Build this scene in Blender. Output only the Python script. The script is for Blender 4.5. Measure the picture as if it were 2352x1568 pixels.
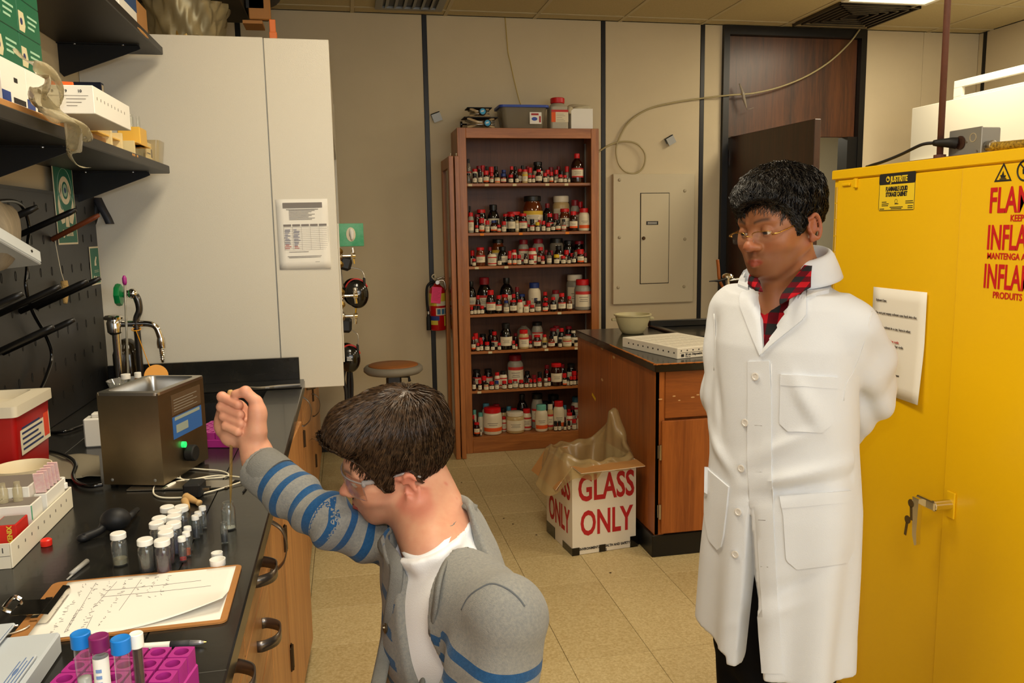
import bpy, bmesh, math, random
import numpy as np
from mathutils import Matrix, Vector
from math import sin, cos, pi, radians, sqrt, hypot
random.seed(7)
for o in list(bpy.data.objects): bpy.data.objects.remove(o)
SC = bpy.context.scene
COL = SC.collection
# ---------------------------------------------------------------- camera
H = 1.52
FPX = 1872.0
PITCH, YAW, ROLL = radians(7.93927697), radians(11.37706489), radians(0.95071326)
def _cam_axes():
    cy, sy, cp, sp = cos(YAW), sin(YAW), cos(PITCH), sin(PITCH)
    f = np.array([sy*cp, cy*cp, -sp]); r = np.array([cy, -sy, 0.0]); d = np.cross(f, r)
    cr, sr = cos(ROLL), sin(ROLL)
    return np.array([cr*r+sr*d, -sr*r+cr*d, f])
CAMR = _cam_axes()
cam_data = bpy.data.cameras.new('camera'); cam = bpy.data.objects.new('camera', cam_data); COL.objects.link(cam)
cam_data.sensor_width = 36.0; cam_data.lens = FPX/2352*36.0; cam_data.clip_start = 0.02
_m = Matrix.Identity(4)
for i in range(3):
    _m[i][0] = CAMR[0][i]; _m[i][1] = -CAMR[1][i]; _m[i][2] = -CAMR[2][i]
_m[2][3] = H
cam.matrix_world = _m
SC.camera = cam
# ---------------------------------------------------------------- world, exposure, lights
SC.view_settings.view_transform = 'Standard'; SC.view_settings.look = 'None'
SC.view_settings.gamma = 1.0; SC.view_settings.use_curve_mapping = False
SC.view_settings.exposure = 0.0
wd = bpy.data.worlds.new('world'); SC.world = wd; wd.use_nodes = True
wd.node_tree.nodes['Background'].inputs[0].default_value = (0.8, 0.85, 1.0, 1); wd.node_tree.nodes['Background'].inputs[1].default_value = 0.05
def area_light(name, loc, size, sizey, power, color, rot=(0, 0, 0)):
    l = bpy.data.lights.new(name, 'AREA'); l.shape = 'RECTANGLE'; l.size = size; l.size_y = sizey; l.energy = power; l.color = color
    o = bpy.data.objects.new(name, l); o.location = loc; o.rotation_euler = rot; COL.objects.link(o); return o
WARM = (1.0, 0.86, 0.64)
CEIL = 2.93
LIGHTS_XY = [(0.20, 1.90), (0.20, -0.57), (3.475, 4.31), (3.475, 1.87), (3.475, -0.57)]
for lx, ly in LIGHTS_XY: area_light('ceiling_lamp', (lx, ly, CEIL-0.022), 0.52, 1.10, 31.0, WARM)
area_light('hall_lamp', (3.3, 7.0, 2.6), 0.6, 0.6, 40.0, (1.0, 0.9, 0.7))
# added cool fill light behind the camera, set in an invented window
area_light('fill_light', (1.9, -2.28, 1.75), 3.2, 1.5, 50.0, (0.82, 0.91, 1.0), (radians(90), 0, 0))
# the camera's flash, on the hot shoe above the lens
fl = bpy.data.lights.new('flash', 'SPOT'); fl.energy = 20.0; fl.color = (0.88, 0.94, 1.0); fl.shadow_soft_size = 0.025; fl.spot_size = radians(110); fl.spot_blend = 0.6
flo = bpy.data.objects.new('flash', fl); COL.objects.link(flo)
_fm = _m.copy(); _fp = np.array([0, 0, H]) - CAMR[1]*0.17 - CAMR[0]*0.05 - CAMR[2]*0.02
for i in range(3): _fm[i][3] = _fp[i]
flo.matrix_world = _fm
# ---------------------------------------------------------------- pixel helpers (authoring: a pixel on a known plane -> a point)
def ray(px, py): return CAMR.T @ np.array([(px-1176)/FPX, (py-784)/FPX, 1.0])
def onz(px, py, z): d = ray(px, py); p = d*((z-H)/d[2]); return np.array([p[0], p[1], z])
def ony(px, py, Y): d = ray(px, py); p = d*(Y/d[1]); return np.array([p[0], Y, p[2]+H])
def onx(px, py, X): d = ray(px, py); p = d*(X/d[0]); return np.array([X, p[1], p[2]+H])
def atd(px, py, dist): return ray(px, py)*dist + np.array([0, 0, H])
# ---------------------------------------------------------------- materials
def lin(c):
    c = c/255.0
    return c/12.92 if c <= 0.04045 else ((c+0.055)/1.055)**2.4
def rgb(r, g, b): return (lin(r), lin(g), lin(b), 1.0)
MATS = {}
def mat(name, col, rough=0.5, metal=0.0, spec=0.5, var=0.0, vscale=8.0, vcol=None, bump=0.0, bscale=60.0, coat=0.0, trans=0.0, ior=1.45, emit=0.0, stretch=None, sheen=0.0):
    if name in MATS: return MATS[name]
    m = bpy.data.materials.new(name); m.use_nodes = True; nt = m.node_tree; b = nt.nodes['Principled BSDF']
    b.inputs['Base Color'].default_value = col; b.inputs['Roughness'].default_value = rough; b.inputs['Metallic'].default_value = metal
    b.inputs['Specular IOR Level'].default_value = spec; b.inputs['IOR'].default_value = ior
    b.inputs['Coat Weight'].default_value = coat; b.inputs['Transmission Weight'].default_value = trans
    if sheen: b.inputs['Sheen Weight'].default_value = sheen
    if emit: b.inputs['Emission Color'].default_value = col; b.inputs['Emission Strength'].default_value = emit
    m.diffuse_color = col
    if var or bump:
        tc = nt.nodes.new('ShaderNodeTexCoord'); mp = nt.nodes.new('ShaderNodeMapping'); nt.links.new(tc.outputs['Object'], mp.inputs['Vector'])
        if stretch: mp.inputs['Scale'].default_value = stretch
    if var:
        n = nt.nodes.new('ShaderNodeTexNoise'); n.inputs['Scale'].default_value = vscale; n.inputs['Detail'].default_value = 6; n.inputs['Roughness'].default_value = 0.65
        nt.links.new(mp.outputs[0], n.inputs['Vector'])
        r = nt.nodes.new('ShaderNodeValToRGB'); r.color_ramp.elements[0].position = 0.32; r.color_ramp.elements[1].position = 0.68
        c2 = vcol if vcol else tuple(x*(1-var) for x in col[:3])+(1,)
        r.color_ramp.elements[0].color = c2; r.color_ramp.elements[1].color = col
        nt.links.new(n.outputs['Fac'], r.inputs['Fac']); nt.links.new(r.outputs['Color'], b.inputs['Base Color'])
    if bump:
        n2 = nt.nodes.new('ShaderNodeTexNoise'); n2.inputs['Scale'].default_value = bscale; n2.inputs['Detail'].default_value = 4
        nt.links.new(mp.outputs[0], n2.inputs['Vector'])
        bp = nt.nodes.new('ShaderNodeBump'); bp.inputs['Strength'].default_value = bump; bp.inputs['Distance'].default_value = 0.01
        nt.links.new(n2.outputs['Fac'], bp.inputs['Height']); nt.links.new(bp.outputs[0], b.inputs['Normal'])
    MATS[name] = m; return m
def wood(name, c1, c2, axis='z', rough=0.42, scale=1.0, coat=0.15):
    if name in MATS: return MATS[name]
    m = bpy.data.materials.new(name); m.use_nodes = True; nt = m.node_tree; b = nt.nodes['Principled BSDF']
    tc = nt.nodes.new('ShaderNodeTexCoord'); mp = nt.nodes.new('ShaderNodeMapping'); nt.links.new(tc.outputs['Object'], mp.inputs['Vector'])
    s = [26.0*scale]*3; s['xyz'.index(axis)] = 1.6*scale; mp.inputs['Scale'].default_value = s
    n = nt.nodes.new('ShaderNodeTexNoise'); n.inputs['Scale'].default_value = 2.2; n.inputs['Detail'].default_value = 7; n.inputs['Roughness'].default_value = 0.7; n.inputs['Distortion'].default_value = 0.6
    nt.links.new(mp.outputs[0], n.inputs['Vector'])
    n2 = nt.nodes.new('ShaderNodeTexNoise'); n2.inputs['Scale'].default_value = 0.35; n2.inputs['Detail'].default_value = 3; nt.links.new(mp.outputs[0], n2.inputs['Vector'])
    mx = nt.nodes.new('ShaderNodeMath'); mx.operation = 'MULTIPLY_ADD'; mx.inputs[1].default_value = 0.5; nt.links.new(n2.outputs['Fac'], mx.inputs[0])
    sc = nt.nodes.new('ShaderNodeMath'); sc.operation = 'MULTIPLY'; sc.inputs[1].default_value = 0.62; nt.links.new(n.outputs['Fac'], sc.inputs[0]); nt.links.new(sc.outputs[0], mx.inputs[2])
    r = nt.nodes.new('ShaderNodeValToRGB'); r.color_ramp.elements[0].position = 0.40; r.color_ramp.elements[1].position = 0.68
    r.color_ramp.elements[0].color = c1; r.color_ramp.elements[1].color = c2
    nt.links.new(mx.outputs[0], r.inputs['Fac']); nt.links.new(r.outputs['Color'], b.inputs['Base Color'])
    b.inputs['Roughness'].default_value = rough; b.inputs['Coat Weight'].default_value = coat; b.inputs['Coat Roughness'].default_value = 0.25
    bp = nt.nodes.new('ShaderNodeBump'); bp.inputs['Strength'].default_value = 0.12; bp.inputs['Distance'].default_value = 0.004; nt.links.new(n.outputs['Fac'], bp.inputs['Height']); nt.links.new(bp.outputs[0], b.inputs['Normal'])
    m.diffuse_color = c2
    MATS[name] = m; return m
def glass(name, tint=(1, 1, 1, 1), refl=1.0, rough=0.02, opac=0.0, body=(0.9, 0.9, 0.9, 1)):
    """thin clear sheet or wall: transparent with a fresnel gloss and an optional milky body"""
    if name in MATS: return MATS[name]
    m = bpy.data.materials.new(name); m.use_nodes = True; nt = m.node_tree; nt.nodes.clear()
    out = nt.nodes.new('ShaderNodeOutputMaterial'); tr = nt.nodes.new('ShaderNodeBsdfTransparent'); tr.inputs[0].default_value = tint
    gl = nt.nodes.new('ShaderNodeBsdfGlossy'); gl.inputs['Roughness'].default_value = rough
    df = nt.nodes.new('ShaderNodeBsdfDiffuse'); df.inputs[0].default_value = body
    m0 = nt.nodes.new('ShaderNodeMixShader'); m0.inputs[0].default_value = opac; nt.links.new(tr.outputs[0], m0.inputs[1]); nt.links.new(df.outputs[0], m0.inputs[2])
    lw = nt.nodes.new('ShaderNodeLayerWeight'); lw.inputs[0].default_value = .5
    pw = nt.nodes.new('ShaderNodeMath'); pw.operation = 'POWER'; pw.inputs[1].default_value = 3.5; nt.links.new(lw.outputs['Facing'], pw.inputs[0])
    ml = nt.nodes.new('ShaderNodeMath'); ml.operation = 'MULTIPLY_ADD'; ml.inputs[1].default_value = .75*refl; ml.inputs[2].default_value = .04*refl; ml.use_clamp = True; nt.links.new(pw.outputs[0], ml.inputs[0])
    m1 = nt.nodes.new('ShaderNodeMixShader'); nt.links.new(ml.outputs[0], m1.inputs[0]); nt.links.new(m0.outputs[0], m1.inputs[1]); nt.links.new(gl.outputs[0], m1.inputs[2])
    nt.links.new(m1.outputs[0], out.inputs[0]); m.diffuse_color = body
    MATS[name] = m; return m
# ---------------------------------------------------------------- objects
WM = {}          # object -> world matrix, kept by hand
def link(o, parent, Mw):
    if parent is not None:
        o.parent = parent; o.matrix_basis = WM[parent].inverted() @ Mw
    else: o.matrix_basis = Mw
    COL.objects.link(o); WM[o] = Mw
def T(name, label, cat, loc=(0, 0, 0), rz=0.0, group=None, kind=None, R=None):
    o = bpy.data.objects.new(name, None); o.empty_display_size = 0.05
    M = Matrix.Translation(Vector(loc)) @ (R if R is not None else Matrix.Rotation(rz, 4, 'Z'))
    link(o, None, M); tag(o, label, cat, group, kind); return o
def tag(o, label=None, cat=None, group=None, kind=None):
    if label: o['label'] = label
    if cat: o['category'] = cat
    if group: o['group'] = group
    if kind: o['kind'] = kind
    return o
def add(name, geo, m, parent=None, smooth=False, label=None, cat=None, group=None, kind=None, local=False, org=None, sharp=None):
    """geo=(verts,faces); world coordinates unless local=True"""
    v, f = geo[0], geo[1]
    v = np.asarray(v, dtype=float).reshape(-1, 3)
    if local and parent is not None: Mw = WM[parent].copy()
    elif parent is not None:
        Mw = WM[parent].copy(); Mi = np.array(Mw.inverted()); v = v @ Mi[:3, :3].T + Mi[:3, 3]
    else:
        lo, hi = v.min(0), v.max(0); o3 = np.array(org) if org is not None else np.array([(lo[0]+hi[0])/2, (lo[1]+hi[1])/2, lo[2]])
        Mw = Matrix.Translation(Vector(o3)); v = v - o3
    me = bpy.data.meshes.new(name); me.from_pydata(v.tolist(), [], [list(map(int, q)) for q in f] if not isinstance(f, np.ndarray) else f.tolist()); me.update()
    ml = m if isinstance(m, (list, tuple)) else [m]
    for q in ml: me.materials.append(q)
    if len(geo) > 2 and geo[2] is not None: me.polygons.foreach_set('material_index', np.asarray(geo[2], dtype=np.int32))
    if smooth: me.polygons.foreach_set('use_smooth', np.ones(len(me.polygons), dtype=bool))
    if smooth and sharp is not None:
        bm = bmesh.new(); bm.from_mesh(me)
        for e in bm.edges:
            if len(e.link_faces) == 2 and e.calc_face_angle(0) > radians(sharp): e.smooth = False
        bm.to_mesh(me); bm.free()
    o = bpy.data.objects.new(name, me); link(o, parent, Mw); tag(o, label, cat, group, kind); return o
def copy_tree(src, Mw, parent=None):
    c = src.copy(); COL.objects.link(c); WM[c] = Mw
    if parent is None: c.parent = None; c.matrix_basis = Mw
    else: c.parent = parent; c.matrix_basis = src.matrix_basis.copy(); WM[c] = Mw
    for ch in src.children: copy_tree(ch, Mw @ ch.matrix_basis, c)
    return c
def text(body, o, xd, yd, size, m, parent, xs=1.0, align='LEFT', bold=0.0, ex=0.0004, name='lettering', lab=None):
    cu = bpy.data.curves.new(name, 'FONT'); cu.body = body; cu.size = size; cu.align_x = align; cu.extrude = ex; cu.offset = bold; cu.resolution_u = 3; cu.fill_mode = 'BOTH'
    cu.materials.append(m); ob = bpy.data.objects.new(name, cu)
    x = Vector(xd).normalized(); y = Vector(yd).normalized(); z = x.cross(y).normalized(); y = z.cross(x)
    M = Matrix((( x[0]*xs, y[0], z[0], o[0]), (x[1]*xs, y[1], z[1], o[1]), (x[2]*xs, y[2], z[2], o[2]), (0, 0, 0, 1)))
    me = bpy.data.meshes.new_from_object(ob); bpy.data.objects.remove(ob); bpy.data.curves.remove(cu); me.name = name
    ob = bpy.data.objects.new(name, me); link(ob, parent, M)
    if lab: ob['label'] = lab
    return ob
# ---------------------------------------------------------------- geometry
def J(*gs):
    V = []; F = []; MI = []; n = 0
    for g in gs:
        v = np.asarray(g[0], dtype=float).reshape(-1, 3); V.append(v); F += [[int(i)+n for i in q] for q in g[1]]
        MI += list(g[2]) if len(g) > 2 and g[2] is not None else [0]*len(g[1]); n += len(v)
    return np.concatenate(V), F, MI
def mi(g, i): return (g[0], g[1], [i]*len(g[1]))
def box(x0, x1, y0, y1, z0, z1, b=0.0):
    if x0 > x1: x0, x1 = x1, x0
    if y0 > y1: y0, y1 = y1, y0
    if z0 > z1: z0, z1 = z1, z0
    if b <= 0:
        v = [(x0, y0, z0), (x1, y0, z0), (x1, y1, z0), (x0, y1, z0), (x0, y0, z1), (x1, y0, z1), (x1, y1, z1), (x0, y1, z1)]
        return v, [(0, 3, 2, 1), (4, 5, 6, 7), (0, 1, 5, 4), (1, 2, 6, 5), (2, 3, 7, 6), (3, 0, 4, 7)]
    b = min(b, (x1-x0)*.45, (y1-y0)*.45, (z1-z0)*.45)
    v = []; idx = {}
    X = (x0, x1); Y = (y0, y1); Z = (z0, z1); s = (1, -1)
    for i in (0, 1):
        for j in (0, 1):
            for k in (0, 1):
                idx[i, j, k] = len(v)
                v += [(X[i], Y[j]+s[j]*b, Z[k]+s[k]*b), (X[i]+s[i]*b, Y[j], Z[k]+s[k]*b), (X[i]+s[i]*b, Y[j]+s[j]*b, Z[k])]
    F = []
    I = lambda i, j, k, a: idx[i, j, k]+a
    for i in (0, 1):
        q = [I(i, 0, 0, 0), I(i, 1, 0, 0), I(i, 1, 1, 0), I(i, 0, 1, 0)]; F.append(q if i else q[::-1])
        q = [I(0, i, 0, 1), I(0, i, 1, 1), I(1, i, 1, 1), I(1, i, 0, 1)]; F.append(q if i else q[::-1])
        q = [I(0, 0, i, 2), I(1, 0, i, 2), I(1, 1, i, 2), I(0, 1, i, 2)]; F.append(q if i else q[::-1])
    for i in (0, 1):
        for j in (0, 1):
            F.append([I(i, j, 0, 0), I(i, j, 1, 0), I(i, j, 1, 1), I(i, j, 0, 1)])
            F.append([I(i, 0, j, 0), I(i, 1, j, 0), I(i, 1, j, 2), I(i, 0, j, 2)])
            F.append([I(0, i, j, 1), I(1, i, j, 1), I(1, i, j, 2), I(0, i, j, 2)])
            for k in (0, 1): F.append([I(i, j, k, 0), I(i, j, k, 1), I(i, j, k, 2)])
    # fix orientation outward
    v = np.array(v); c = v.mean(0); G = []
    for q in F:
        p = v[q]; n = np.cross(p[1]-p[0], p[2]-p[0])
        G.append(list(q) if np.dot(n, p.mean(0)-c) > 0 else list(q)[::-1])
    return v, G
def xf(g, o=(0, 0, 0), x=(1, 0, 0), y=(0, 1, 0), z=(0, 0, 1), s=1.0):
    v = np.asarray(g[0], float)*s; B = np.array([x, y, z], float)
    return (v @ B + np.array(o),) + tuple(g[1:])
def axes(d, up=(0, 0, 1)):
    d = np.array(d, float); d /= np.linalg.norm(d); u = np.array(up, float)
    if abs(np.dot(d, u)) > 0.97: u = np.array([1.0, 0, 0])
    x = np.cross(u, d); x /= np.linalg.norm(x); y = np.cross(d, x); return x, y, d
def rotz(g, a, c=(0, 0, 0)):
    v = np.asarray(g[0], float)-np.array(c); R = np.array([[cos(a), -sin(a), 0], [sin(a), cos(a), 0], [0, 0, 1]])
    return (v @ R.T + np.array(c),) + tuple(g[1:])
def lathe(prof, n=20, c=(0, 0, 0), ax=(0, 0, 1), cap=True):
    """prof: list of (r,z) from bottom to top"""
    V = []; F = []
    a = np.linspace(0, 2*pi, n, endpoint=False); m = len(prof)
    for r, z in prof: V.append(np.stack([r*np.cos(a), r*np.sin(a), np.full(n, z)], 1))
    V = np.concatenate(V)
    for i in range(m-1):
        for j in range(n):
            k = (j+1) % n; F.append([i*n+j, i*n+k, (i+1)*n+k, (i+1)*n+j])
    if cap:
        if prof[0][0] > 1e-6: F.append(list(range(n))[::-1])
        if prof[-1][0] > 1e-6: F.append([(m-1)*n+j for j in range(n)])
    if tuple(ax) != (0, 0, 1):
        x, y, z = axes(ax); V = V @ np.array([x, y, z])
    return V+np.array(c), F
def cyl(c, r, h, n=20, ax=(0, 0, 1), b=0.0, r2=None):
    r2 = r if r2 is None else r2
    p = [(r-b, 0), (r, b), (r2, h-b), (r2-b, h)] if b else [(r, 0), (r2, h)]
    return lathe(p, n, c, ax)
def ell(c, r, nu=16, nv=10, R=None):
    r = (r, r, r) if np.isscalar(r) else r
    p = [(max(1e-7, sin(pi*i/nv)), -cos(pi*i/nv)) for i in range(nv+1)]
    v, f = lathe(p, nu, cap=False); v = v*np.array(r)
    if R is not None: v = v @ np.array(R)
    return v+np.array(c), f
def smooth_path(pts, n=8, closed=False):
    P = np.array(pts, float); N = len(P); out = []
    rng = range(N if closed else N-1)
    for i in rng:
        if closed: p0, p1, p2, p3 = P[(i-1) % N], P[i], P[(i+1) % N], P[(i+2) % N]
        else: p0, p1, p2, p3 = P[max(i-1, 0)], P[i], P[i+1], P[min(i+2, N-1)]
        for t in np.linspace(0, 1, n, endpoint=False):
            out.append(0.5*((2*p1)+(-p0+p2)*t+(2*p0-5*p1+4*p2-p3)*t*t+(-p0+3*p1-3*p2+p3)*t**3))
    if not closed: out.append(P[-1])
    return np.array(out)
def tube(pts, r, n=8, closed=False, sm=0, sx=1.0):
    P = smooth_path(pts, sm, closed) if sm else np.array(pts, float)
    N = len(P)
    rr = np.full(N, r) if np.isscalar(r) else np.interp(np.linspace(0, 1, N), np.linspace(0, 1, len(r)), r)
    tg = np.zeros_like(P)
    if closed: tg = np.roll(P, -1, 0)-np.roll(P, 1, 0)
    else: tg[1:-1] = P[2:]-P[:-2]; tg[0] = P[1]-P[0]; tg[-1] = P[-1]-P[-2]
    tg /= np.linalg.norm(tg, axis=1)[:, None]+1e-12
    u = np.array([0, 0, 1.0]) if abs(tg[0][2]) < 0.9 else np.array([1.0, 0, 0])
    V = []; a = np.linspace(0, 2*pi, n, endpoint=False)
    for i in range(N):
        u = u-tg[i]*np.dot(u, tg[i]); u /= np.linalg.norm(u)+1e-12; w = np.cross(tg[i], u)
        V.append(P[i]+rr[i]*(np.cos(a)[:, None]*u*sx+np.sin(a)[:, None]*w))
    F = []
    for i in range(N if closed else N-1):
        i2 = (i+1) % N
        for j in range(n): k = (j+1) % n; F.append([i*n+j, i*n+k, i2*n+k, i2*n+j])
    if not closed: F.append(list(range(n))[::-1]); F.append([(N-1)*n+j for j in range(n)])
    return np.concatenate(V), F
def prism(poly, h, o=(0, 0, 0), x=(1, 0, 0), y=(0, 1, 0)):
    """2D outline in the plane (x,y) at o, pushed h along x cross y"""
    x = np.array(x, float); y = np.array(y, float); z = np.cross(x, y); z /= np.linalg.norm(z)
    P = np.array([np.array(o)+a*x+b*y for a, b in poly]); n = len(P)
    ar = sum(poly[i][0]*poly[(i+1) % n][1]-poly[(i+1) % n][0]*poly[i][1] for i in range(n))
    V = np.concatenate([P, P+z*h])
    t = list(range(n)); F = [t[::-1], [i+n for i in t]] + [[i, (i+1) % n, (i+1) % n+n, i+n] for i in range(n)]
    if (ar < 0) != (h < 0): F = [q[::-1] for q in F]
    return V, F
def rrect(w, h, r, n=4, cx=0, cy=0):
    out = []
    for (sx, sy, a0) in ((1, 1, 0), (-1, 1, 90), (-1, -1, 180), (1, -1, 270)):
        for i in range(n+1):
            a = radians(a0+90*i/n); out.append((cx+sx*(w/2-r)+r*cos(a), cy+sy*(h/2-r)+r*sin(a)))
    return out
def quadxy(o, x, y, w, h, t=0.0006): return prism([(0, 0), (w, 0), (w, h), (0, h)], t, o, x, y)
def grid(fn, nu, nv, closed_u=False):
    """fn(u,v)->xyz over [0,1]^2"""
    V = np.array([fn(i/(nu if closed_u else nu-1), j/(nv-1)) for j in range(nv) for i in range(nu)], float); F = []
    for j in range(nv-1):
        for i in range(nu if closed_u else nu-1):
            k = (i+1) % nu; F.append([j*nu+i, j*nu+k, (j+1)*nu+k, (j+1)*nu+i])
    return V, F
def solid(g, t):
    """give an open sheet thickness t along its normals"""
    v = np.asarray(g[0], float); f = [list(q) for q in g[1]]; n = np.zeros_like(v)
    for q in f:
        p = v[q]; k = np.cross(p[1]-p[0], p[2]-p[0])
        if len(q) > 3: k = k+np.cross(p[2]-p[0], p[3]-p[0])
        for i in q: n[i] += k
    n /= np.linalg.norm(n, axis=1)[:, None]+1e-12
    N = len(v); E = {}
    for q in f:
        for a, b in zip(q, q[1:]+q[:1]): E[(a, b)] = E.get((a, b), 0)+1
    F = f+[[i+N for i in q[::-1]] for q in f]
    for (a, b) in E:
        if (b, a) not in E: F.append([b, a, a+N, b+N])
    return np.concatenate([v, v-n*t]), F
X3, Y3, Z3 = np.eye(3)
ORD = ['zeroth', 'first', 'second', 'third', 'fourth', 'fifth', 'sixth', 'seventh', 'eighth', 'ninth', 'tenth', 'eleventh', 'twelfth', 'thirteenth', 'fourteenth', 'fifteenth', 'sixteenth', 'seventeenth', 'eighteenth', 'nineteenth', 'twentieth', 'twenty-first', 'twenty-second', 'twenty-third', 'twenty-fourth', 'twenty-fifth']
# ================================================================ materials
M_wall = mat('wall_panel_vinyl', rgb(205, 190, 158), 0.75, spec=0.2, var=0.05, vscale=3.0, bump=0.05, bscale=250)
M_black = mat('black_trim', rgb(14, 13, 12), 0.4)
M_blackgloss = mat('black_plastic', rgb(10, 10, 11), 0.15, coat=0.3)
M_blackmat = mat('black_matt', rgb(16, 16, 17), 0.6)
M_ceil = mat('ceiling_tile', rgb(196, 180, 140), 0.9, spec=0.1, var=0.10, vscale=90, bump=0.3, bscale=180)
M_tbar = mat('ceiling_bar', rgb(190, 176, 140), 0.6)
M_floor = mat('vinyl_tile', rgb(212, 196, 150), 0.42, spec=0.35, var=0.16, vscale=110, vcol=rgb(178, 156, 108))
M_floor2 = mat('vinyl_tile_b', rgb(206, 189, 143), 0.42, spec=0.35, var=0.16, vscale=95, vcol=rgb(172, 150, 102))
M_grout = mat('floor_seam', rgb(96, 78, 45), 0.8)
M_darkwood = wood('door_veneer', rgb(44, 22, 8), rgb(92, 50, 20), 'z', 0.4, 1.0)
M_doorwood = wood('door_leaf_veneer', rgb(40, 20, 8), rgb(70, 36, 16), 'z', 0.4, 1.0)
M_grey = mat('grey_metal', rgb(140, 140, 136), 0.45, metal=0.6)
M_steel = mat('steel', rgb(190, 186, 178), 0.28, metal=1.0)
M_chrome = mat('chrome', rgb(225, 222, 215), 0.08, metal=1.0)
M_white = mat('white_plastic', rgb(235, 232, 222), 0.4)
M_panelpaint = mat('panel_paint', rgb(196, 184, 154), 0.5)
M_screw = mat('screw_paint', rgb(170, 158, 130), 0.4)
M_lightpanel = mat('light_diffuser', rgb(255, 244, 214), 0.5, emit=2.6)
M_red = mat('red_paint', rgb(190, 18, 22), 0.25, coat=0.3)
M_yellowbrass = mat('brass', rgb(190, 160, 90), 0.3, metal=1.0)
M_ink = mat('ink', rgb(30, 28, 28), 0.7)
M_paper = mat('paper', rgb(238, 235, 226), 0.8, spec=0.1)
# ================================================================ room shell
WX0, WX1, WY0, WY1 = -0.97, 4.83, -2.3, 5.66
S = lambda n, g, m, p=None: add(n, g, m, p, kind=None if p else 'structure')
fl_o = S('floor', box(WX0-.1, WX1+.1, WY0-.1, WY1+3, -0.06, -0.0035), M_grout)
ti = 0; tproto = {}
for i in range(10):
    for j in range(13):
        x = -0.205+0.305*i; y = 2.00+0.305*j
        if y > WY1-0.05: continue
        y1 = min(y+0.3035, WY1); k = (i*7+j*3+(i*j) % 5) % 2
        add('tile', box(x, x+0.3035, y, y1, -0.0035, 0.0005*((i*5+j*7) % 3)*0.3, 0.001), M_floor if k else M_floor2, fl_o)
add('tile_field', J(box(WX0, -0.2068, WY0, WY1, -0.0035, 0), box(-0.2068, WX1, WY0, 1.9985, -0.0035, 0), box(2.847, WX1, 1.9985, WY1, -0.0035, 0), box(2.7, 4.0, WY1, 8.6, -0.0035, 0)), M_floor, fl_o)
# small dark scuffs of grit on the vinyl, seen near the box
gr = [ell(onz(px, py, 0.001), (0.006, 0.005, 0.0012), 8, 4) for px, py in ((1157, 1190), (1178, 1203), (1232, 1228), (1113, 1191), (1060, 1108), (1402, 1315))]
add('grit', J(*gr), mat('grit', rgb(60, 40, 20), 0.9), fl_o, kind='stuff')
wb = S('wall_back', J(box(WX0-.1, 2.76, WY1+.02, WY1+.12, 0, CEIL), box(3.81, WX1+.1, WY1+.02, WY1+.12, 0, CEIL), box(2.76, 3.81, WY1+.02, WY1+.12, 2.9, CEIL)), M_wall)
strips = [-0.613, 0.578, 1.822, 2.564]
edges = [WX0]+strips+[2.715]
for a, b in zip(edges[:-1], edges[1:]): add('wall_panel', box(a+.016 if a > WX0 else a, b-.016 if b < 2.7 else b, WY1, WY1+.02, 0.0, CEIL, 0.002), M_wall, wb)
for a, b in ((3.846, 4.35), (4.352, WX1)): add('wall_panel', box(a, b, WY1, WY1+.02, 0.0, CEIL, 0.001), M_wall, wb)
for s_ in strips: add('joint_strip', box(s_-.016, s_+.016, WY1-.004, WY1+.02, 0.1, CEIL, 0.002), M_black, wb)
wl = S('wall_left', box(WX0-.1, WX0, WY0, WY1, 0, CEIL), M_wall)
wr = S('wall_right', box(WX1+.02, WX1+.1, WY0, WY1, 0, CEIL), M_wall)
for a, b in ((4.36, 5.58), (3.14, 4.33), (1.9, 3.11), (0.7, 1.87), (5.61, WY1)): add('wall_panel', box(WX1, WX1+.02, a, b, 0, CEIL, 0.002), M_wall, wr)
for a in (5.595, 4.345, 3.125, 1.885): add('joint_strip', box(WX1-.004, WX1+.02, a-.016, a+.016, 0, CEIL), M_black, wr)
wf = S('wall_front', J(box(WX0-.1, WX1+.1, WY0-.1, WY0, 0, 1.0), box(WX0-.1, WX1+.1, WY0-.1, WY0, 2.5, CEIL), box(WX0-.1, 0.3, WY0-.1, WY0, 1.0, 2.5), box(3.5, WX1+.1, WY0-.1, WY0, 1.0, 2.5)), M_wall)
S('baseboard_back', J(box(WX0, 2.7, WY1-.012, WY1, 0, 0.10), box(3.85, WX1, WY1-.012, WY1, 0, 0.10)), M_black)
S('baseboard_right', box(WX1-.012, WX1, WY0, WY1, 0, 0.10), M_black)
ce = S('ceiling', box(WX0-.1, WX1+.1, WY0-.1, WY1+.1, CEIL+.02, CEIL+.08), M_tbar)
gx = [-0.5+0.61*i for i in range(9)]; gy = [5.53-0.61*i for i in range(13)]
bars = [box(x-.012, x+.012, WY0, WY1, CEIL-.003, CEIL+.02) for x in gx]+[box(WX0, WX1, y-.012, y+.012, CEIL-.0025, CEIL+.02) for y in gy]
add('grid_bars', J(*bars), M_tbar, ce, kind='stuff')
X_ = [WX0]+gx+[WX1]; Y_ = [WY1]+gy+[WY0]
for i in range(len(X_)-1):
    for j in range(len(Y_)-1):
        if Y_[j+1] > 3.0: add('ceiling_tile', box(X_[i]+.012, X_[i+1]-.012, Y_[j+1]+.012, Y_[j]-.012, CEIL+.001, CEIL+.02, 0.002), M_ceil, ce)
add('tile_field', box(WX0, WX1, WY0, gy[4], CEIL+.001, CEIL+.02), M_ceil, ce)
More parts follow.
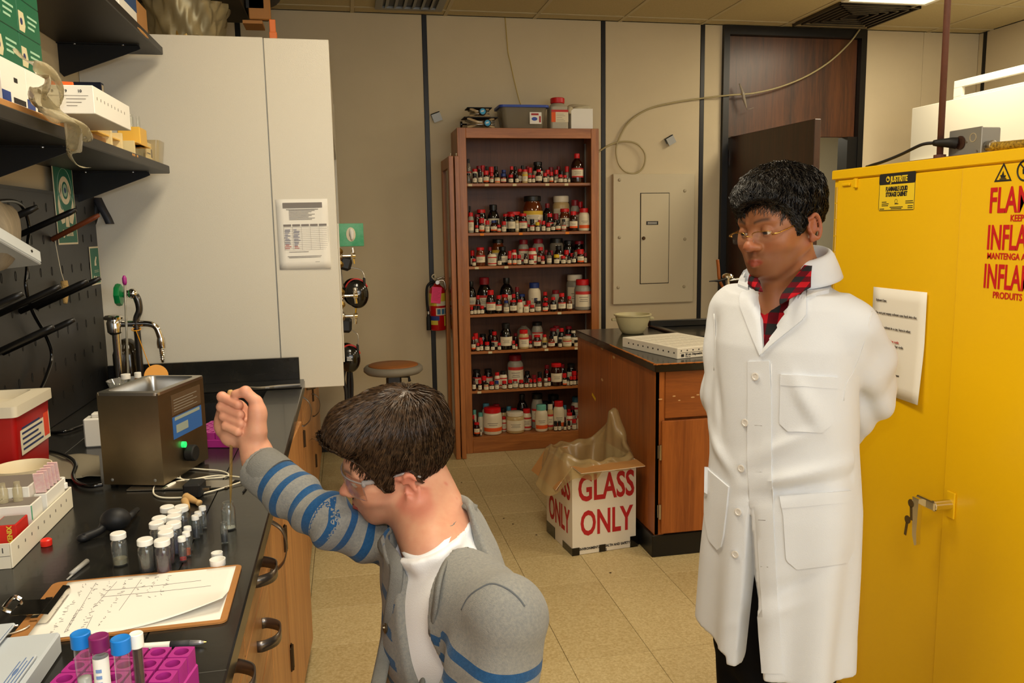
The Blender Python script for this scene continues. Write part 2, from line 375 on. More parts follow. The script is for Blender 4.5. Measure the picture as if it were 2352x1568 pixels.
for i, (lx, ly) in enumerate(LIGHTS_XY):
    lab = ['fluorescent ceiling light over the bench and seated man', 'fluorescent ceiling light behind the camera over the bench', 'lit fluorescent ceiling light in front of the dark ceiling vent by the door', 'fluorescent ceiling light over the yellow cabinet aisle', 'fluorescent ceiling light behind the camera on the right'][i]
    t = T('ceiling_light', lab, 'ceiling light', (lx, ly, CEIL), group='fluorescent ceiling lights')
    add('frame', J(*[box(lx+a, lx+b, ly+c, ly+d, CEIL-.02, CEIL+.001) for a, b, c, d in ((-.305, -.275, -.61, .61), (.275, .305, -.61, .61), (-.275, .275, -.61, -.58), (-.275, .275, .58, .61))]), M_white, t)
    add('diffuser', box(lx-.275, lx+.275, ly-.58, ly+.58, CEIL-.012, CEIL-.006), M_lightpanel, t)
def vent(lab, x0, x1, y0, y1, n, along, dark):
    t = T('ceiling_vent', lab, 'vent', ((x0+x1)/2, (y0+y1)/2, CEIL))
    w = 0.045; m = M_grey if not dark else mat('vent_dark', rgb(70, 62, 48), 0.5)
    add('frame', J(box(x0, x1, y0, y0+w, CEIL-.014, CEIL), box(x0, x1, y1-w, y1, CEIL-.014, CEIL), box(x0, x0+w, y0+w, y1-w, CEIL-.014, CEIL), box(x1-w, x1, y0+w, y1-w, CEIL-.014, CEIL)), m, t)
    add('backing', box(x0+w, x1-w, y0+w, y1-w, CEIL-.001, CEIL+.0005), M_black, t)
    for i in range(n):
        f = (i+.5)/n
        if along == 'y': c = x0+w+(x1-x0-2*w)*f; g = xf(box(-.014, .014, y0+w-(y0+y1)/2, y1-w-(y0+y1)/2, -.0008, .0008), (c, (y0+y1)/2, CEIL-.009), (cos(.6), 0, sin(.6)), (0, 1, 0), (-sin(.6), 0, cos(.6)))
        else: c = y0+w+(y1-y0-2*w)*f; g = xf(box(x0+w-(x0+x1)/2, x1-w-(x0+x1)/2, -.014, .014, -.0008, .0008), ((x0+x1)/2, c, CEIL-.009), (1, 0, 0), (0, cos(.6), sin(.6)), (0, -sin(.6), cos(.6)))
        add('slat', g, m, t)
vent('grey metal ceiling vent near the back wall, left of the bookcase', 0.25, 0.68, 5.06, 5.52, 6, 'y', False)
# square diffuser with nested rings
t = T('ceiling_diffuser', 'dark louvred ceiling vent above the brown door', 'vent', (3.50, 5.27, CEIL))
md = mat('vent_dark', rgb(72, 64, 50), 0.5)
add('backing', box(3.20, 3.80, 4.98, 5.56, CEIL-.002, CEIL), M_black, t)
for i in range(6):
    w = 0.30-0.045*i; z0 = CEIL-.016+.001*i; a = 0.012
    ring = [box(3.5-w, 3.5+w, 5.27-w*.96, 5.27-w*.96+a, z0-.004, z0), box(3.5-w, 3.5+w, 5.27+w*.96-a, 5.27+w*.96, z0-.004, z0), box(3.5-w, 3.5-w+a, 5.27-w*.96, 5.27+w*.96, z0-.004, z0), box(3.5+w-a, 3.5+w, 5.27-w*.96, 5.27+w*.96, z0-.004, z0)]
    add('louvre', J(*ring, box(3.5-w, 3.5-w+.003, 5.27-w*.96, 5.27+w*.96, z0, CEIL-.001), box(3.5+w-.003, 3.5+w, 5.27-w*.96, 5.27+w*.96, z0, CEIL-.001)), md, t)
# ---------------- unseen window added behind the camera to carry the fill light
w1 = S('added_window_1', J(*[box(a, b, WY0-.06, WY0+.01, c, d) for a, b, c, d in ((.3, .36, 1.0, 2.5), (3.44, 3.5, 1.0, 2.5), (.36, 3.44, 1.0, 1.06), (.36, 3.44, 2.44, 2.5), (1.87, 1.93, 1.06, 2.44))]), M_grey)
for a, b in ((.36, 1.87), (1.93, 3.44)): add('pane', box(a, b, WY0-.05, WY0-.045, 1.06, 2.44), mat('fill_glow_pane', rgb(225, 238, 255), 0.3, emit=0.6), w1)  # panes glow as part of the added fill
# ---------------- doorway
dr = S('door_1', J(box(2.715, 2.76, WY1-.03, WY1+.13, 0, 2.925), box(3.81, 3.855, WY1-.03, WY1+.13, 0, 2.925), box(2.76, 3.81, WY1-.03, WY1+.13, 2.865, 2.925)), M_black)
add('transom_panel', box(2.76, 3.81, WY1+.02, WY1+.06, 2.155, 2.865, .003), M_darkwood, dr)
add('stop_bar', box(3.73, 3.81, WY1-.02, WY1+.10, 0, 2.155), M_black, dr)
fe = onz(1893, 268, 2.15); hx, hy = 2.785, WY1+.03
dd = np.array([fe[0]-hx, fe[1]-hy, 0]); L = np.linalg.norm(dd); dd /= L; L = min(L, 1.04); nn = np.array([-dd[1], dd[0], 0])
if nn[1] < 0: nn = -nn
add('door_leaf', xf(box(0, L, 0, .045, 0.01, 2.15, .003), (hx, hy, 0), dd, nn, Z3), M_doorwood, dr)
for z in (2.0, 1.15, .3): add('hinge', xf(box(-.022, .012, -.012, .0, z-.06, z+.06, .003), (hx, hy, 0), dd, nn, Z3), M_steel, dr)
add('door_handle', J(tube([np.array([hx, hy, 1.0])+dd*(L-.07)-nn*.0, np.array([hx, hy, 1.0])+dd*(L-.07)-nn*.05, np.array([hx, hy, 1.0])+dd*(L-.18)-nn*.05], .009, 10), cyl(np.array([hx, hy, 1.0])+dd*(L-.07)-nn*.008, .03, .008, 16, nn)), M_steel, dr, smooth=True, sharp=40)
S('wall_hall', J(box(1.5, 6.0, 8.2, 8.3, 0, 2.95), box(1.5, 6.0, WY1+.13, 8.3, 2.93, 2.98)), mat('hall_paint', rgb(232, 222, 190), 0.8))
# ---------------- electrical panel on the back wall
t = T('electrical_panel', 'beige breaker panel with a narrow hinged door on the back wall', 'electrical panel', (2.195, WY1, .956))
add('cover', box(1.884, 2.505, WY1-.035, WY1, .956, 1.886, .004), M_panelpaint, t)
add('panel_gap', box(2.086, 2.309, WY1-.0362, WY1-.034, 1.099, 1.752), M_ink, t)
pdr = add('panel_door', box(2.091, 2.304, WY1-.041, WY1-.035, 1.104, 1.747, .002), M_panelpaint, t)
add('latch_knob', J(cyl(ony(1478, 547, WY1-.041), .013, .010, 16, (0, -1, 0), .003), cyl(ony(1478, 547, WY1-.051), .006, .008, 12, (0, -1, 0))), mat('bronze', rgb(80, 60, 40), .4, metal=.8), pdr, smooth=True, sharp=40)
npl = ony(1498, 512, WY1-.041); add('nameplate', box(npl[0]-.045, npl[0]+.045, npl[1]-.002, npl[1], npl[2]-.013, npl[2]+.013), M_black, pdr)
add('print', J(*[box(npl[0]-.035, npl[0]+.035, npl[1]-.0026, npl[1]-.002, npl[2]+a, npl[2]+a+.003) for a in (.003, -.006)]), M_white, pdr)
for px, py in ((1423, 413), (1423, 545), (1420, 660), (1573, 438), (1573, 549), (1571, 658)): add('screw', ell(ony(px, py, WY1-.036), (.012, .006, .012), 10, 6), M_screw, t, smooth=True)
# ---------------- little wall clips
def wall_clip(lab, px, py, ang):
    c = ony(px, py, WY1); t = T('wall_clip', lab, 'clip', tuple(c))
    ux = np.array([cos(ang), 0, sin(ang)]); uz = np.array([-sin(ang), 0, cos(ang)])
    add('bracket', xf(J(box(-.03, .03, -.004, 0, -.012, .03), box(-.03, .03, -.035, -.004, .024, .03), box(-.03, .03, -.035, -.03, -.03, .03)), c, ux, Y3, uz), M_grey, t)
    add('screw', ell(c+np.array([.0, -.005, .004]), (.006, .003, .006), 8, 5), M_steel, t)
wall_clip('small grey metal clip on the wall between extinguisher and vent', 1002, 270, .35)
wall_clip('small dark clip on the wall above the breaker panel', 1537, 323, .5)
# ---------------- tubing, string
pts = [(1376, 352), (1400, 333), (1432, 325), (1462, 331), (1480, 355), (1476, 384), (1458, 398), (1435, 394), (1419, 375), (1415, 345), (1422, 318), (1445, 280), (1490, 250), (1550, 235), (1610, 226), (1680, 218), (1730, 214), (1790, 200), (1850, 176), (1905, 142), (1950, 100), (1976, 62)]
w = [ony(x, y, WY1-(.02 if i < 15 else .045)) for i, (x, y) in enumerate(pts)]; w[0] = np.array([w[0][0]-.02, WY1-.02, w[0][2]]); w[-1] = np.array([w[-1][0], w[-1][1], CEIL-.002])
for k in range(3, 9): w[k] = w[k]+np.array([0, -.012, 0])
tb = add('plastic_tube', tube(w, .0062, 8, sm=8), mat('tubing', rgb(190, 176, 130), .3, trans=.35), None, smooth=True); tag(tb, 'translucent plastic tubing looped along the back wall up to the ceiling vent', 'tube')
cpt = ony(1706, 222, WY1-.045)
add('tube_tie', J(tube([cpt+np.array([-.03, -.004, .09]), cpt+np.array([-.005, -.012, .02]), cpt+np.array([.005, -.012, -.02]), cpt+np.array([.03, -.004, -.08])], [.004, .012, .012, .004], 8, sm=6), tube([cpt+np.array([.03, -.002, -.09]), cpt+np.array([.06, -.002, -.085]), cpt+np.array([.09, -.002, -.075])], .002, 6)), mat('clear_tape', rgb(200, 190, 170), .15, trans=.6), tb, smooth=True)
w = [ony(x, y, WY1-.012) for x, y in ((1160, 33), (1162, 60), (1167, 120), (1172, 142), (1180, 180), (1191, 225), (1196, 240))]; w[0][2] = CEIL
tag(add('string', tube(w, .0028, 6, sm=5), mat('yellow_string', rgb(190, 165, 90), .7), None, smooth=True), 'thin yellow string hanging from the ceiling down behind the bookcase', 'string')
# ================================================================ bookcase of chemicals
M_oak = wood('honey_oak', rgb(128, 72, 28), rgb(178, 110, 52), 'z', 0.4)
M_oakx = wood('honey_oak_x', rgb(128, 72, 28), rgb(178, 110, 52), 'x', 0.4)
M_oakdark = wood('bookcase_back', rgb(78, 46, 24), rgb(104, 62, 34), 'z', 0.6)
BX0, BX1, BY0, BZ = 0.737, 1.692, 5.352, 2.165
bc = T('bookcase', 'tall oak bookcase packed with chemical bottles against the back wall', 'bookcase', ((BX0+BX1)/2, 5.5, 0))
add('side_panel', box(BX0, BX0+.02, BY0+.018, 5.655, 0.0, BZ, .002), M_oak, bc)
add('side_panel', box(BX1-.02, BX1, BY0+.018, 5.655, 0.0, BZ, .002), M_oak, bc)
add('stile', box(BX0, BX0+.058, BY0, BY0+.018, 0.0, BZ, .002), M_oak, bc)
add('stile', box(BX1-.054, BX1, BY0, BY0+.018, 0.0, BZ, .002), M_oak, bc)
add('top_rail', box(BX0+.058, BX1-.054, BY0, BY0+.018, 2.10, BZ, .002), M_oakx, bc)
add('kick_board', box(BX0+.058, BX1-.054, BY0, BY0+.018, 0.0, .095, .002), M_oakx, bc)
add('back_panel', box(BX0+.02, BX1-.02, 5.64, 5.655, 0.05, 2.15), M_oakdark, bc)
add('top_board', box(BX0+.02, BX1-.02, BY0+.018, 5.64, 2.145, BZ), M_oakx, bc)
SHZ = [1.812, 1.490, 1.270, .948, .699, .4285, .1115]
M_tagw = mat('shelf_tag', rgb(214, 200, 160), .7); M_tago = mat('orange_tag', rgb(232, 130, 20), .6)
for i, z in enumerate(SHZ):
    sh = add('shelf', box(BX0+.0205, BX1-.0205, BY0+.0185 if i < 6 else BY0+.0005, 5.639, z-.019, z, .002), M_oakx, bc)
    tags = [[(1080, 431), (1118, 430), (1182, 428), (1257, 427), (1301, 427)], [(1107, 538), (1196, 536), (1303, 533)], [(1095, 616), (1163, 615)], [(1285, 720)], [(1126, 812), (1255, 805), (1324, 801)], [(1101, 903)], []][i]
    for px, py in tags:
        c = ony(px, py, BY0+.0185); add('shelf_tag', box(c[0]-.013, c[0]+.013, BY0+.0165, BY0+.0185, z-.0185, z-.004), M_tago if i == 1 else M_tagw, sh)
for x in (BX1-.032, BX1-.026): pass
for y in (5.40, 5.60): add('shelf_standard', box(BX1-.028, BX1-.0202, y-.008, y+.008, .13, 2.09), M_grey, bc)
add('strike_plate', box(BX1-.0, BX1+.003, BY0+.03, BY0+.06, .93, 1.0), M_steel, bc)
# two glazed door frames stood on edge beside the bookcase
M_pane = glass('door_glass', (.92, .94, .9, 1), 1.0)
for n, (xa, lab) in enumerate(((0.6625, 'oak framed glass cabinet door stood on edge, farther from the bookcase'), (0.7005, 'oak framed glass cabinet door stood on edge right beside the bookcase'))):
    t = T('cabinet_door', lab, 'cabinet door', (xa, 5.43, 0), group='loose glass doors beside the bookcase'); xb = xa+.030
    y0, y1, z1 = 5.225, 5.645, 1.975
    for a, b in ((y0, y0+.06), (y1-.06, y1)): add('stile', box(xa, xb, a, b, 0.002, z1, .002), M_oak, t)
    for a, b in ((0.002, .09), (z1-.07, z1)): add('rail', box(xa+.001, xb-.001, y0+.06, y1-.06, a, b, .002), M_oak, t)
    add('pane', box(xa+.013, xa+.017, y0+.055, y1-.055, .085, z1-.065), M_pane, t)
    add('pivot_pin', J(cyl((xa+.015, y0+.03, z1), .003, .018, 8), cyl((xa+.015, y0+.03, z1+.014), .006, .004, 8)), M_steel, t)
    if n: add('hinge', box(xb, xb+.003, y0+.012, y0+.036, 1.02, 1.11, .001), M_steel, t)
# ================================================================ things on top of the bookcase
M_jack = mat('jack_steel', rgb(120, 98, 66), .3, metal=.9); M_blue = mat('blue_knob', rgb(30, 150, 200), .4)
def lab_jack(lab, cx, cz, w, h, kx, kz, y0=5.40, d=.13, knob_left=False):
    t = T('lab_jack', lab, 'lab jack', (cx, y0+d/2, cz), group='lab jacks on the bookcase')
    add('base_plate', box(cx-w/2, cx+w/2, y0, y0+d, cz, cz+.006, .001), M_jack, t)
    add('top_plate', box(cx-w/2-.012, cx+w/2+.012, y0-.006, y0+d+.006, cz+h-.006, cz+h, .001), M_blackmat, t)
    for yy in (y0+.012, y0+d-.012):
        for s_ in (1, -1):
            a = np.array([cx-s_*w*.45, yy, cz+.008]); b = np.array([cx+s_*w*.45, yy+.004*s_, cz+h-.008]); dd_ = b-a; L_ = np.linalg.norm(dd_); dd_ /= L_
            add('scissor_arm', xf(box(0, L_, -.002, .002, -.007, .007), a, dd_, Y3, np.cross(dd_, Y3)), M_jack, t)
    add('cross_rod', J(cyl((cx-w*.46, y0+.012, cz+h/2+.008), .005, w*.92, 10, (1, 0, 0)), cyl((cx-w*.46, y0+.012, cz+h/2-.010), .005, w*.92, 10, (1, 0, 0))), M_steel, t, smooth=True)
    add('knob', J(mi(cyl((kx, y0+.004, kz), .026, .016, 20, (0, -1, 0), .003), 0), mi(cyl((kx, y0-.0125, kz), .019, .002, 20, (0, -1, 0)), 1)), [M_blackgloss, M_blue], t, smooth=True, sharp=40)
    add('print', J(*[quadxy((kx-.011+.004*k, y0-.0150, kz-.005+.001*k), X3, Z3, .003, .010, .0004) for k in range(5)]), M_white, t)
    if knob_left: add('side_knob', J(cyl((cx-w/2-.035, y0+.03, cz+.03), .020, .014, 16, (1, 0, 0), .003), cyl((cx-w/2-.03, y0+.03, cz+.03), .005, .06, 8, (1, 0, 0))), M_blackgloss, t, smooth=True, sharp=40)
    return t
lab_jack('lower black scissor lab jack with round blue knob on the bookcase', .905, BZ, .20, .075, .945, BZ+.035, knob_left=True)
lab_jack('upper smaller lab jack with blue knob, stacked on another jack', .897, BZ+.0755, .14, .06, .915, BZ+.108, d=.11)
M_tub = glass('tub_plastic', (.62, .58, .50, 1), .6, .15, .55, rgb(150, 140, 118)[:3]+(1,))
M_bluelid = mat('blue_lid', rgb(38, 70, 165), .4)
t = T('storage_tub', 'grey translucent plastic tub with blue lid on the bookcase', 'tub', (1.19, 5.46, BZ))
def frustum(x0, x1, y0, y1, z0, z1, e, r=.03, n=4):
    a = rrect(x1-x0-2*e, y1-y0-2*e, r, n, (x0+x1)/2, (y0+y1)/2); b = rrect(x1-x0, y1-y0, r, n, (x0+x1)/2, (y0+y1)/2); N = len(a)
    V = [(p[0], p[1], z0) for p in a]+[(p[0], p[1], z1) for p in b]
    return V, [list(range(N))[::-1], [i+N for i in range(N)]]+[[i, (i+1) % N, (i+1) % N+N, i+N] for i in range(N)]
add('tub', frustum(1.035, 1.345, 5.375, 5.575, BZ, BZ+.135, .022), M_tub, t, smooth=True, sharp=40)
add('lid', J(frustum(1.022, 1.358, 5.36, 5.59, BZ+.135, BZ+.150, .0), frustum(1.05, 1.33, 5.39, 5.56, BZ+.15, BZ+.154, .004)), M_bluelid, t, smooth=True, sharp=40)
lb = add('label', box(1.225, 1.305, 5.3735, 5.3745, BZ+.03, BZ+.105, .0), M_paper, t)
add('print', J(box(1.235, 1.285, 5.3728, 5.3735, BZ+.085, BZ+.098), box(1.288, 1.30, 5.3728, 5.3735, BZ+.04, BZ+.08)), mat('print_red', rgb(170, 50, 50), .6), lb)
add('print_patch', ell((1.257, 5.3732, BZ+.062), (.020, .0006, .012), 12, 6), M_bluelid, lb)
M_hdpe = mat('cloudy_plastic', rgb(176, 168, 146), .35, var=.05)
M_redcap = mat('red_cap', rgb(200, 24, 28), .35); M_lab = mat('label_paper', rgb(226, 214, 184), .6)
M_labred = mat('label_red', rgb(196, 50, 44), .6); M_laborange = mat('label_orange', rgb(232, 92, 30), .6); M_print = mat('print_grey', rgb(130, 122, 110), .7)
t = T('plastic_bottle', 'large square grey bottle with red cap standing on top of the bookcase', 'bottle', (1.434, 5.45, BZ))
add('body', J(frustum(1.372, 1.496, 5.39, 5.51, BZ, BZ+.145, .0, .02), *[frustum(1.434-a, 1.434+a, 5.45-a*.97, 5.45+a*.97, BZ+z0, BZ+z1, a-b, min(.02, b*.6)) if False else lathe([(.06*1.0, BZ+.142), (.056, BZ+.158), (.045, BZ+.168), (.040, BZ+.172)], 24, (1.434, 5.45, 0)) for a, b, z0, z1 in ((1, 1, 1, 1),)]), M_hdpe, t, smooth=True, sharp=40)
add('cap', cyl((1.434, 5.45, BZ+.172), .048, .036, 24, b=.004), M_redcap, t, smooth=True, sharp=40)
lb = add('label', box(1.405, 1.492, 5.3882, 5.39, BZ+.045, BZ+.11), M_lab, t)
add('label_band', J(mi(box(1.376, 1.492, 5.3880, 5.3898, BZ+.11, BZ+.125), 0), mi(box(1.376, 1.404, 5.3880, 5.3898, BZ+.045, BZ+.109), 1)), [M_labred, M_laborange], t)
add('print', J(*[box(1.410, 1.47-.01*(k % 3), 5.3876, 5.3882, BZ+.052+.011*k, BZ+.054+.011*k) for k in range(5)]), M_print, lb)
t = T('white_box', 'small open white box with a crumpled cloth on the bookcase', 'box', (1.59, 5.46, BZ))
add('carton', J(box(1.515, 1.665, 5.40, 5.403, BZ, BZ+.135), box(1.515, 1.665, 5.527, 5.53, BZ, BZ+.135), box(1.515, 1.518, 5.403, 5.527, BZ, BZ+.135), box(1.662, 1.665, 5.403, 5.527, BZ, BZ+.135), box(1.518, 1.662, 5.403, 5.527, BZ, BZ+.003)), M_white, t)
def crumple(cx, cy, cz, rx, ry, rz, seed, nu=22, nv=14, amp=.35):
    rs = np.random.RandomState(seed); W = rs.randn(7, 3)*3; ph = rs.rand(7)*6
    def fn(u, v):
        th = pi*v; p = np.array([sin(th)*cos(2*pi*u), sin(th)*sin(2*pi*u), -cos(th)]); r = 1+amp*sum(sin(W[k] @ p+ph[k])/7*1.6 for k in range(7))
        return np.array([cx, cy, cz])+p*r*np.array([rx, ry, rz])
    return grid(fn, nu, nv, True)
tag(add('cloth', J(crumple(1.585, 5.465, BZ+.140, .078, .055, .028, 3), tube([(1.51, 5.40, BZ+.14), (1.50, 5.395, BZ+.12), (1.507, 5.392, BZ+.10)], [.02, .012, .005], 8, sm=4)), mat('off_white_cloth', rgb(196, 184, 152), .9), None, smooth=True), 'crumpled cream cloth lying in the white box on the bookcase', 'cloth')
# ================================================================ stool
t = T('lab_stool', 'round lab stool with brown seat and grey rim by the back wall', 'stool', (.245, 4.75, 0))
sz = .715
add('seat_rim', lathe([(.10, sz-.03), (.155, sz-.025), (.172, sz-.01), (.172, sz+.008), (.16, sz+.02), (.145, sz+.021)], 36, (.245, 4.75, 0)), mat('grey_rubber', rgb(132, 126, 112), .6), t, smooth=True, sharp=50)
add('seat', lathe([(.146, sz+.0205), (.14, sz+.027), (.05, sz+.029), (1e-7, sz+.029)], 36, (.245, 4.75, 0)), mat('brown_seat', rgb(158, 96, 44), .5, var=.1, vscale=20), t, smooth=True)
add('post', J(cyl((.245, 4.75, .36), .045, .30, 20), box(.205, .285, 4.70, 4.80, sz-.10, sz-.03, .008)), mat('stool_post', rgb(70, 72, 74), .45, metal=.5), t, smooth=True, sharp=40)
add('lever', tube([(.285, 4.74, sz-.045), (.33, 4.72, sz-.045), (.335, 4.72, sz-.075)], .009, 8), M_black, t)
for k in range(4):
    a = pi/4+k*pi/2; add('leg', tube([(.245+.04*cos(a), 4.75+.04*sin(a), .42), (.245+.22*cos(a), 4.75+.22*sin(a), .013)], .012, 10), M_grey, t, smooth=True)
add('foot_ring', tube([(.245+.165*cos(q), 4.75+.165*sin(q), .155) for q in np.linspace(0, 2*pi, 28, endpoint=False)], .008, 8, closed=True), M_grey, t, smooth=True)
# ================================================================ fire extinguisher
ex, ey = .604, 5.585
t = T('fire_extinguisher', 'red fire extinguisher with pink tag hanging on the back wall', 'fire extinguisher', (ex, ey, .83))
add('cylinder', lathe([(.050, .83), (.055, .836), (.055, 1.09), (.05, 1.115), (.035, 1.13), (.022, 1.14), (.02, 1.15)], 28, (ex, ey, 0)), M_red, t, smooth=True, sharp=50)
add('valve', J(cyl((ex, ey, 1.148), .018, .022, 16), cyl((ex, ey-.01, 1.16), .014, .04, 14, (0, -1, 0))), M_steel, t, smooth=True, sharp=40)
add('handle', J(tube([(ex-.005, ey-.03, 1.165), (ex+.04, ey-.035, 1.172), (ex+.052, ey-.04, 1.145), (ex+.056, ey-.04, 1.11)], .006, 8, sm=5), tube([(ex-.005, ey-.03, 1.18), (ex+.035, ey-.035, 1.195), (ex+.05, ey-.04, 1.19)], .006, 8, sm=5)), M_steel, t, smooth=True)
add('pull_pin', tube([(ex-.02, ey-.03, 1.18), (ex-.035, ey-.035, 1.20), (ex-.02, ey-.04, 1.215), (ex-.008, ey-.035, 1.195)], .004, 6, sm=5), M_lab, t)
add('hose', tube([(ex-.015, ey-.02, 1.163), (ex-.05, ey-.03, 1.155), (ex-.072, ey-.03, 1.12), (ex-.074, ey-.03, 1.03), (ex-.066, ey-.03, .95)], .009, 10, sm=6), M_blackmat, t, smooth=True)
add('nozzle', lathe([(.016, .835), (.016, .92), (.011, .935), (.011, .955)], 16, (ex-.066, ey-.03, 0)), M_blackmat, t, smooth=True, sharp=40)
add('hose_collar', cyl((ex-.066, ey-.03, .945), .013, .018, 14), M_steel, t)
def band(z0, z1, a0, a1, r, c, n=10):
    P = [(c[0]+r*sin(a), c[1]-r*cos(a), z) for z in (z0, z1) for a in np.linspace(a0, a1, n)]
    return solid((P, [[i, i+1, i+1+n, i+n] for i in range(n-1)]), -.0004)
M_lyel = mat('label_yellow', rgb(214, 190, 60), .6); M_lblue = mat('label_blue', rgb(40, 60, 130), .6)
c_ = (ex, ey); R_ = .0553
add('label', band(1.0, 1.085, -1.5, 1.5, R_, c_), M_lyel, t); add('label', band(1.0, 1.03, -.2, 1.5, R_+.0003, c_), M_lab, t)
add('label', band(.935, .985, -.3, 1.4, R_, c_), M_lab, t); add('label', band(.90, .93, -1.5, .1, R_, c_), M_lblue, t); add('label', band(.87, .90, -1.5, -.1, R_, c_), M_lyel, t); add('label', band(.86, .93, .8, 1.2, R_, c_), M_lyel, t)
add('pictogram', J(*[band(.942, .978, a, a+.42, R_+.0006, c_, 5) for a in (-.15, .42, .96)]), mat('pict_blue', rgb(60, 110, 150), .6), t)
tgc = (ex-.012, ey-.062, 1.075)
pt = add('inspection_tag', xf(box(-.033, .033, -.0006, .0006, -.055, .055), tgc, (cos(.12), 0, -sin(.12)), (0, 1, 0), (sin(.12), 0, cos(.12))), mat('pink_tag', rgb(255, 70, 130), .6), t)
add('print', J(*[xf(box(-.026, .026-.008*(k % 3), -.0012, -.0006, .045-.010*k, .047-.010*k), tgc, (cos(.12), 0, -sin(.12)), Y3, (sin(.12), 0, cos(.12))) for k in range(9)]), mat('tag_ink', rgb(190, 40, 90), .7), pt)
add('wall_hook', J(box(ex-.012, ex+.012, ey+.0, WY1-.002, 1.13, 1.145), tube([(ex+.09, WY1-.004, 1.18), (ex+.0, ey+.02, 1.185)], .0025, 6)), M_steel, t)
# ================================================================ island bench
M_islw = wood('island_wood', rgb(128, 66, 22), rgb(172, 98, 40), 'z', 0.38, .8)
M_islwx = wood('island_wood_x', rgb(120, 62, 22), rgb(168, 94, 38), 'x', 0.38, .8)
M_stone = mat('black_benchtop', rgb(24, 24, 23), .22, spec=.5, var=.3, vscale=14, coat=.12)
IX0, IX1, IY0, IY1 = 1.338, 2.42, 3.40, 4.66
t = T('island_bench', 'wooden island cabinet with black base right of the glass waste box', 'cabinet', ((IX0+IX1)/2, (IY0+IY1)/2, 0))
add('plinth', box(IX0-.012, IX1+.01, IY0-.004, IY1, 0, .105, .003), M_black, t)
add('side_panel', box(IX0, IX0+.02, IY0, 4.02, .105, .872, .002), M_islw, t); add('side_panel', box(IX0, IX0+.02, 4.023, IY1, .105, .872, .002), M_islw, t)
add('side_panel', box(IX1-.02, IX1, IY0+.02, IY1, .105, .872), M_islw, t); add('carcass', box(IX0+.02, IX1-.02, IY0+.02, IY1, .105, .872), M_islw, t)
add('face_frame', box(IX0+.001, IX0+.045, IY0-.0, IY0+.02, .105, .872, .001), M_islw, t)
add('drawer_front', box(IX0+.045, 1.92, IY0-.006, IY0+.02, .655, .872, .002), M_islwx, t); add('drawer_front', box(1.924, IX1, IY0-.006, IY0+.02, .655, .872, .002), M_islwx, t)
for a, b in ((IX0+.028, 1.90), (1.904, IX1)):
    dr_ = add('door', box(a, b, IY0-.018, IY0-.001, .115, .645, .003), M_islw, t)
    for z in (.50, .22): add('hinge', J(cyl((a-.006, IY0-.012, z-.035), .006, .07, 10), box(a-.016, a+.002, IY0-.004, IY0-.001, z-.03, z+.03)), M_steel, dr_)
    add('door_pull', tube([(b-.05, IY0-.018, .56), (b-.05, IY0-.05, .55), (b-.05, IY0-.05, .48), (b-.05, IY0-.018, .47)], .006, 8, sm=4), M_steel, dr_)
tp = ony(1362, 911, IY0); tq = onx(1364, 911, IX0)
add('yellow_tape', xf(box(-.035, .035, -.0006, 0, -.008, .008), (IX0-.0002, tq[1], tq[2]), (0, -cos(.28), -sin(.28)), (1, 0, 0), (0, -sin(.28), cos(.28))), mat('yellow_tape', rgb(226, 190, 30), .5), t)
fl_ = [onx(px, py, IX0) for px, py in ((1383, 872), (1383, 800), (1410, 820))]
add('scratch', J(*[xf(ell((0, 0, 0), (.0006, .02, .008), 8, 4), (IX0-.0002, p[1], p[2])) for p in fl_]+[xf(ell((0, 0, 0), (.010-.002*(k % 3), .0006, .003), 8, 4), (1.36+.045*k+.02*(k % 2), IY0-.0062, .745+.012*sin(k*2.1))) for k in range(7)]), mat('scuff', rgb(205, 165, 115), .6), t, kind='stuff')
t = T('island_worktop', 'black stone worktop with chipped edges on the island bench', 'worktop', ((IX0+IX1)/2, (IY0+IY1)/2, .872))
add('slab', J(box(IX0-.014, IX1+.02, IY0-.03, IY1, .872, .91, .004)), M_stone, t)
add('raised_rim', J(box(1.78, IX1, 4.08, 4.12, .91, .925, .004), box(1.78, 1.82, 4.12, 4.62, .91, .925, .004), box(1.78, IX1, 4.62, 4.66, .91, .95, .004)), M_stone, t)
chips = []
for k in range(16):
    a = k/15; y = IY0-.03+.01+a*.62; w_ = .006+.006*abs(sin(k*2.3)); chips.append(xf(ell((0, 0, 0), (w_*.6, .028, .0035), 8, 5), (IX0-.0135+.004, y, .9085)))
for k in range(14): chips.append(xf(ell((0, 0, 0), (.024, .004+.004*abs(sin(k*1.7)), .0035), 8, 5), (IX0+.0+k*.038, IY0-.028, .9085)))
add('chipped_edge', J(*chips), mat('chip', rgb(176, 104, 40), .7), t, kind='stuff')
# faucet seen over the shoulder
f0 = np.array([2.05, 4.30, .91])
fp = ony(1672, 632, 4.2)
t = T('island_faucet', 'chrome lab faucet on the island seen over the white coat shoulder', 'faucet', (fp[0], 4.2, .91))
add('riser', J(cyl((fp[0], 4.2, .91), .022, .02, 16), cyl((fp[0], 4.2, .93), .011, fp[2]-.945, 14)), M_chrome, t, smooth=True, sharp=40)
add('cap', lathe([(.012, 0), (.03, .004), (.032, .016), (.026, .024), (.012, .03)], 18, (fp[0], 4.2, fp[2]-.018)), M_chrome, t, smooth=True, sharp=40)
add('spout', tube([(fp[0], 4.2, fp[2]-.03), (fp[0]+.09, 4.14, fp[2]-.02), (fp[0]+.13, 4.10, fp[2]-.06)], .009, 10, sm=6), M_chrome, t, smooth=True)
hq = [ony(x, y, 4.22) for x, y in ((1648, 596), (1650, 615), (1652, 640), (1660, 660))]
add('hose', tube(hq, .009, 8, sm=6), mat('amber_hose', rgb(150, 80, 20), .4), t, smooth=True)
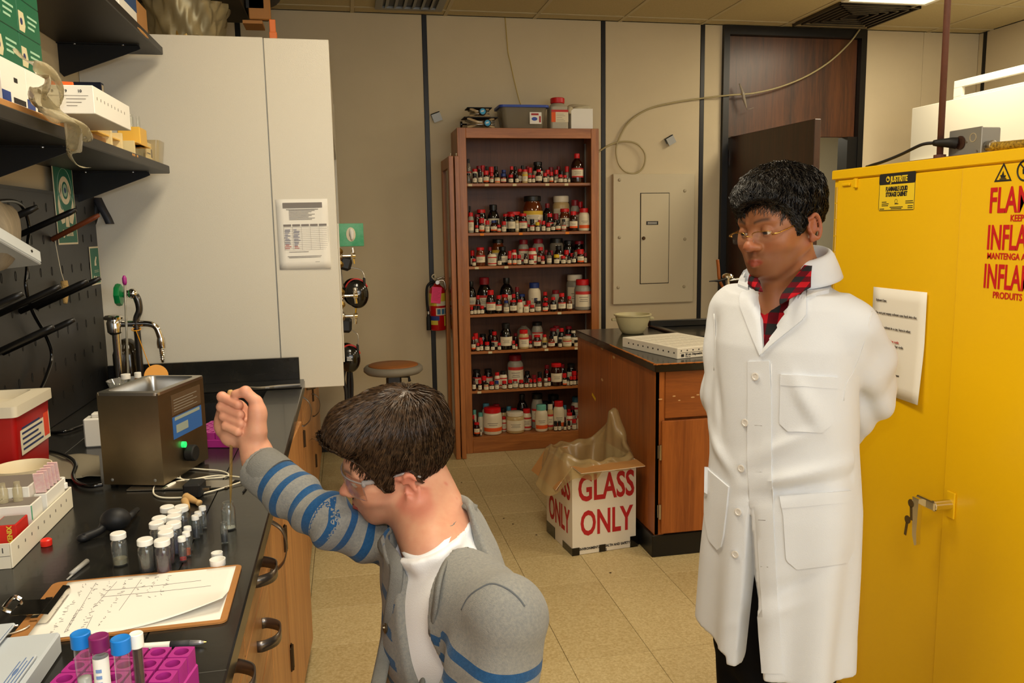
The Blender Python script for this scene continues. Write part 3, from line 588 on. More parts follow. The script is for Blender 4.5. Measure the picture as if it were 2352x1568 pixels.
add('needle_valve', tube([ony(x, y, 4.18) for x, y in ((1629, 646), (1640, 645), (1650, 645), (1668, 640))], [.003, .004, .007, .008], 8), M_black, t)
# bowl
bx, by = 1.594, 4.41
t = add('plastic_bowl', lathe([(.055, .9105), (.062, .913), (.078, .94), (.094, .985), (.10, 1.012), (.108, 1.014), (.108, 1.021), (.098, 1.021), (.092, .99), (.074, .942), (.055, .918), (1e-7, .917)], 32, (bx, by, 0)), mat('frosted_plastic', rgb(214, 204, 160), .35, trans=.25), None, smooth=True, sharp=50)
tag(t, 'frosted plastic bowl on the black island worktop', 'bowl'); [add('bowl_lug', box(bx+q*.1125-.0125, bx+q*.1125+.0125, by-.012, by+.012, .985, 1.0, .003), MATS['frosted_plastic'], t) for q in (-1, 1)]
# vial tray
TO = np.array([1.470, 3.470, .9102]); tx = np.array([.972, .236, 0]); ty = np.array([-.236, .972, 0])*1.0
t = T('vial_tray', 'white perforated cardboard vial tray lying on the island worktop', 'tray', tuple(TO))
wd_, dp, ht = .34, .46, .05
add('tray_lid', xf(box(0, wd_, 0, dp, 0, ht, .002), TO, tx, ty, Z3), mat('white_card', rgb(232, 226, 210), .6), t)
add('print', J(*[xf(box(.02+.033*k, .026+.033*k, -.0008, 0, ht-.016, ht-.010), TO, tx, ty, Z3) for k in range(9)], xf(box(.015, wd_-.01, -.0008, 0, ht-.0235, ht-.022), TO, tx, ty, Z3), *[xf(box(-.0008, 0, .02+.042*k, .028+.042*k, ht*.45, ht*.6), TO, tx, ty, Z3) for k in range(10)], xf(box(.022, .038, -.0008, 0, .008, .021), TO, tx, ty, Z3)), M_ink, t)
add('print_patch', J(*[xf(box(.026+.042*(k % 7), .056+.042*(k % 7), .03+.075*(k//7), .085+.075*(k//7), ht, ht+.0008), TO, tx, ty, Z3) for k in range(35)]), mat('white_card_b', rgb(218, 212, 196), .6), t)
text('20 mL Disposable', TO+tx*.045-ty*.0009+Z3*.014, tx, Z3, .014, M_ink, t, xs=.95, bold=.0003); text('White Top', TO+tx*.045-ty*.0009+Z3*.006, tx, Z3, .0065, M_ink, t)
# ================================================================ GLASS ONLY box
GB = np.array([.975, 3.50, 0]); gx_ = np.array([.324, .039, 0]); gwid = np.linalg.norm(gx_); gx_ /= gwid; gy_ = np.array([-gx_[1], gx_[0], 0]); gd, gh = .335, .43
M_card = mat('white_cardboard', rgb(226, 220, 206), .7, spec=.15, var=.03); M_kraft = mat('kraft', rgb(178, 128, 72), .75, var=.08, vscale=20)
M_redink = mat('red_ink', rgb(178, 28, 32), .6)
t = T('glass_waste_box', 'white GLASS ONLY cardboard box on the floor beside the island', 'box', tuple(GB+gx_*gwid/2+gy_*gd/2), math.atan2(gx_[1], gx_[0]))
L_ = lambda g: xf(g, GB, gx_, gy_, Z3)
add('carton', J(mi(L_(box(0, gwid, 0, .004, 0.002, gh)), 0), mi(L_(box(0, gwid, gd-.004, gd, .002, gh)), 0), mi(L_(box(0, .004, .004, gd-.004, .002, gh)), 0), mi(L_(box(gwid-.004, gwid, .004, gd-.004, .002, gh)), 0), mi(L_(box(.004, gwid-.004, .004, gd-.004, .002, .008)), 1), mi(L_(box(.004, gwid-.004, .004, .0045, .01, gh-.001)), 1), mi(L_(box(.004, gwid-.004, gd-.0045, gd-.004, .01, gh-.001)), 1)), [M_card, M_kraft], t)
def flap(o, ex_, out, w, d, ang, nm='flap'):
    o = np.array(o); out = np.array(out, float); dirn = out*cos(ang)+Z3*sin(ang); nrm = np.cross(ex_, dirn)
    add(nm, J(mi(prism([(0, 0), (w, 0), (w-.004, d), (.004, d)], .002, o, ex_, dirn), 1), mi(prism([(0, 0), (w, 0), (w-.004, d), (.004, d)], -.002, o, ex_, dirn), 0)), [M_kraft, M_card], t)
flap(GB+Z3*gh, gx_, -gy_, gwid, .10, radians(-2)); flap(GB+Z3*gh+gy_*gd, -gy_, -gx_, gd, .13, radians(-52)); flap(GB+gx_*gwid+gy_*gd+Z3*gh, -gx_, gy_, gwid, .12, radians(-40))
fo = GB-gy_*.0008
def redtext(s, u, v, size, xs, side=False, m=M_redink, bold=.004):
    if side: return text(s, GB-gx_*.0008+gy_*(gd-u)+Z3*v, -gy_, Z3, size, m, t, xs=xs, align='CENTER', bold=bold)
    return text(s, fo+gx_*u+Z3*v, gx_, Z3, size, m, t, xs=xs, align='CENTER', bold=bold)
redtext('GLASS', gwid*.53, .262, .172, .60); redtext('ONLY', gwid*.53, .095, .165, .60)
redtext('GLASS', gd*.50, .262, .172, .60, True); redtext('ONLY', gd*.50, .095, .165, .60, True)
redtext('ENVIRONMENTAL HEALTH AND SAFETY', gwid*.5, .022, .0165, .88, m=M_ink, bold=.0006); redtext('682', gwid*.5, .004, .0165, .9, m=M_ink, bold=.0006)
bt = [L_(box(-.002, .035, -.0018, -.0006, -.0, .038)), L_(box(.135, .168, -.0018, -.0006, 0.001, .036)), L_(box(gwid-.03, gwid+.01, -.0018, -.0006, 0.0, .055)), L_(box(-.0018, -.0006, -.002, .12, 0, .035)), L_(box(-.0018, -.0006, .22, gd, 0, .06)), L_(prism([(gwid, 0.001), (gwid+.045, .001), (gwid+.04, .07), (gwid-.01, .09)], .002, (0, .02, 0), X3, Z3))]
add('black_tape', J(*bt), M_blackgloss, t, kind='stuff')
# bag draped over the box
M_bag = glass('bag_film', (.86, .78, .60, 1), .9, .28, .42, rgb(196, 172, 122)[:3]+(1,))
def bag_fn(u, v):
    a = 2*pi*u; cx, cy = gwid/2, gd/2
    ca, sa = cos(a), sin(a); e = 1/((abs(ca)/(gwid/2))**4+(abs(sa)/(gd/2))**4)**.25
    bump = lambda c, w: math.exp(-((((a-c+pi) % (2*pi))-pi)/w)**2)
    pk = bump(.35, .42); lf = bump(3.5, .75); fl = bump(4.35, .5)
    rim = gh+.022+.012*sin(2*a+1)+.15*pk-.012*fl
    fine = .006*sin(7*a+3*v)+.004*sin(15*a-9*v+1)
    if v < .40: k = v/.40; r = e*(.60+.34*k)-.02*pk*k; z = gh-.20+(rim-gh+.20)*k+.008*sin(5*a+6*k)*k; r += .012*sin(5*a+4*k)*k
    elif v < .52: k = (v-.40)/.12; r = e*(.94+.08*k)+.012*k-.02*pk*(1-k); z = rim+.014*sin(k*pi); 
    else:
        k = (v-.52)/.48; r = e*1.02+.012+k*(.012+.095*lf+.006*fl-.012*pk); z = rim-k**1.3*(.035+.14*lf*(1-.8*fl)+.09*pk); r += .010*sin(6*a+2)*k; z += .012*sin(8*a+1)*k
    r += fine*(.4+v); z += .006*sin(11*a+5*v+2)
    return GB+gx_*(cx+r*ca)+gy_*(cy+r*sa)+Z3*z
tag(add('bin_liner', grid(bag_fn, 130, 44, True), M_bag, None, smooth=True, kind='thing'), 'crumpled translucent tan plastic bag draped out of the glass waste box', 'bag')
# ================================================================ yellow cabinet
M_yel = mat('yellow_enamel', rgb(238, 190, 14), .28, spec=.4, bump=.02, bscale=90); M_yel2 = mat('yellow_label', rgb(238, 205, 40), .5)
CX, CX1, CY0, CY1, CZ = 1.50, 1.96, 1.235, 2.335, 1.68
t = T('flammables_cabinet', 'tall yellow flammable liquid storage cabinet behind the man in white', 'cabinet', (1.73, 1.785, 0))
add('body', J(box(CX+.004, CX1, CY0, CY1, .0, CZ, .006)), M_yel, t)
add('top_lip', box(CX-.006, CX+.004, CY0, CY1, CZ-.030, CZ-.001, .003), M_yel, t)
DM = 1.777
d1 = add('door', box(CX-.004, CX+.004, DM+.002, CY1-.032, .06, CZ-.034, .002), M_yel, t)
d2 = add('door', box(CX-.009, CX+.003, CY0+.03, DM-.001, .06, CZ-.034, .002), M_yel, t)
hg = [cyl((CX-.005, CY1-.030, .08+.05*k), .0045, .047, 8) for k in range(31)]
add('piano_hinge', J(*hg), mat('hinge_yellow', rgb(190, 150, 40), .35, metal=.4), t, kind='stuff')
add('door_catch', J(box(CX-.010, CX-.003, 2.235, 2.275, CZ-.052, CZ-.043, .002), box(CX-.012, CX-.003, 2.20, 2.215, CZ-.06, CZ-.032, .002)), M_yel, d1)
lb = add('warning_label', xf(prism(rrect(.152, .102, .008), .0008, (0, 0, 0), X3, Y3), (CX-.0042, 2.024, 1.601), (0, -1, 0), Z3, (-1, 0, 0)), M_yel2, d1)
O_ = lambda y, z, d=.0052: np.array([CX-d, y, z]); xd, zd = (0, -1, 0), (0, 0, 1)
add('label_header', J(xf(prism(rrect(.152, .030, .006), .0004, (0, 0, 0), X3, Y3), (CX-.0050, 2.024, 1.637), xd, Z3, (-1, 0, 0))), M_ink, d1)
add('label_border', J(*[xf(box(a, b, c, d, 0, .0004), (CX-.0050, 2.024, 1.601), xd, Z3, (-1, 0, 0)) for a, b, c, d in ((-.075, -.0735, -.048, .03), (.0735, .075, -.048, .03), (-.072, .072, -.0505, -.049))]), M_ink, d1)
text('JUSTRITE', O_(2.050, 1.6285, .0058), xd, zd, .022, M_yel2, d1, xs=.80, bold=.0006)
add('emblem', J(xf(lathe([(.008, 0), (.008, .0005)], 16), O_(2.062, 1.637, .0054), xd, Z3, (-1, 0, 0))), M_yel2, d1); add('emblem_flame', J(xf(prism([(-.004, -.004), (.004, -.004), (.005, .001), (.001, 0), (.0, .005), (-.003, .001), (-.005, .002)], .0004), O_(2.062, 1.637, .0060), xd, Z3, (-1, 0, 0))), M_ink, d1)
text('FLAMMABLE LIQUID', O_(2.024, 1.604), xd, zd, .0165, M_ink, d1, xs=.62, align='CENTER', bold=.0008)
text('STORAGE CABINET', O_(2.024, 1.589), xd, zd, .0165, M_ink, d1, xs=.62, align='CENTER', bold=.0008)
pr = [xf(lathe([(.006, 0), (.006, .0004), (.005, .0004), (.005, 0)], 14, cap=False), O_(2.024, 1.575, .0050), xd, Z3, (-1, 0, 0))]
for y, z, w_ in ((2.085, 1.573, .02), (2.085, 1.568, .03), (2.085, 1.563, .028), (1.985, 1.573, .03), (1.985, 1.568, .032), (2.05, 1.558, .055), (2.045, 1.554, .045), (2.03, 1.567, .016), (2.094, 1.554, .02), (1.975, 1.56, .02), (1.975, 1.555, .02)): pr.append(xf(box(0, w_, 0, .0022, 0, .0003), O_(y, z, .0050), xd, Z3, (-1, 0, 0)))
add('print', J(*pr), M_ink, d1)
D2 = lambda y, z: np.array([CX-.0098, y, z])
M_redlet = mat('red_lettering', rgb(196, 24, 30), .5)
for s_, y, z, sz_, xs in (('FLAMMABLE', 1.683, 1.537, .082, .62), ('KEEP FIRE AWAY', 1.617, 1.516, .021, .85), ('INFLAMABLE', 1.683, 1.452, .080, .55), ('MANTENGA ALEJADO', 1.679, 1.429, .0205, .85), ('INFLAMMABLE', 1.686, 1.361, .080, .52), ('PRODUITS', 1.654, 1.338, .0215, .85)):
    text(s_, D2(y, z), xd, zd, sz_, M_redlet, d2, xs=xs, bold=.0015 if sz_ > .05 else .0003)
tri = [(-.026, 0), (.026, 0), (0, .042)]; tri2 = [(-.018, .005), (.018, .005), (0, .034)]
add('flame_sign', J(xf(([(-.026, 0, 0), (.026, 0, 0), (0, .043, 0), (-.0195, .004, 0), (.0195, .004, 0), (0, .0355, 0)], [(0, 1, 4, 3), (1, 2, 5, 4), (2, 0, 3, 5)]), D2(1.646, 1.607), xd, Z3, (-1, 0, 0)), xf(prism([(-.006, .008), (.006, .008), (.008, .014), (.003, .013), (.0, .024), (-.004, .015), (-.008, .015)], .0004), D2(1.646, 1.607), xd, Z3, (-1, 0, 0)), xf(prism([(-.010, .005), (.010, .005), (.010, .007), (-.010, .007)], .0004), D2(1.646, 1.607), xd, Z3, (-1, 0, 0))), M_ink, d2)
add('no_fire_sign', J(xf(tube([(.0225*cos(a), .0225*sin(a), 0) for a in np.linspace(0, 2*pi, 28, endpoint=False)], .0022, 4, closed=True), D2(1.583, 1.628), xd, Z3, (-1, 0, 0)), xf(box(-.022, .022, -.0015, .0015, 0, .0006), D2(1.583, 1.628), (0, -.7, -.7), (0, -.7, .7), (-1, 0, 0)), xf(prism([(-.007, -.008), (.007, -.008), (.009, 0), (.0, .012), (-.008, .002)], .0004), D2(1.583, 1.628), xd, Z3, (-1, 0, 0))), M_ink, d2)
hy_, hz_ = 1.748, .800
hp = add('handle_plate', box(CX-.014, CX-.009, hy_-.018, hy_+.012, hz_-.035, hz_+.035, .003), M_yel, d2)
hd = T  # lever handle
lev = add('lever_handle', J(cyl((CX-.012, hy_, hz_), .014, .05, 16, (-1, .0, 0), .002), xf(box(-.009, .060, -.012, .012, -.007, .007, .003), (CX-.058, hy_, hz_), (0, 1, 0), (0, 0, 1), (1, 0, 0)), prism([(-.012, .008), (.012, .008), (.009, -.085), (.012, -.115), (.004, -.12), (-.006, -.095)], .012, (CX-.064, hy_+.046, hz_), (0, -1, 0), Z3)), M_chrome, d2, smooth=True, sharp=30)
for k, (dy, dz, an) in enumerate(((.062, -.012, .1), (.072, -.060, -.15))):
    add('key', J(xf(lathe([(.011, 0), (.011, .002)], 14), (CX-.075, hy_+dy, hz_+dz), (0, -1, 0), Z3, (-1, 0, 0)), xf(box(-.004, .004, -.045, -.009, 0, .002), (CX-.075, hy_+dy, hz_+dz), (0, -cos(an), sin(an)), (0, sin(an), cos(an)), (-1, 0, 0))), mat('key_metal', rgb(120, 108, 80), .35, metal=.9), d2)
# notice on the yellow door
t2 = T('notice_paper', 'white typed notice taped to the yellow cabinet door', 'paper', (CX-.006, 1.985, 1.03))
def sheet(o, x, y, w, h, curl, nz, nu=8, nv=10):
    nz = np.array(nz, float)
    return solid(grid(lambda u, v: np.array(o)+np.array(x)*w*u+np.array(y)*h*v+nz*curl(u, v), nu, nv), .0004)
add('sheet', sheet((CX-.0075, 2.099, 1.033), (0, -1, 0), (0, 0, 1), .223, .301, lambda u, v: .002+.018*max(0, u-.4)*max(0, .5-v)*2, (-1, 0, 0)), M_paper, t2, smooth=True)
M_txt = mat('typed_ink', rgb(96, 90, 86), .8); M_txtr = mat('typed_red', rgb(190, 84, 78), .8)
for dz, s1, m1 in ((.074, 'Do not put empty solvent cans back into the', M_txt), (.114, 'If you put solvent in a can, here is what', M_txt), (.150, 'remove inventory bar code', M_txtr), (.162, 'from can and place the bar code', M_txt), (.174, 'on the inventory disposal', M_txt), (.207, 'Empty, label the can as', M_txtr), (.242, 'rinse can and throw the open', M_txt), (.270, 'in the designated area', M_txtr), (.282, 'facilities can dispose of', M_txt)):
    text(s1, (CX-.0120, 2.081, 1.334-dz), (0, -1, 0), (0, 0, 1), .0100, m1, t2, xs=.95, bold=.0001)
text('Solvent Cans', (CX-.0120, 2.081, 1.296), xd, zd, .0085, M_txt, t2, bold=.0002)
# ---- rod and junction box on the cabinet
M_rust = mat('rusty_pipe', rgb(106, 66, 52), .6, var=.25, vscale=30)
rp = np.array([1.62, 2.018, CZ+.0])
t = T('conduit_pole', 'thin rust brown conduit pole rising from the yellow cabinet to the ceiling', 'pipe', tuple(rp))
add('pole', tube([rp+Z3*.003, rp+np.array([0, .006, CEIL-CZ-.001])], .0085, 10), M_rust, t, smooth=True)
add('flange', J(cyl(rp, .03, .006, 16), cyl(rp, .016, .02, 12)), M_rust, t)
add('base_channel', box(1.585, 1.655, 1.90, 2.10, CZ, CZ+.010, .002), M_rust, t)
t = T('junction_box', 'grey metal outlet box on top of the yellow cabinet', 'outlet box', (1.665, 1.955, CZ+.010))
jb = add('box_body', box(1.64, 1.70, 1.893, 2.002, CZ+.010, CZ+.080, .003), M_grey, t)
add('cover_plate', box(1.637, 1.6405, 1.888, 2.007, CZ+.008, CZ+.082, .002), mat('plate_metal', rgb(150, 150, 146), .4, metal=.5), t)
add('socket', J(cyl((1.637, 1.962, CZ+.047), .018, .003, 20, (-1, 0, 0)), box(1.6325, 1.634, 1.955, 1.957, CZ+.045, CZ+.056), box(1.6325, 1.634, 1.967, 1.969, CZ+.045, CZ+.056)), mat('brown_socket', rgb(58, 36, 26), .4), t)
add('knockout', lathe([(.012, 0), (.012, .001), (.010, .001), (.010, 0)], 18, (1.637, 1.918, CZ+.056), (-1, 0, 0), cap=False), M_screw, t)
add('screw', J(cyl((1.637, 1.940, CZ+.047), .003, .002, 8, (-1, 0, 0)), cyl((1.637, 1.90, CZ+.020), .003, .002, 8, (-1, 0, 0))), M_steel, t)
ht = [(1.66, 1.89, CZ+.03), (1.66, 1.87, CZ+.028), (1.66, 1.80, CZ+.026), (1.66, 1.74, CZ+.024)]
add('connector', cyl((1.66, 1.893, CZ+.032), .013, .022, 14, (0, -1, 0), .002), M_steel, t)
add('yellow_hose', tube(ht, .0115, 12, sm=6), mat('braided_yellow', rgb(196, 160, 50), .5, var=.6, vscale=160, vcol=rgb(70, 50, 20)), t, smooth=True)
add('pipe', tube([(1.66, 1.74, CZ+.022), (1.66, 1.3, CZ+.022)], .013, 12), M_rust, t, smooth=True)
kp = [(1.634, 2.002-.028, CZ+.047), (1.60, 2.02, CZ+.052), (1.585, 2.05, CZ+.05), (1.575, 2.12, CZ+.03), (1.56, 2.18, CZ+.014), (1.57, 2.26, CZ+.007), (1.62, 2.34, CZ+.005), (1.65, 2.36, CZ-.05), (1.65, 2.37, CZ-.3)]
tc_ = T('power_cord', 'black power cord plugged into the grey outlet box', 'cord', (1.6, 2.1, CZ))
add('plug', J(tube([(1.634, 1.974, CZ+.047), (1.622, 1.983, CZ+.049), (1.60, 2.02, CZ+.052)], [.016, .014, .008], 12, sm=4)), M_blackmat, tc_, smooth=True)
add('cord', tube(kp[1:], .0045, 8, sm=8), M_blackmat, tc_, smooth=True)
# metal rod stuck behind the cabinet edge
ra, rb = atd(1914, 412, 2.45), atd(1896, 448, 2.45)
# ================================================================ white hood on the right
M_hoodr = mat('right_hood_paint', rgb(222, 218, 200), .4)
t = T('right_fume_hood', 'white fume hood cabinet behind the yellow cabinet on the right', 'fume hood', (4.3, 4.6, 0))
add('side_front', box(3.9, 3.94, 3.2, 5.157, .90, 2.295, .003), M_hoodr, t); add('shell', J(box(3.94, 4.80, 5.12, 5.157, .9, 2.27), box(3.94, 4.8, 3.2, 3.24, .9, 2.27), box(3.94, 4.8, 3.24, 5.12, 2.24, 2.27)), M_hoodr, t)
add('ledge', box(3.86, 3.90, 3.2, 5.14, 1.90, 1.925, .003), M_hoodr, t); add('base', box(3.95, 4.8, 3.2, 5.15, 0, .90, .004), M_hoodr, t)
for a, b, c, d in ((3.2, 4.77, 2.365, 2.41), (3.2, 4.77, 2.296, 2.31)): add('sash_rail', box(3.905, 3.93, a, b, c, d, .002), M_hoodr, t)
for a, b in ((4.70, 4.77), (3.2, 3.26)): add('sash_stile', box(3.905, 3.93, a, b, 2.31, 2.365, .001), M_hoodr, t)
# ================================================================ left fume hood (its white flank faces the camera)
M_hood = mat('hood_enamel', rgb(214, 208, 192), .30, spec=.45, bump=.10, bscale=420)
M_bench = mat('bench_stone', rgb(22, 22, 21), .24, spec=.5, var=.35, vscale=10, vcol=rgb(36, 35, 31), coat=.10, bump=.02, bscale=40)
M_bwood = wood('bench_oak', rgb(150, 96, 46), rgb(198, 142, 82), 'z', .45, .9); M_bwoody = wood('bench_oak_y', rgb(150, 96, 46), rgb(198, 142, 82), 'y', .45, .9)
M_strap = mat('strap_pull', rgb(120, 112, 104), .3, metal=.9)
HX, HY0, HY1, HZ0, HZ1 = -.030, 3.49, 5.30, .865, 2.283
t = T('left_fume_hood', 'white fume hood whose tall blank side panel faces the camera', 'fume hood', (-.5, 4.4, HZ0))
add('side_panel', box(WX0+.001, -.286, HY0, HY0+.02, .912, HZ1, .001), M_hood, t)
add('corner_post', box(-.282, HX, HY0-.004, HY0+.10, HZ0, HZ1-.003, .002), M_hood, t)
add('seam', box(-.288, -.280, HY0+.004, HY0+.02, .912, HZ1-.004), M_grey, t)
add('side_panel', box(WX0+.001, HX, HY1-.02, HY1, .912, HZ1), M_hood, t)
add('corner_post', box(-.14, HX, HY1-.10, HY1-.021, HZ0, HZ1-.003, .002), M_hood, t)
add('top_panel', box(WX0+.001, HX-.002, HY0+.102, HY1-.022, 2.23, 2.25), M_hood, t)
add('header', box(-.08, HX-.001, HY0+.101, HY1-.101, 1.95, 2.229), M_hood, t)
add('sash', box(-.072, -.066, HY0+.101, HY1-.101, 1.32, 1.949), M_pane, t)
add('liner', box(WX0+.002, WX0+.02, HY0+.021, HY1-.021, .93, 2.229), M_hood, t)
add('work_surface', box(WX0+.021, HX-.012, HY0+.021, HY1-.021, .912, .93), M_bench, t)
def escut(px, py): c = onx(px, py, HX); return c
vy = 3.66
add('mounting_rail', box(HX, HX+.006, 3.60, 3.80, .95, 1.55, .001), M_hood, t)
for nm, z, ln, hz in (('gas_valve', 1.41, .052, 1), ('water_valve', 1.235, .055, 1), ('vacuum_valve', 1.145, .05, -1)):
    c = np.array([HX, vy, z])
    add(nm, J(lathe([(.022, 0), (.018, .006), (.008, .012)], 14, c+X3*.006, (1, 0, 0)), cyl(c+X3*.006, .006, ln, 10, (1, 0, 0)), lathe([(.012, 0), (.016, .008), (.012, .02)], 14, c+X3*ln, (1, 0, 0)), tube([c+X3*(ln+.008)+Z3*.0, c+X3*(ln+.010)+Z3*.02*hz, c+X3*(ln+.008)+Z3*.035*hz], .008, 10), tube([c+X3*(ln+.008)-Z3*.0, c+X3*(ln+.012)-Z3*.035*hz], .0065, 8)), M_chrome, t, smooth=True, sharp=40)
for z in (1.43, 1.375, 1.255, 1.20): add('escutcheon', J(lathe([(.02, 0), (.013, .005), (.007, .012), (1e-7, .014)], 4, (HX+.006, vy-.04, z), (1, 0, 0))), M_yellowbrass, t)
# hood duct on top
t = T('exhaust_duct', 'foil wrapped exhaust duct rising from the left hood into a dark box', 'duct', (-.68, 4.2, 2.25))
add('duct_pipe', lathe([(.125, 2.252), (.125, 2.44)], 32, (-.68, 4.2, 0), cap=False), mat('duct_metal', rgb(196, 170, 110), .25, metal=1.0), t, smooth=True)
def wrap(u, v):
    a = 2*pi*u; r = .14+.05*v+.010*sin(9*a+5*v)+.008*sin(23*a+2)+.006*sin(40*a*1.0+9*v); return (-.68+r*cos(a), 4.2+r*.9*sin(a), 2.40+.17*v+.014*sin(5*a+1)*(1-v))
add('tape_wrap', grid(wrap, 60, 12, True), mat('foil_tape', rgb(160, 146, 110), .4, metal=.5), t, smooth=True)
add('plenum', J(box(-.96, -.42, 4.02, 4.5, 2.57, 2.92, .004), box(-.965, -.41, 4.005, 4.02, 2.57, 2.60)), mat('dark_plenum', rgb(58, 50, 38), .6, metal=.3), t)
for x in (-.85, -.72, -.58): add('bolt', J(cyl((x, 4.0, 2.545), .003, .07, 8), cyl((x, 4.0, 2.555), .008, .008, 8)), M_grey, t)
mo = T('blower_motor', 'dark blower motor bolted beside the duct box above the hood', 'motor', (-.37, 4.25, 2.57))
add('housing', J(lathe([(.05, 0), (.075, .02), (.075, .16), (.05, .19)], 20, (-.33, 4.25, 2.70), (0, 1, 0)), box(-.41, -.33, 4.2, 4.45, 2.57, 2.62)), M_blackmat, mo, smooth=True, sharp=40)
add('bracket', J(box(-.40, -.30, 4.2, 4.23, 2.52, 2.64, .004), box(-.43, -.34, 4.2, 4.34, 2.50, 2.515)), mat('orange_bracket', rgb(176, 120, 60), .6), mo)
for k in range(4): add('bolt', ell((-.33+.05*cos(k*1.57+.5), 4.246, 2.70+.05*sin(k*1.57+.5)), .008, 8, 6), M_steel, mo)
oc = ony(626, 62, 3.56)
tag(add('orange_clip', J(box(oc[0]-.012, oc[0]+.012, 3.555, 3.565, HZ1-.01, HZ1+.085, .002), box(oc[0]-.014, oc[0]+.016, 3.548, 3.57, HZ1-.003, HZ1+.035, .002)), mat('orange_plastic', rgb(206, 104, 36), .5), None), 'orange plastic clip standing on the top edge of the left hood', 'clip')
# notice on hood
t = T('schedule_sheet', 'printed schedule sheet with a table taped to the white hood panel', 'paper', (-.13, HY0-.006, 1.30))
p0 = ony(643, 619, HY0-.006); p1 = ony(633, 458, HY0-.006); p2 = ony(752, 456, HY0-.006)
w_, h_ = np.linalg.norm(p2-p1), np.linalg.norm(p1-p0); ux = (p2-p1)/w_; uz = (p1-p0)/h_; uz = uz-ux*np.dot(ux, uz); uz /= np.linalg.norm(uz)
add('sheet', sheet(p0, ux, uz, w_, h_, lambda u, v: .0015+.012*u*max(0, .35-v)+.006*max(0, u-.75)*2*abs(sin(v*5)), (0, -1, 0)), M_paper, t, smooth=True)
M_tgrey = mat('print_mid_grey', rgb(128, 122, 118), .8); M_tlight = mat('print_light', rgb(176, 170, 164), .8)
Q = lambda u, v, a, b: xf(box(u*w_, (u+a)*w_, v*h_, (v+b)*h_, .0038, .0042), p0, ux, uz, (0, -1, 0))
g0 = [Q(.13, .875, .76, .075)]+[Q(.24, .835-.018*k, .5-.06*(k % 3), .006) for k in range(8)]+[Q(.19, .85, .62, .007), Q(.2, .245, .38, .006), Q(.17, .18, .66, .007), Q(.19, .163, .62, .007), Q(.7, .095, .17, .005)]
g1 = [Q(.12+.172*k, .615, .15, .028) for k in range(5)]
g2 = [Q(.12, .60-.027*k, .84, .003) for k in range(13)]+[Q(.12+.172*k, .275, .004, .33) for k in range(6)]
rs = np.random.RandomState(11)
g3 = [Q(.125+.172*(k % 2)+.02*rs.rand(), .295+.022*(k//2)+.006*rs.rand(), .06+.07*rs.rand(), .010) for k in range(26)]
add('print', J(*[mi(q, 0) for q in g0+g1], *[mi(q, 1) for q in g2]), [M_tgrey, M_tlight], t)
add('handwriting', J(*[mi(q, 0 if i > 4 else 1) for i, q in enumerate(g3)]), [mat('blue_pencil', rgb(150, 150, 168), .8), mat('red_pencil', rgb(200, 120, 120), .8)], t, kind='stuff')
text('GLOVE BOX SCHEDULE', p0+ux*w_*.24+uz*h_*.905+np.array([0, -.0045, 0]), ux, uz, .0105, M_paper, t) if False else None
# ear muffs
def ear_muffs(lab, x, y, z, cx, cz, tilt, r1, r2, padx, padz, ptilt):
    t = T('ear_muffs', lab, 'ear muffs', (x, y, z), group='ear muffs hanging on the left hood')
    c = np.array([cx, y-.02, cz]); ca, sa = cos(tilt), sin(tilt); R = np.array([[ca, 0, sa], [0, 1, 0], [-sa, 0, ca]])
    add('cup', ell(c, (r1, .034, r2), 24, 16, R), M_blackgloss, t, smooth=True)
    add('cup', ell(c+np.array([-.015, .115, .0]), (r1, .034, r2), 24, 16, R), M_blackgloss, t, smooth=True)
    add('ring', J(tube([c+R.T@np.array([(r1+.001)*cos(a), .014, (r2+.001)*sin(a)]) for a in np.linspace(.35, 2.6, 16)], .0045, 8)), mat('ring_red', rgb(190, 40, 34), .35), t, smooth=True)
    pw, ph = .028, .033; pc = np.array([padx, y-.01, padz]); cp, sp = cos(ptilt), sin(ptilt)
    add('headband_pad', xf(J(box(-pw, pw, -.012, .10, -ph, ph, .012)), pc, (cp, 0, -sp), Y3, (sp, 0, cp)), mat('band_pad', rgb(24, 24, 24), .45), t)
    e = c+R.T@np.array([r1*.75, 0, r2*.7])
    add('wire_arm', J(tube([pc+np.array([pw*.8, .0, -ph*.6]), (pc+e)/2+np.array([.028, 0, .012]), e+np.array([.004, 0, .02]), e+np.array([.004, 0, -.015])], .0022, 6, sm=5), tube([pc+np.array([-pw*.8, .08, -ph*.6]), c+np.array([-r1-.008, .1, .03]), c+np.array([-r1*.9, .11, -.0])], .0022, 6, sm=5)), M_steel, t)
    add('yoke', box(e[0]-.004, e[0]+.007, y-.03, y+.012, e[2]-.03, e[2]+.022, .003), M_blackmat, t)
    add('cup_mark', J(*[xf(box(-.012, .012-.004*(k % 2), -.0006, .0006, .006-.007*k, .010-.007*k), c+np.array([-.002, -.0345, .006])) for k in range(3)]), mat('silver_print', rgb(190, 190, 190), .4), t)
mu = ony(820, 674, 3.80); pd = ony(794, 604, 3.80)
ear_muffs('upper pair of black ear muffs hanging from the hood valves', mu[0]-.04, 3.80, mu[2]+.1, mu[0], mu[2], .12, .052, .066, pd[0], pd[2], .30)
mu = ony(804, 823, 3.80); pd = ony(794, 747, 3.80)
ear_muffs('lower pair of black ear muffs hanging under the first pair', mu[0]-.04, 3.80, mu[2]+.1, mu[0], mu[2], .0, .047, .062, pd[0], pd[2], .06)
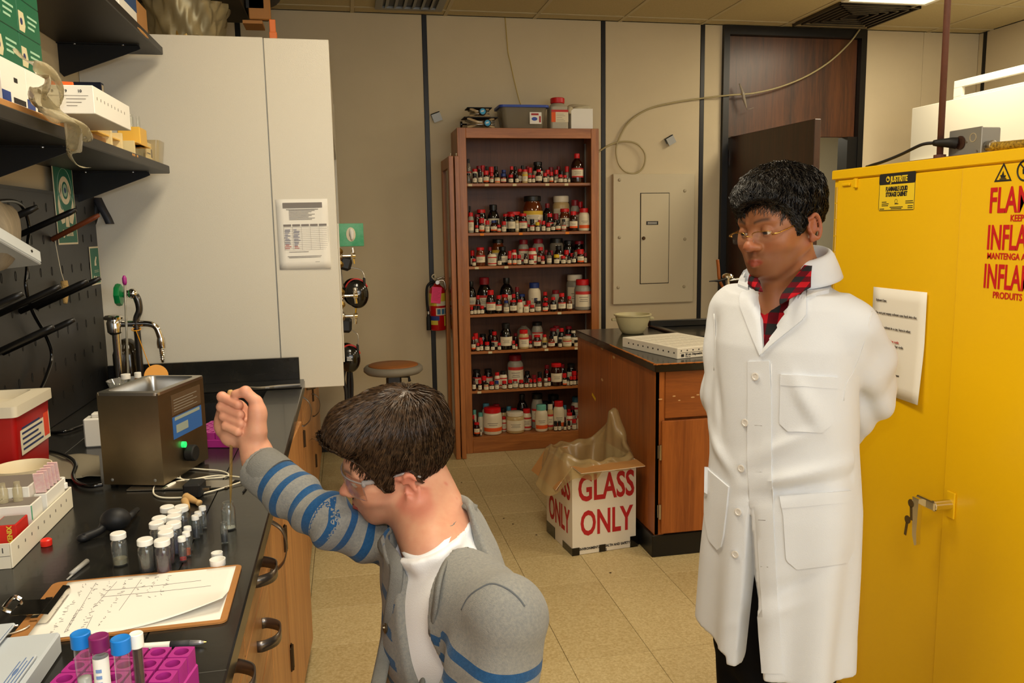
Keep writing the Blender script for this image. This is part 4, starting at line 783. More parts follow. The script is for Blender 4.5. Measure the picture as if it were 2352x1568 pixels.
# tissue box on the hood front
tb_ = ony(782, 566, 4.25); te = ony(831, 519, 4.25); TW, TH = .125, .115
t = T('tissue_box', 'green tissue box fixed to the front of the left hood', 'tissue box', (.04, 4.3, tb_[2]))
tx_ = np.array([.985, .17, 0]); ty_ = np.array([-.17, .985, 0]); to = np.array([tb_[0]-.005, 4.22, tb_[2]])
M_tgreen = mat('tissue_green', rgb(40, 150, 96), .45, var=.5, vscale=6, vcol=rgb(120, 190, 150))
bd = add('carton', xf(box(0, TW, 0, TW, 0, TH, .002), to, tx_, ty_, Z3), M_tgreen, t)
add('oval_window', xf(ell((0, 0, 0), (.024, .0015, .036), 20, 8), to+tx_*.060+Z3*.060-ty_*.0005, tx_, ty_, Z3), M_lab, bd, smooth=True)
add('tissue', xf(crumple(0, 0, 0, .014, .012, .024, 9, 14, 10), to+tx_*.063+Z3*.062-ty_*.008, tx_, ty_, Z3), M_paper, bd, smooth=True)
# black hoses under the muffs
for k, (a, lab) in enumerate((((790, 855), 'left'), ((800, 850), 'middle'), ((808, 850), 'right'))):
    pass
hs = [[ony(x, y, 3.86) for x, y in ((774, 848), (788, 870), (795, 900), (796, 960), (800, 1010))], [ony(x, y, 3.90) for x, y in ((801, 838), (800, 880), (802, 930), (806, 1000))], [ony(x, y, 3.94) for x, y in ((804, 838), (808, 880), (808, 930), (812, 1000))]]
hs[0][0][0] = HX+.004
for k, q in enumerate(hs):
    q = [np.array(p) for p in q]; q.append(q[-1]+np.array([.02, .0, -.15])); q.append(np.array([q[-1][0]-.03, q[-1][1], .012])); q.append(np.array([q[-1][0]-.10, q[-1][1]+.05, .009]))
    tag(add('rubber_hose', tube(q, .0085, 8, sm=6), M_blackmat, None, smooth=True), ['black rubber hose curving out from under the hood edge, leftmost of three', 'black rubber hose hanging straight under the lower ear muffs, middle of three', 'black rubber hose hanging under the lower ear muffs, rightmost of three'][k], 'hose', 'black hoses under the hood')
# ================================================================ shelves on the left wall
M_shelf = mat('shelf_black', rgb(34, 31, 27), .45, var=.3, vscale=12)
def wall_shelf(lab, z0, z1, y0, y1, grp='black wall shelves'):
    t = T('wall_shelf', lab, 'shelf', (-.8, (y0+y1)/2, z0), group=grp)
    add('board', box(WX0, -.65, y0, y1, z0, z1, .003), M_shelf, t)
    for y in (3.27, 2.35, 1.45):
        tri_ = [(0, 0), (.27, 0), (.275, -.014), (.262, -.020), (.03, -.108), (.012, -.115), (0, -.10)]
        add('bracket', J(prism(tri_, .004, (WX0+.001, y, z0), X3, Z3), box(WX0+.001, WX0+.27, y-.02, y+.004, z0-.003, z0)), M_black, t)
        for x in (WX0+.06, WX0+.22): add('screw', ell((x, y-.012, z0-.004), (.005, .005, .003), 8, 5), M_steel, t)
    if z0 > 2: 
        add('edge_wear', J(*[xf(ell((0, 0, 0), (.004, l, .006), 8, 5), (-.6515, y, z0+.010)) for y, l in ((3.12, .10), (2.30, .07), (2.45, .05))]), mat('bare_wood', rgb(190, 140, 80), .7), t, kind='stuff')
    else: add('edge_wear', J(*[xf(ell((0, 0, 0), (.003, .012, .005), 8, 5), (-.651, y, z1-.008)) for y in (2.84, 2.90, 2.86)]), mat('bare_wood', rgb(190, 140, 80), .7), t, kind='stuff')
wall_shelf('upper black wall shelf with worn front edge over the bench', 2.195, 2.225, .9, 3.435)
wall_shelf('lower black wall shelf holding the white vial box', 1.748, 1.778, .9, 3.40)
SZ = 1.7785
# green boxes
M_gbox = mat('green_carton', rgb(20, 92, 62), .5); M_gbox2 = mat('green_carton_label', rgb(150, 190, 160), .6)
cols = ['left', 'right']; rows = ['bottom', 'middle', 'top']
for ci, y in enumerate((1.955, 2.098)):
    for ri in range(3):
        z = 1.897+.0782*ri
        t = T('green_carton', f'small green carton, {rows[ri]} of the {cols[ci]} stack on the lower shelf', 'box', (-.80, y+.07, z), group='stacked green cartons')
        add('carton', box(-.93, -.70, y, y+.139, z, z+.0775, .0015), M_gbox, t)
        add('label', J(prism([(.0, .006), (.03, .006), (.038, .022), (.03, .05), (.0, .05)], .0006, (-.7, y+.006, z), Y3, Z3)), mat('pale_label', rgb(196, 188, 150), .6), t)
        add('print', J(*[box(-.6999, -.6993, y+.06, y+.12-.01*k, z+.045-.012*k, z+.050-.012*k) for k in range(3)]), M_gbox2, t)
        add('emblem', xf(ell((0, 0, 0), (.0004, .008, .008), 12, 6), (-.6992, y+.02, z+.028)), mat('navy_print', rgb(40, 50, 90), .6), t)
for ci, (y, a) in enumerate(((1.955, 'left'), (2.098, 'right'))):
    t = T('white_carton', f'white and blue carton under the {a} stack of green cartons', 'box', (-.8, y+.07, 1.797), group='white cartons under the green ones')
    add('carton', box(-.935, -.695, y, y+.14, SZ+.018, 1.8965, .001), M_white, t)
    add('blue_band', box(-.6955, -.6945, y, y+.045, SZ+.018, SZ+.05), mat('blue_print', rgb(24, 56, 130), .5), t)
    add('print', J(box(-.6955, -.6945, y+.07, y+.09, SZ+.075, SZ+.085), box(-.6955, -.6945, y+.06, y+.13, SZ+.03, SZ+.042)), M_ink, t)
tag(add('card_sheet', box(-.94, -.665, 1.70, 2.6, SZ, SZ+.0175, .002), M_kraft, None), 'flat tan cardboard pack lying under the cartons on the lower shelf', 'cardboard')
t = T('brown_bag', 'brown paper bag standing left of the green cartons', 'bag', (-.75, 1.87, SZ+.0175))
add('bag', J(crumple(-.775, 1.86, SZ+.095, .075, .055, .085, 21, 18, 12, .18)), M_kraft, t, smooth=True)
# vial box
t = T('vial_box', 'white box lid printed Vials overhanging the lower shelf', 'box', (-.74, 2.37, 1.81))
VX0, VX1, VY0, VY1, VZ = -.905, -.582, 2.20, 2.545, 1.811
add('carton', J(box(VX0, VX1, VY0, VY1, VZ, VZ+.067, .0015)), M_white, t)
fy = VY0-.0006; k_ = (VX1-VX0)
text('Scintillation Vials', (VX0+.018, fy, VZ+.024), X3, Z3, .021, M_ink, t, xs=.95, bold=.0006)
for i, s_ in enumerate('1 2 3 4 5 6 7 8 9 10'.split()): text(s_, (VX0+.018+.0305*i, fy, VZ+.050), X3, Z3, .0095, M_ink, t, bold=.0002, align='CENTER')
add('print', J(box(VX0+.01, VX1-.012, VY0-.0008, VY0, VZ+.042, VZ+.0430), *[box(VX1-.062, VX1-.062+.044-.01*k, VY0-.0008, VY0, VZ+.034-.008*k, VZ+.0355-.008*k) for k in range(3)], *[box(VX1, VX1+.0008, VY0+.025+.032*k, VY0+.028+.032*k, VZ+.036, VZ+.043) for k in range(9)]), M_print, t)
add('packet', J(*[xf(box(0, .12, 0, .10, 0, .002), (VX0+.03+.06*k, VY0+.03+.05*k, VZ+.068+.002*k), (cos(.2*k), sin(.2*k), 0), (-sin(.2*k), cos(.2*k), .10), Z3) for k in range(3)]), M_paper, t)
tag(add('orange_folder', J(xf(box(0, .23, 0, .012, 0, .02), (-.865, 2.225, VZ+.0675), (1, 0, -.04), Y3, Z3)), mat('orange_paper', rgb(238, 98, 30), .6), None), 'orange edged sheet lying on the white vial box', 'paper')
# plastic bag slipping off the shelf
def pbag(u, v):
    px = 40+125*v; c = np.array([-.625, 1.93+.30*v, 1.855-.085*v-.02*v*v]); w_ = .045-.012*v+.01*sin(v*9)
    a = (u-.5)*2; return c+np.array([.02*cos(a*3+v*8)+.012*sin(a*9+v*5), .02*a+.01*sin(v*14+a*4), -w_*a-.03*v*abs(a)+.006*sin(a*12+v*20)])
M_film = glass('clear_film', (.9, .88, .8, 1), 1.0, .12, .35, rgb(225, 214, 180)[:3]+(1,))
tag(add('plastic_bag', solid(grid(pbag, 24, 30), .0005), M_film, None, smooth=True), 'crumpled clear plastic bag slipping off the lower shelf edge', 'bag')
# test tube racks
M_rack = mat('yellow_rack', rgb(232, 184, 74), .45); M_rackw = mat('cream_rack', rgb(228, 206, 150), .5); M_glass = glass('clear_glass', (.97, .98, .97, 1), 1.0)
t = T('tube_rack', 'cream test tube rack lying low behind the vial box on the shelf', 'rack', (-.72, 2.72, SZ))
add('end_plate', box(-.76, -.67, 2.68, 2.695, SZ, SZ+.055, .001), M_rackw, t); add('end_plate', box(-.76, -.67, 2.80, 2.815, SZ, SZ+.055, .001), M_rackw, t)
add('shelf_plate', box(-.755, -.675, 2.56, 2.80, SZ+.03, SZ+.034), M_rack, t); add('base_plate', box(-.755, -.675, 2.56, 2.80, SZ, SZ+.004), M_rackw, t)
t = T('tube_rack', 'small yellow test tube rack with glass tubes on the lower shelf', 'rack', (-.71, 3.02, SZ))
add('end_plate', box(-.75, -.675, 2.98, 2.99, SZ, SZ+.05, .001), M_rackw, t)
add('top_block', box(-.745, -.672, 3.06, 3.16, SZ+.045, SZ+.105, .003), M_rack, t)
add('base_plate', box(-.75, -.67, 2.99, 3.20, SZ, SZ+.006), M_rack, t); add('mid_plate', box(-.75, -.67, 2.99, 3.20, SZ+.045, SZ+.049), M_rack, t)
for i, (x, y) in enumerate(((-.70, 3.075), (-.72, 3.10), (-.69, 3.125), (-.715, 3.145))):
    g = T('test_tube', ['nearest', 'second', 'third', 'farthest'][i]+' glass test tube standing in the small yellow rack', 'test tube', (x, y, SZ+.0065), group='test tubes in the yellow rack')
    add('tube', lathe([(.002, SZ+.0065), (.0065, SZ+.012), (.0065, SZ+.145), (.0075, SZ+.148)], 12, (x, y, 0), cap=False), M_glass, g, smooth=True)
t = T('label_card', 'cream printed card leaning behind the yellow tube rack', 'card', (-.68, 3.25, SZ))
add('card', box(-.69, -.688, 3.20, 3.32, SZ, SZ+.07), M_rackw, t); add('print', J(box(-.6879, -.6873, 3.28, 3.30, SZ+.02, SZ+.05), box(-.6879, -.6873, 3.22, 3.27, SZ+.03, SZ+.034)), M_print, t)
t = T('clear_tub', 'small clear plastic tub at the end of the lower shelf', 'tub', (-.71, 3.34, SZ))
add('tub', J(frustum(-.765, -.66, 3.29, 3.395, SZ+.0005, SZ+.085, .008, .012)), glass('tub_clear', (.86, .82, .7, 1), 1.0, .08, .42, rgb(206, 190, 150)[:3]+(1,)), t, smooth=True, sharp=40)
add('purple_cap', cyl((-.70, 3.32, SZ+.004), .012, .014, 12), mat('purple', rgb(150, 36, 120), .4), t)
# upper shelf box
t = T('blue_white_carton', 'white and blue carton on the end of the upper shelf', 'box', (-.74, 3.0, 2.226))
add('carton', box(-.95, -.66, 2.86, 3.09, 2.2255, 2.40, .002), M_white, t); add('blue_panel', J(box(-.6605, -.659, 2.86, 3.09, 2.262, 2.32), box(-.72, -.66, 2.8585, 2.86, 2.28, 2.40)), mat('blue_print2', rgb(44, 74, 120), .5), t); add('print', J(box(-.90, -.74, 2.8588, 2.86, 2.262, 2.266)), MATS['navy_print'], t)
t = T('kraft_box', 'tan box at the back of the upper shelf behind the blue carton', 'box', (-.76, 3.22, 2.226)); add('carton', box(-.93, -.675, 3.12, 3.32, 2.2255, 2.33, .002), M_kraft, t); add('tape', box(-.83, -.78, 3.1185, 3.12, 2.226, 2.33), M_lab, t)
t = T('dark_binder', 'dark blue folder standing on the lower shelf against the hood', 'folder', (-.9, 3.38, SZ)); add('cover', box(-.955, -.86, 3.36, 3.395, SZ, SZ+.30, .002), mat('binder_blue', rgb(34, 40, 62), .5), t); add('pages', box(-.952, -.8595, 3.3655, 3.3895, SZ+.005, SZ+.292), M_lab, t)
# ================================================================ pegboard
M_peg = mat('pegboard_black', rgb(32, 32, 33), .42, var=.25, vscale=7, vcol=rgb(24, 23, 20))
t = T('pegboard', 'black drying pegboard along the wall behind the bench', 'pegboard', (-.957, 2.4, .91))
add('board', box(WX0+.001, -.945, .9, 3.455, .9105, 1.662, .002), M_peg, t)
add('top_edge', box(WX0+.001, -.943, .9, 3.455, 1.655, 1.665), M_black, t)
holes = []
for r_ in range(7):
    z = 1.61-.103*r_
    for k in range(22):
        y = 1.30+.1015*k+(.0 if r_ % 2 == 0 else .05)
        if y < 3.42: holes.append(xf(lathe([(1e-7, -.012), (.0085, -.012), (.0085, .0), (.0105, .0006)], 8, cap=False), (-.9447, y, z), (0, .5, 0), (0, 0, 1.5), (1, 0, 0)))
add('peg_hole', J(*holes), mat('hole_black', rgb(4, 4, 4), .9), t, kind='stuff')
def peg(y, z, L_=.21, m=M_black, up=.42):
    a = np.array([-.944, y, z]); d = np.array([cos(up), -.0, sin(up)]); add('peg', tube([a, a+d*L_*.9, a+d*L_], [.0085, .0085, .006], 10), m, t, smooth=True, label='reddish brown wooden peg' if m is not M_black else None)
peg(2.946, 1.506, .17, mat('red_wood_peg', rgb(126, 62, 30), .5), .48)
for y, z in ((2.27, 1.506), (2.57, 1.506), (2.20, 1.40), (2.38, 1.30), (2.62, 1.30), (2.47, 1.20), (2.30, 1.20), (2.75, 1.30), (2.12, 1.30)): peg(y, z)
# signs
def sign(lab, p, w_, h_, eye):
    t = T('safety_sign', lab, 'sign', tuple(p)); o = np.array(p)
    add('plate', xf(box(0, w_, 0, h_, 0, .0015), o, (0, 1, 0), Z3, X3), M_lab, t)
    G = mat('sign_green', rgb(30, 104, 80), .5); add('field', xf(box(.006, w_-.006, .006, h_-.006, .0015, .0020), o, (0, 1, 0), Z3, X3), G, t)
    q = lambda g: xf(g, o+X3*.0020, (0, 1, 0), Z3, X3)
    if eye:
        cy, cz = w_*.52, h_*.68; n = 16
        lid = [(cy+.062*cos(a)*(1), cz+.048*sin(a)*abs(sin(a))**.3) for a in np.linspace(0, 2*pi, 28, endpoint=False)]
        add('eye', q(prism(lid, .0004)), M_lab, t); add('iris', q(lathe([(.030, .0004), (.030, .0008)], 20, (cy, cz, 0))), G, t); add('iris_ring', q(lathe([(.022, .0008), (.022, .0011)], 20, (cy, cz, 0))), mat('pale_teal', rgb(150, 180, 160), .6), t); add('pupil', q(lathe([(.010, .0011), (.010, .0014)], 16, (cy, cz, 0))), MATS['blue_print2'], t)
        hand = lambda s_: [(cy+s_*a, b) for a, b in ((.022, .085), (.026, .075), (.055, .07), (.078, .10), (.082, .135), (.074, .165), (.064, .145), (.055, .125), (.045, .118), (.032, .12))]
        add('hands', J(q(prism(hand(1), .0004)), q(prism(hand(-1)[::-1], .0004)), q(prism([(cy-.018, .06), (cy+.018, .06), (cy+.016, .10), (cy, .11), (cy-.016, .10)], .0004))), M_lab, t)
        add('spray', J(*[q(xf(box(-.001, .001, 0, .055, 0, .0004), (cy+s_*(.04+.012*k), .15, 0), (cos(.25*s_*k), sin(.25*s_*k), 0), (-sin(.25*s_*k)*1, cos(.25*s_*k), 0))) for s_ in (1, -1) for k in range(4)]), MATS['pale_teal'], t)
        ring = [(cy+.075*cos(a), cz+.075*sin(a), .0006) for a in np.linspace(0, 2*pi, 30, endpoint=False)]; add('ring', q(tube(ring, .0009, 4, closed=True)), MATS['pale_teal'], t)
    else:
        add('symbol', J(q(prism([(w_*.42, h_*.50), (w_*.62, h_*.50), (w_*.58, h_*.60), (w_*.7, h_*.72), (w_*.6, h_*.74), (w_*.45, h_*.62)], .0004)), q(box(w_*.35, w_*.8, h_*.33, h_*.338, 0, .0004)), q(box(w_*.35, w_*.8, h_*.37, h_*.378, 0, .0004))), M_lab, t)
    add('emblem', q(lathe([(.014 if eye else .009, 0), (.014 if eye else .009, .0005), (.008 if eye else .005, .0005), (.008 if eye else .005, 0)], 16, (w_*.28, .037 if eye else .026, 0), cap=False)), M_lab, t)
    text('illinois', o+X3*.0026+np.array([0, w_*.40, .029 if eye else .020]), (0, 1, 0), Z3, .027 if eye else .018, M_lab, t, bold=.0004, xs=1.1)
sign('tall green eyewash sign showing an eye on the black pegboard', (-.9435, 3.005, 1.488), .205, .272, True)
sign('small green sign near the end of the black pegboard', (-.9435, 3.333, 1.330), .115, .145, False)
# black straps at the pegboard corner
t = T('black_gloves', 'pair of black rubber straps hung at the pegboard end', 'strap', (-.93, 3.47, 1.58))
def strap(pts, w_): P = smooth_path(pts, 8); return solid(([p+np.array([s_*w_, s_*w_*.3, 0]) for p in P for s_ in (-1, 1)], [[2*i, 2*i+1, 2*i+3, 2*i+2] for i in range(len(P)-1)]), .006)
q0 = ony(224, 458, 3.475)
add('strap', strap([q0+np.array([0, 0, 0]), q0+np.array([-.008, -.01, -.04]), q0+np.array([-.022, -.015, -.085]), q0+np.array([-.032, -.012, -.10])], .016), M_blackmat, t, smooth=True)
add('strap', strap([q0+np.array([0, -.004, .004]), q0+np.array([.016, -.016, -.03]), q0+np.array([.034, -.018, -.07]), q0+np.array([.042, -.016, -.095])], .015), mat('grey_rubber2', rgb(44, 44, 48), .5), t, smooth=True)
# cork on a string
t = T('string_and_cork', 'tan cork brush hanging by a thread from the brown peg', 'brush', (-.87, 2.79, 1.3))
sp = np.array([-.83, 2.905, 1.545]); sp = np.array([-.935, 2.946, 1.512]); cb = np.array([-.87, 2.795, 1.378])
cb = onx(147, 645, -.925); ce2 = onx(150, 697, -.925)
add('thread', tube([sp, (sp+cb)/2+np.array([.004, -.01, -.03]), cb], .0012, 5, sm=6), M_lab, t)
add('cork', tube([cb, cb*.6+ce2*.4+Y3*.006, ce2], [.011, .013, .006], 10, sm=5), mat('cork', rgb(190, 156, 96), .85, bump=.6, bscale=300), t, smooth=True)
# glove and white tray at far left
t = T('mesh_glove', 'grey translucent glove hanging over the pegs at the left edge', 'glove', (-.80, 2.19, 1.45)); add('glove', crumple(-.80, 2.155, 1.525, .03, .07, .075, 31, 20, 14, .25), mat('glove_grey', rgb(150, 136, 112), .6, var=.3, vscale=25, stretch=(1, 6, 1)), t, smooth=True)
t = T('white_tray', 'white plastic dish propped on the pegs at the left edge', 'tray', (-.77, 2.19, 1.45)); add('dish', xf(J(box(-.05, .05, -.17, .08, 0, .006, .003), box(-.05, -.044, -.17, .08, .006, .035, .002), box(.044, .05, -.17, .08, .006, .035, .002), box(-.044, .044, .074, .08, .006, .035, .002), box(-.044, .044, -.17, -.164, .006, .035, .002)), (-.80, 2.175, 1.462), (1, 0, .1), (0, .97, -.25), (-.1, .25, .97)), mat('tray_white', rgb(200, 206, 208), .4), t)
# ================================================================ bench
def pull_h(y, z, parent, xo): add('handle', strap_pull([(xo, y-.048, z), (xo+.012, y-.048, z), (xo+.034, y-.030, z), (xo+.040, y, z), (xo+.034, y+.030, z), (xo+.012, y+.048, z), (xo, y+.048, z)], Z3*.0115), M_strap, parent, smooth=True, label='metal strap pull')
def pull_v(y, z, parent, xo): add('handle', strap_pull([(xo, y, z-.060), (xo+.012, y, z-.060), (xo+.034, y, z-.038), (xo+.042, y, z), (xo+.034, y, z+.038), (xo+.012, y, z+.060), (xo, y, z+.060)], Y3*.011), M_strap, parent, smooth=True, label='metal strap pull')
def strap_pull(pts, hw):
    P = smooth_path(pts, 5); V = [p+s_*hw for p in P for s_ in (-1, 1)]
    return solid((V, [[2*i, 2*i+1, 2*i+3, 2*i+2] for i in range(len(P)-1)]), .003)
XF = -.206
def bench_unit(lab, y0, y1, kind, zt=.872, handle_y=None):
    t = T('base_cabinet', lab, 'cabinet', (-.55, (y0+y1)/2, 0), group='oak base cabinets along the left wall')
    add('carcass', box(-.95, XF-.018, y0+.0005, y1-.0005, .10, zt, .001), M_bwood, t); add('toe_kick', box(-.95, XF-.06, y0+.0005, y1-.0005, 0, .10), M_black, t)
    hinge = lambda d, y: [add('hinge', J(box(XF-.002, XF+.004, y-.012, y+.012, z-.035, z+.035, .001), cyl((XF+.004, y, z-.035), .005, .07, 8)), mat('dark_hinge', rgb(70, 56, 42), .4, metal=.7), d) for z in (.30, .66)]
    if kind == 'drawers':
        for a, b in ((.768, .868), (.603, .763), (.40, .598), (.108, .395)):
            d = add('drawer', box(XF-.018, XF, y0+.003, y1-.003, a, b, .0025), M_bwoody, t); pull_h((y0+y1)/2+.0, (a+b)/2+.022, d, XF)
    elif kind == 'drawer_door':
        d = add('drawer', box(XF-.018, XF, y0+.003, y1-.003, .72, .868, .0025), M_bwoody, t); pull_h((y0+y1)/2, .80, d, XF)
        d = add('door', box(XF-.018, XF, y0+.003, y1-.003, .108, .715, .0025), M_bwood, t); pull_v(y1-.06, .62, d, XF); hinge(d, y0+.012)
    elif kind == 'door_l': d = add('door', box(XF-.018, XF, y0+.003, y1-.003, .108, .868, .0025), M_bwood, t); pull_v(y0+.05, .79, d, XF); hinge(d, y1-.006)
    elif kind == 'door_r': d = add('door', box(XF-.018, XF, y0+.003, y1-.003, .108, .868, .0025), M_bwood, t); pull_v(y1-.05, .79, d, XF); hinge(d, y0+.006)
    elif kind == 'ajar':
        o = np.array([XF, y0+.004, 0]); a = radians(3.2); dx = np.array([sin(a), cos(a), 0]); nx = np.array([cos(a), -sin(a), 0])
        d = add('door', xf(box(0, y1-y0-.008, -.018, 0, .065, .868, .0025), o, dx, nx, Z3), M_bwood, t); hinge(d, y0+.006); add('edge_band', xf(box(y1-y0-.0085, y1-y0-.006, -.0175, -.0005, .067, .866), o, dx, nx, Z3), mat('edge_red', rgb(132, 62, 22), .4), d)
    return t
bench_unit('oak drawer cabinet at the near end of the bench', .60, 1.014, 'drawers'); bench_unit('oak drawer cabinet with strap pulls, second from the near end', 1.016, 1.430, 'drawers')
bench_unit('oak drawer cabinet in front of the clipboard, third from near end', 1.432, 1.850, 'drawers'); bench_unit('oak cabinet with a tall strap pull on its left door edge', 1.852, 2.296, 'door_l')
bench_unit('oak sink cabinet with door standing slightly ajar', 2.298, 2.860, 'ajar', .69); bench_unit('oak cabinet under the far end of the bench', 2.862, 3.42, 'door_r', .69)
bench_unit('oak drawer cabinet under the near half of the hood', 3.422, 4.36, 'drawer_door', .862); bench_unit('oak drawer cabinet under the far half of the hood', 4.362, 5.28, 'drawer_door', .862)
tpz = onx(690, 1006, XF+.001); M_tape = glass('packing_tape', (.85, .72, .5, 1), 1.2, .15, .45, rgb(196, 150, 90)[:3]+(1,))
tag(add('packing_tape', J(box(XF+.0005, XF+.0012, 2.80, 3.10, tpz[2]-.022, tpz[2]+.022), box(XF+.0013, XF+.0019, 2.93, 2.97, tpz[2]-.02, .868)), M_tape, None), 'strips of clear brown packing tape across the far bench cabinet doors', 'tape')
# worktop with a sink opening
BX1_ = -.188; sx0, sx1, sy0, sy1 = -.80, -.325, 2.70, 3.24
t = T('bench_worktop', 'long black stone worktop of the left bench with sink', 'worktop', (-.57, 2.0, .872))
add('slab', J(box(-.969, sx0, .6, 3.42, .8725, .910, .002), box(sx1, BX1_, .6, 3.42, .8725, .910, .003), box(sx0, sx1, .6, sy0, .8725, .9099), box(sx0, sx1, sy1, 3.42, .8725, .9099)), M_bench, t)
add('sink_basin', J(box(sx0, sx0+.012, sy0, sy1, .70, .8724), box(sx1-.012, sx1, sy0, sy1, .70, .8724), box(sx0+.012, sx1-.012, sy0, sy0+.012, .70, .8724), box(sx0+.012, sx1-.012, sy1-.012, sy1, .70, .8724), box(sx0+.012, sx1-.012, sy0+.012, sy1-.012, .70, .71)), M_blackmat, t)
add('end_splash', box(-.94, -.208, 3.425, 3.447, .9105, 1.006, .002), M_bench, t); add('sink_ledge', J(box(sx0-.02, BX1_-.002, sy1+.005, 3.42, .910, .916, .003)), M_bench, t)
add('joint_line', box(-.94, BX1_-.002, 1.133, 1.135, .9098, .9103), mat('joint_grey', rgb(66, 64, 58), .6), t)
add('ledge_streak', tube([onz(x, y, .917) for x, y in ((570, 888), (600, 890), (640, 886), (690, 882))], [.001, .004, .004, .002], 6, sm=4), mat('pale_gloss', rgb(150, 140, 120), .05, spec=1), t)  # pale glossy streak along the ledge behind the sink
# ---------------- faucet
FY = 3.30
P_ = lambda px, py, Y=FY: ony(px, py, Y)
t = T('bench_faucet', 'chrome gooseneck lab faucet with green valve handle at the bench sink', 'faucet', (P_(265, 727)[0], FY, .91))
a0 = P_(262, 735); fx = a0[0]
add('column', J(cyl((fx+.004, FY, .9105), .03, .016, 20, b=.004), cyl((fx+.004, FY, .92), .0155, a0[2]-.93, 16)), M_chrome, t, smooth=True, sharp=40)
add('valve_body', lathe([(.016, -.055), (.026, -.045), (.028, -.01), (.024, 0), (.036, .004), (.037, .012), (.030, .018), (.004, .022)], 20, (fx, FY, a0[2]+.0)), M_chrome, t, smooth=True, sharp=40)
add('spout', tube([(fx, FY, P_(300, 743)[2]), P_(300, 743), P_(340, 743), P_(358, 750), P_(367, 770), P_(370, 785)], .0125, 12, sm=6), M_chrome, t, smooth=True)
n0 = P_(370, 782); add('nozzle', J(lathe([(.015, -.028), (.0165, -.01), (.014, .012)], 14, n0), lathe([(.004, -.085), (.0055, -.08)]+[q for k in range(6) for q in ((.0055+.0006*k, -.075+.008*k), (.0085+.0004*k, -.072+.008*k))]+[(.009, -.026)], 12, n0)), M_chrome, t, smooth=True, sharp=40)
add('riser_pipe', tube([np.array([P_(324, 850)[0], FY, .9105]), P_(322, 845), P_(316, 770), P_(313, 735), P_(320, 712), P_(316, 688), P_(308, 674)], [.0125]*5+[.014, .013], 12, sm=6), mat('dark_chrome', rgb(90, 86, 82), .2, metal=.9), t, smooth=True)
e0 = P_(305, 674); add('elbow', J(ell(e0, .020, 14, 10), cyl(e0, .014, .03, 12, (-1, 0, 0))), M_chrome, t, smooth=True)
g0_ = P_(273, 677); M_green = mat('green_handle', rgb(14, 120, 60), .3)
add('valve_handle', J(xf(([], []) if False else lathe([(.004, -.012), (.040, -.010), (.043, -.002), (.040, .010), (.010, .014)], 8, (0, 0, 0)), g0_, (0, 1, 0), (0, 0, 1), (1, 0, 0)), cyl(g0_, .010, .05, 12, (1, 0, 0))), M_green, t, smooth=True, sharp=35)
# orange scoop with a thread
y0_ = P_(359, 863, 3.28); t = T('orange_disc', 'small round orange plastic tag hung by a thread from the faucet', 'tag', tuple(y0_))
add('disc', J(lathe([(.030, -.004), (.041, -.004), (.043, .004), (.030, .004)], 28, y0_, (.25, -1, .25)), lathe([(1e-7, .0), (.031, .0)], 28, y0_, (.25, -1, .25), cap=False)), mat('orange_yellow', rgb(238, 160, 24), .4), t, smooth=True, sharp=40)
add('thread', J(tube([P_(312, 758, 3.28), P_(328, 800, 3.28), P_(346, 848, 3.28)], .0016, 5, sm=5), tube([P_(313, 756, 3.28)+np.array([.016*cos(a), .016*sin(a), .004*sin(a)]) for a in np.linspace(0, 2*pi, 14, endpoint=False)], .0018, 5, closed=True)), MATS['orange_yellow'], t)
# bottles behind the bath
bq = P_(280, 835, 3.20); t = T('amber_jug', 'dark amber glass jug standing behind the bench faucet', 'bottle', (bq[0], 3.37, .9165)); add('jug', lathe([(.050, .9165), (.052, .93), (.052, 1.06), (.040, 1.10), (.020, 1.118), (1e-7, 1.122)], 24, (bq[0]-.02, 3.362, 0)), mat('dark_amber', rgb(34, 26, 14), .12, coat=.4), t, smooth=True)
gd_ = onz(294, 875, .975); 
t = T('glass_dish', 'shallow glass dish on an upturned beaker behind the steel bath', 'dish', (-.735, 2.60, .9105)); DX, DY = P_(294, 876, 2.60)[0], 2.60; dz = P_(294, 876, 2.60)[2]
add('beaker', lathe([(.055, .9105), (.055, dz-.016)], 24, (DX, DY, 0), cap=False), M_glass, t, smooth=True); add('dish', lathe([(1e-7, dz-.014), (.052, dz-.014), (.060, dz+.006), (.0575, dz+.006), (.050, dz-.011), (1e-7, dz-.011)], 28, (DX, DY, 0)), glass('dish_glass', (.9, .92, .9, 1), 1.6, .03, .12), t, smooth=True, sharp=40)
bz = dz-.0105
for (px, nm, lab, r, h) in ((290, 'short_vial', 'short white capped glass bottle standing in the glass dish', .014, .030), (318, 'amber_vial', 'amber tinted vial with white cap standing in the glass dish', .010, .033)):
    x = P_(px, 865, DY)[0]; x = min(max(x, DX-.03), DX+.034); t = T(nm, lab, 'bottle', (x, DY, bz))
    add('body', lathe([(r*.9, bz), (r, bz+.002), (r, bz+h*.6), (r*.75, bz+h*.7)], 16, (x, DY-.006, 0)), M_glass if nm == 'short_vial' else mat('amber_clear', rgb(150, 96, 30), .1, trans=.4), t, smooth=True, sharp=40); add('cap', cyl((x, DY-.006, bz+h*.66), r*.98, h*.5, 16, b=.001), M_white, t, smooth=True, sharp=40)
x0_ = P_(290, 845, DY); x1_ = P_(284, 650, DY)
t = T('glass_rod', 'thin glass rod with a purple tip standing behind the bath', 'rod', (x0_[0], DY, x0_[2])); add('rod', tube([np.array([x0_[0], DY+.012, bz]), x1_+Y3*.012], .0036, 8), mat('rod_glass', rgb(170, 166, 150), .15, trans=.5), t, smooth=True); add('tip', lathe([(.004, -.006), (.0065, 0), (.0065, .014), (.003, .022)], 10, x1_+Y3*.012), MATS['purple'], t, smooth=True)
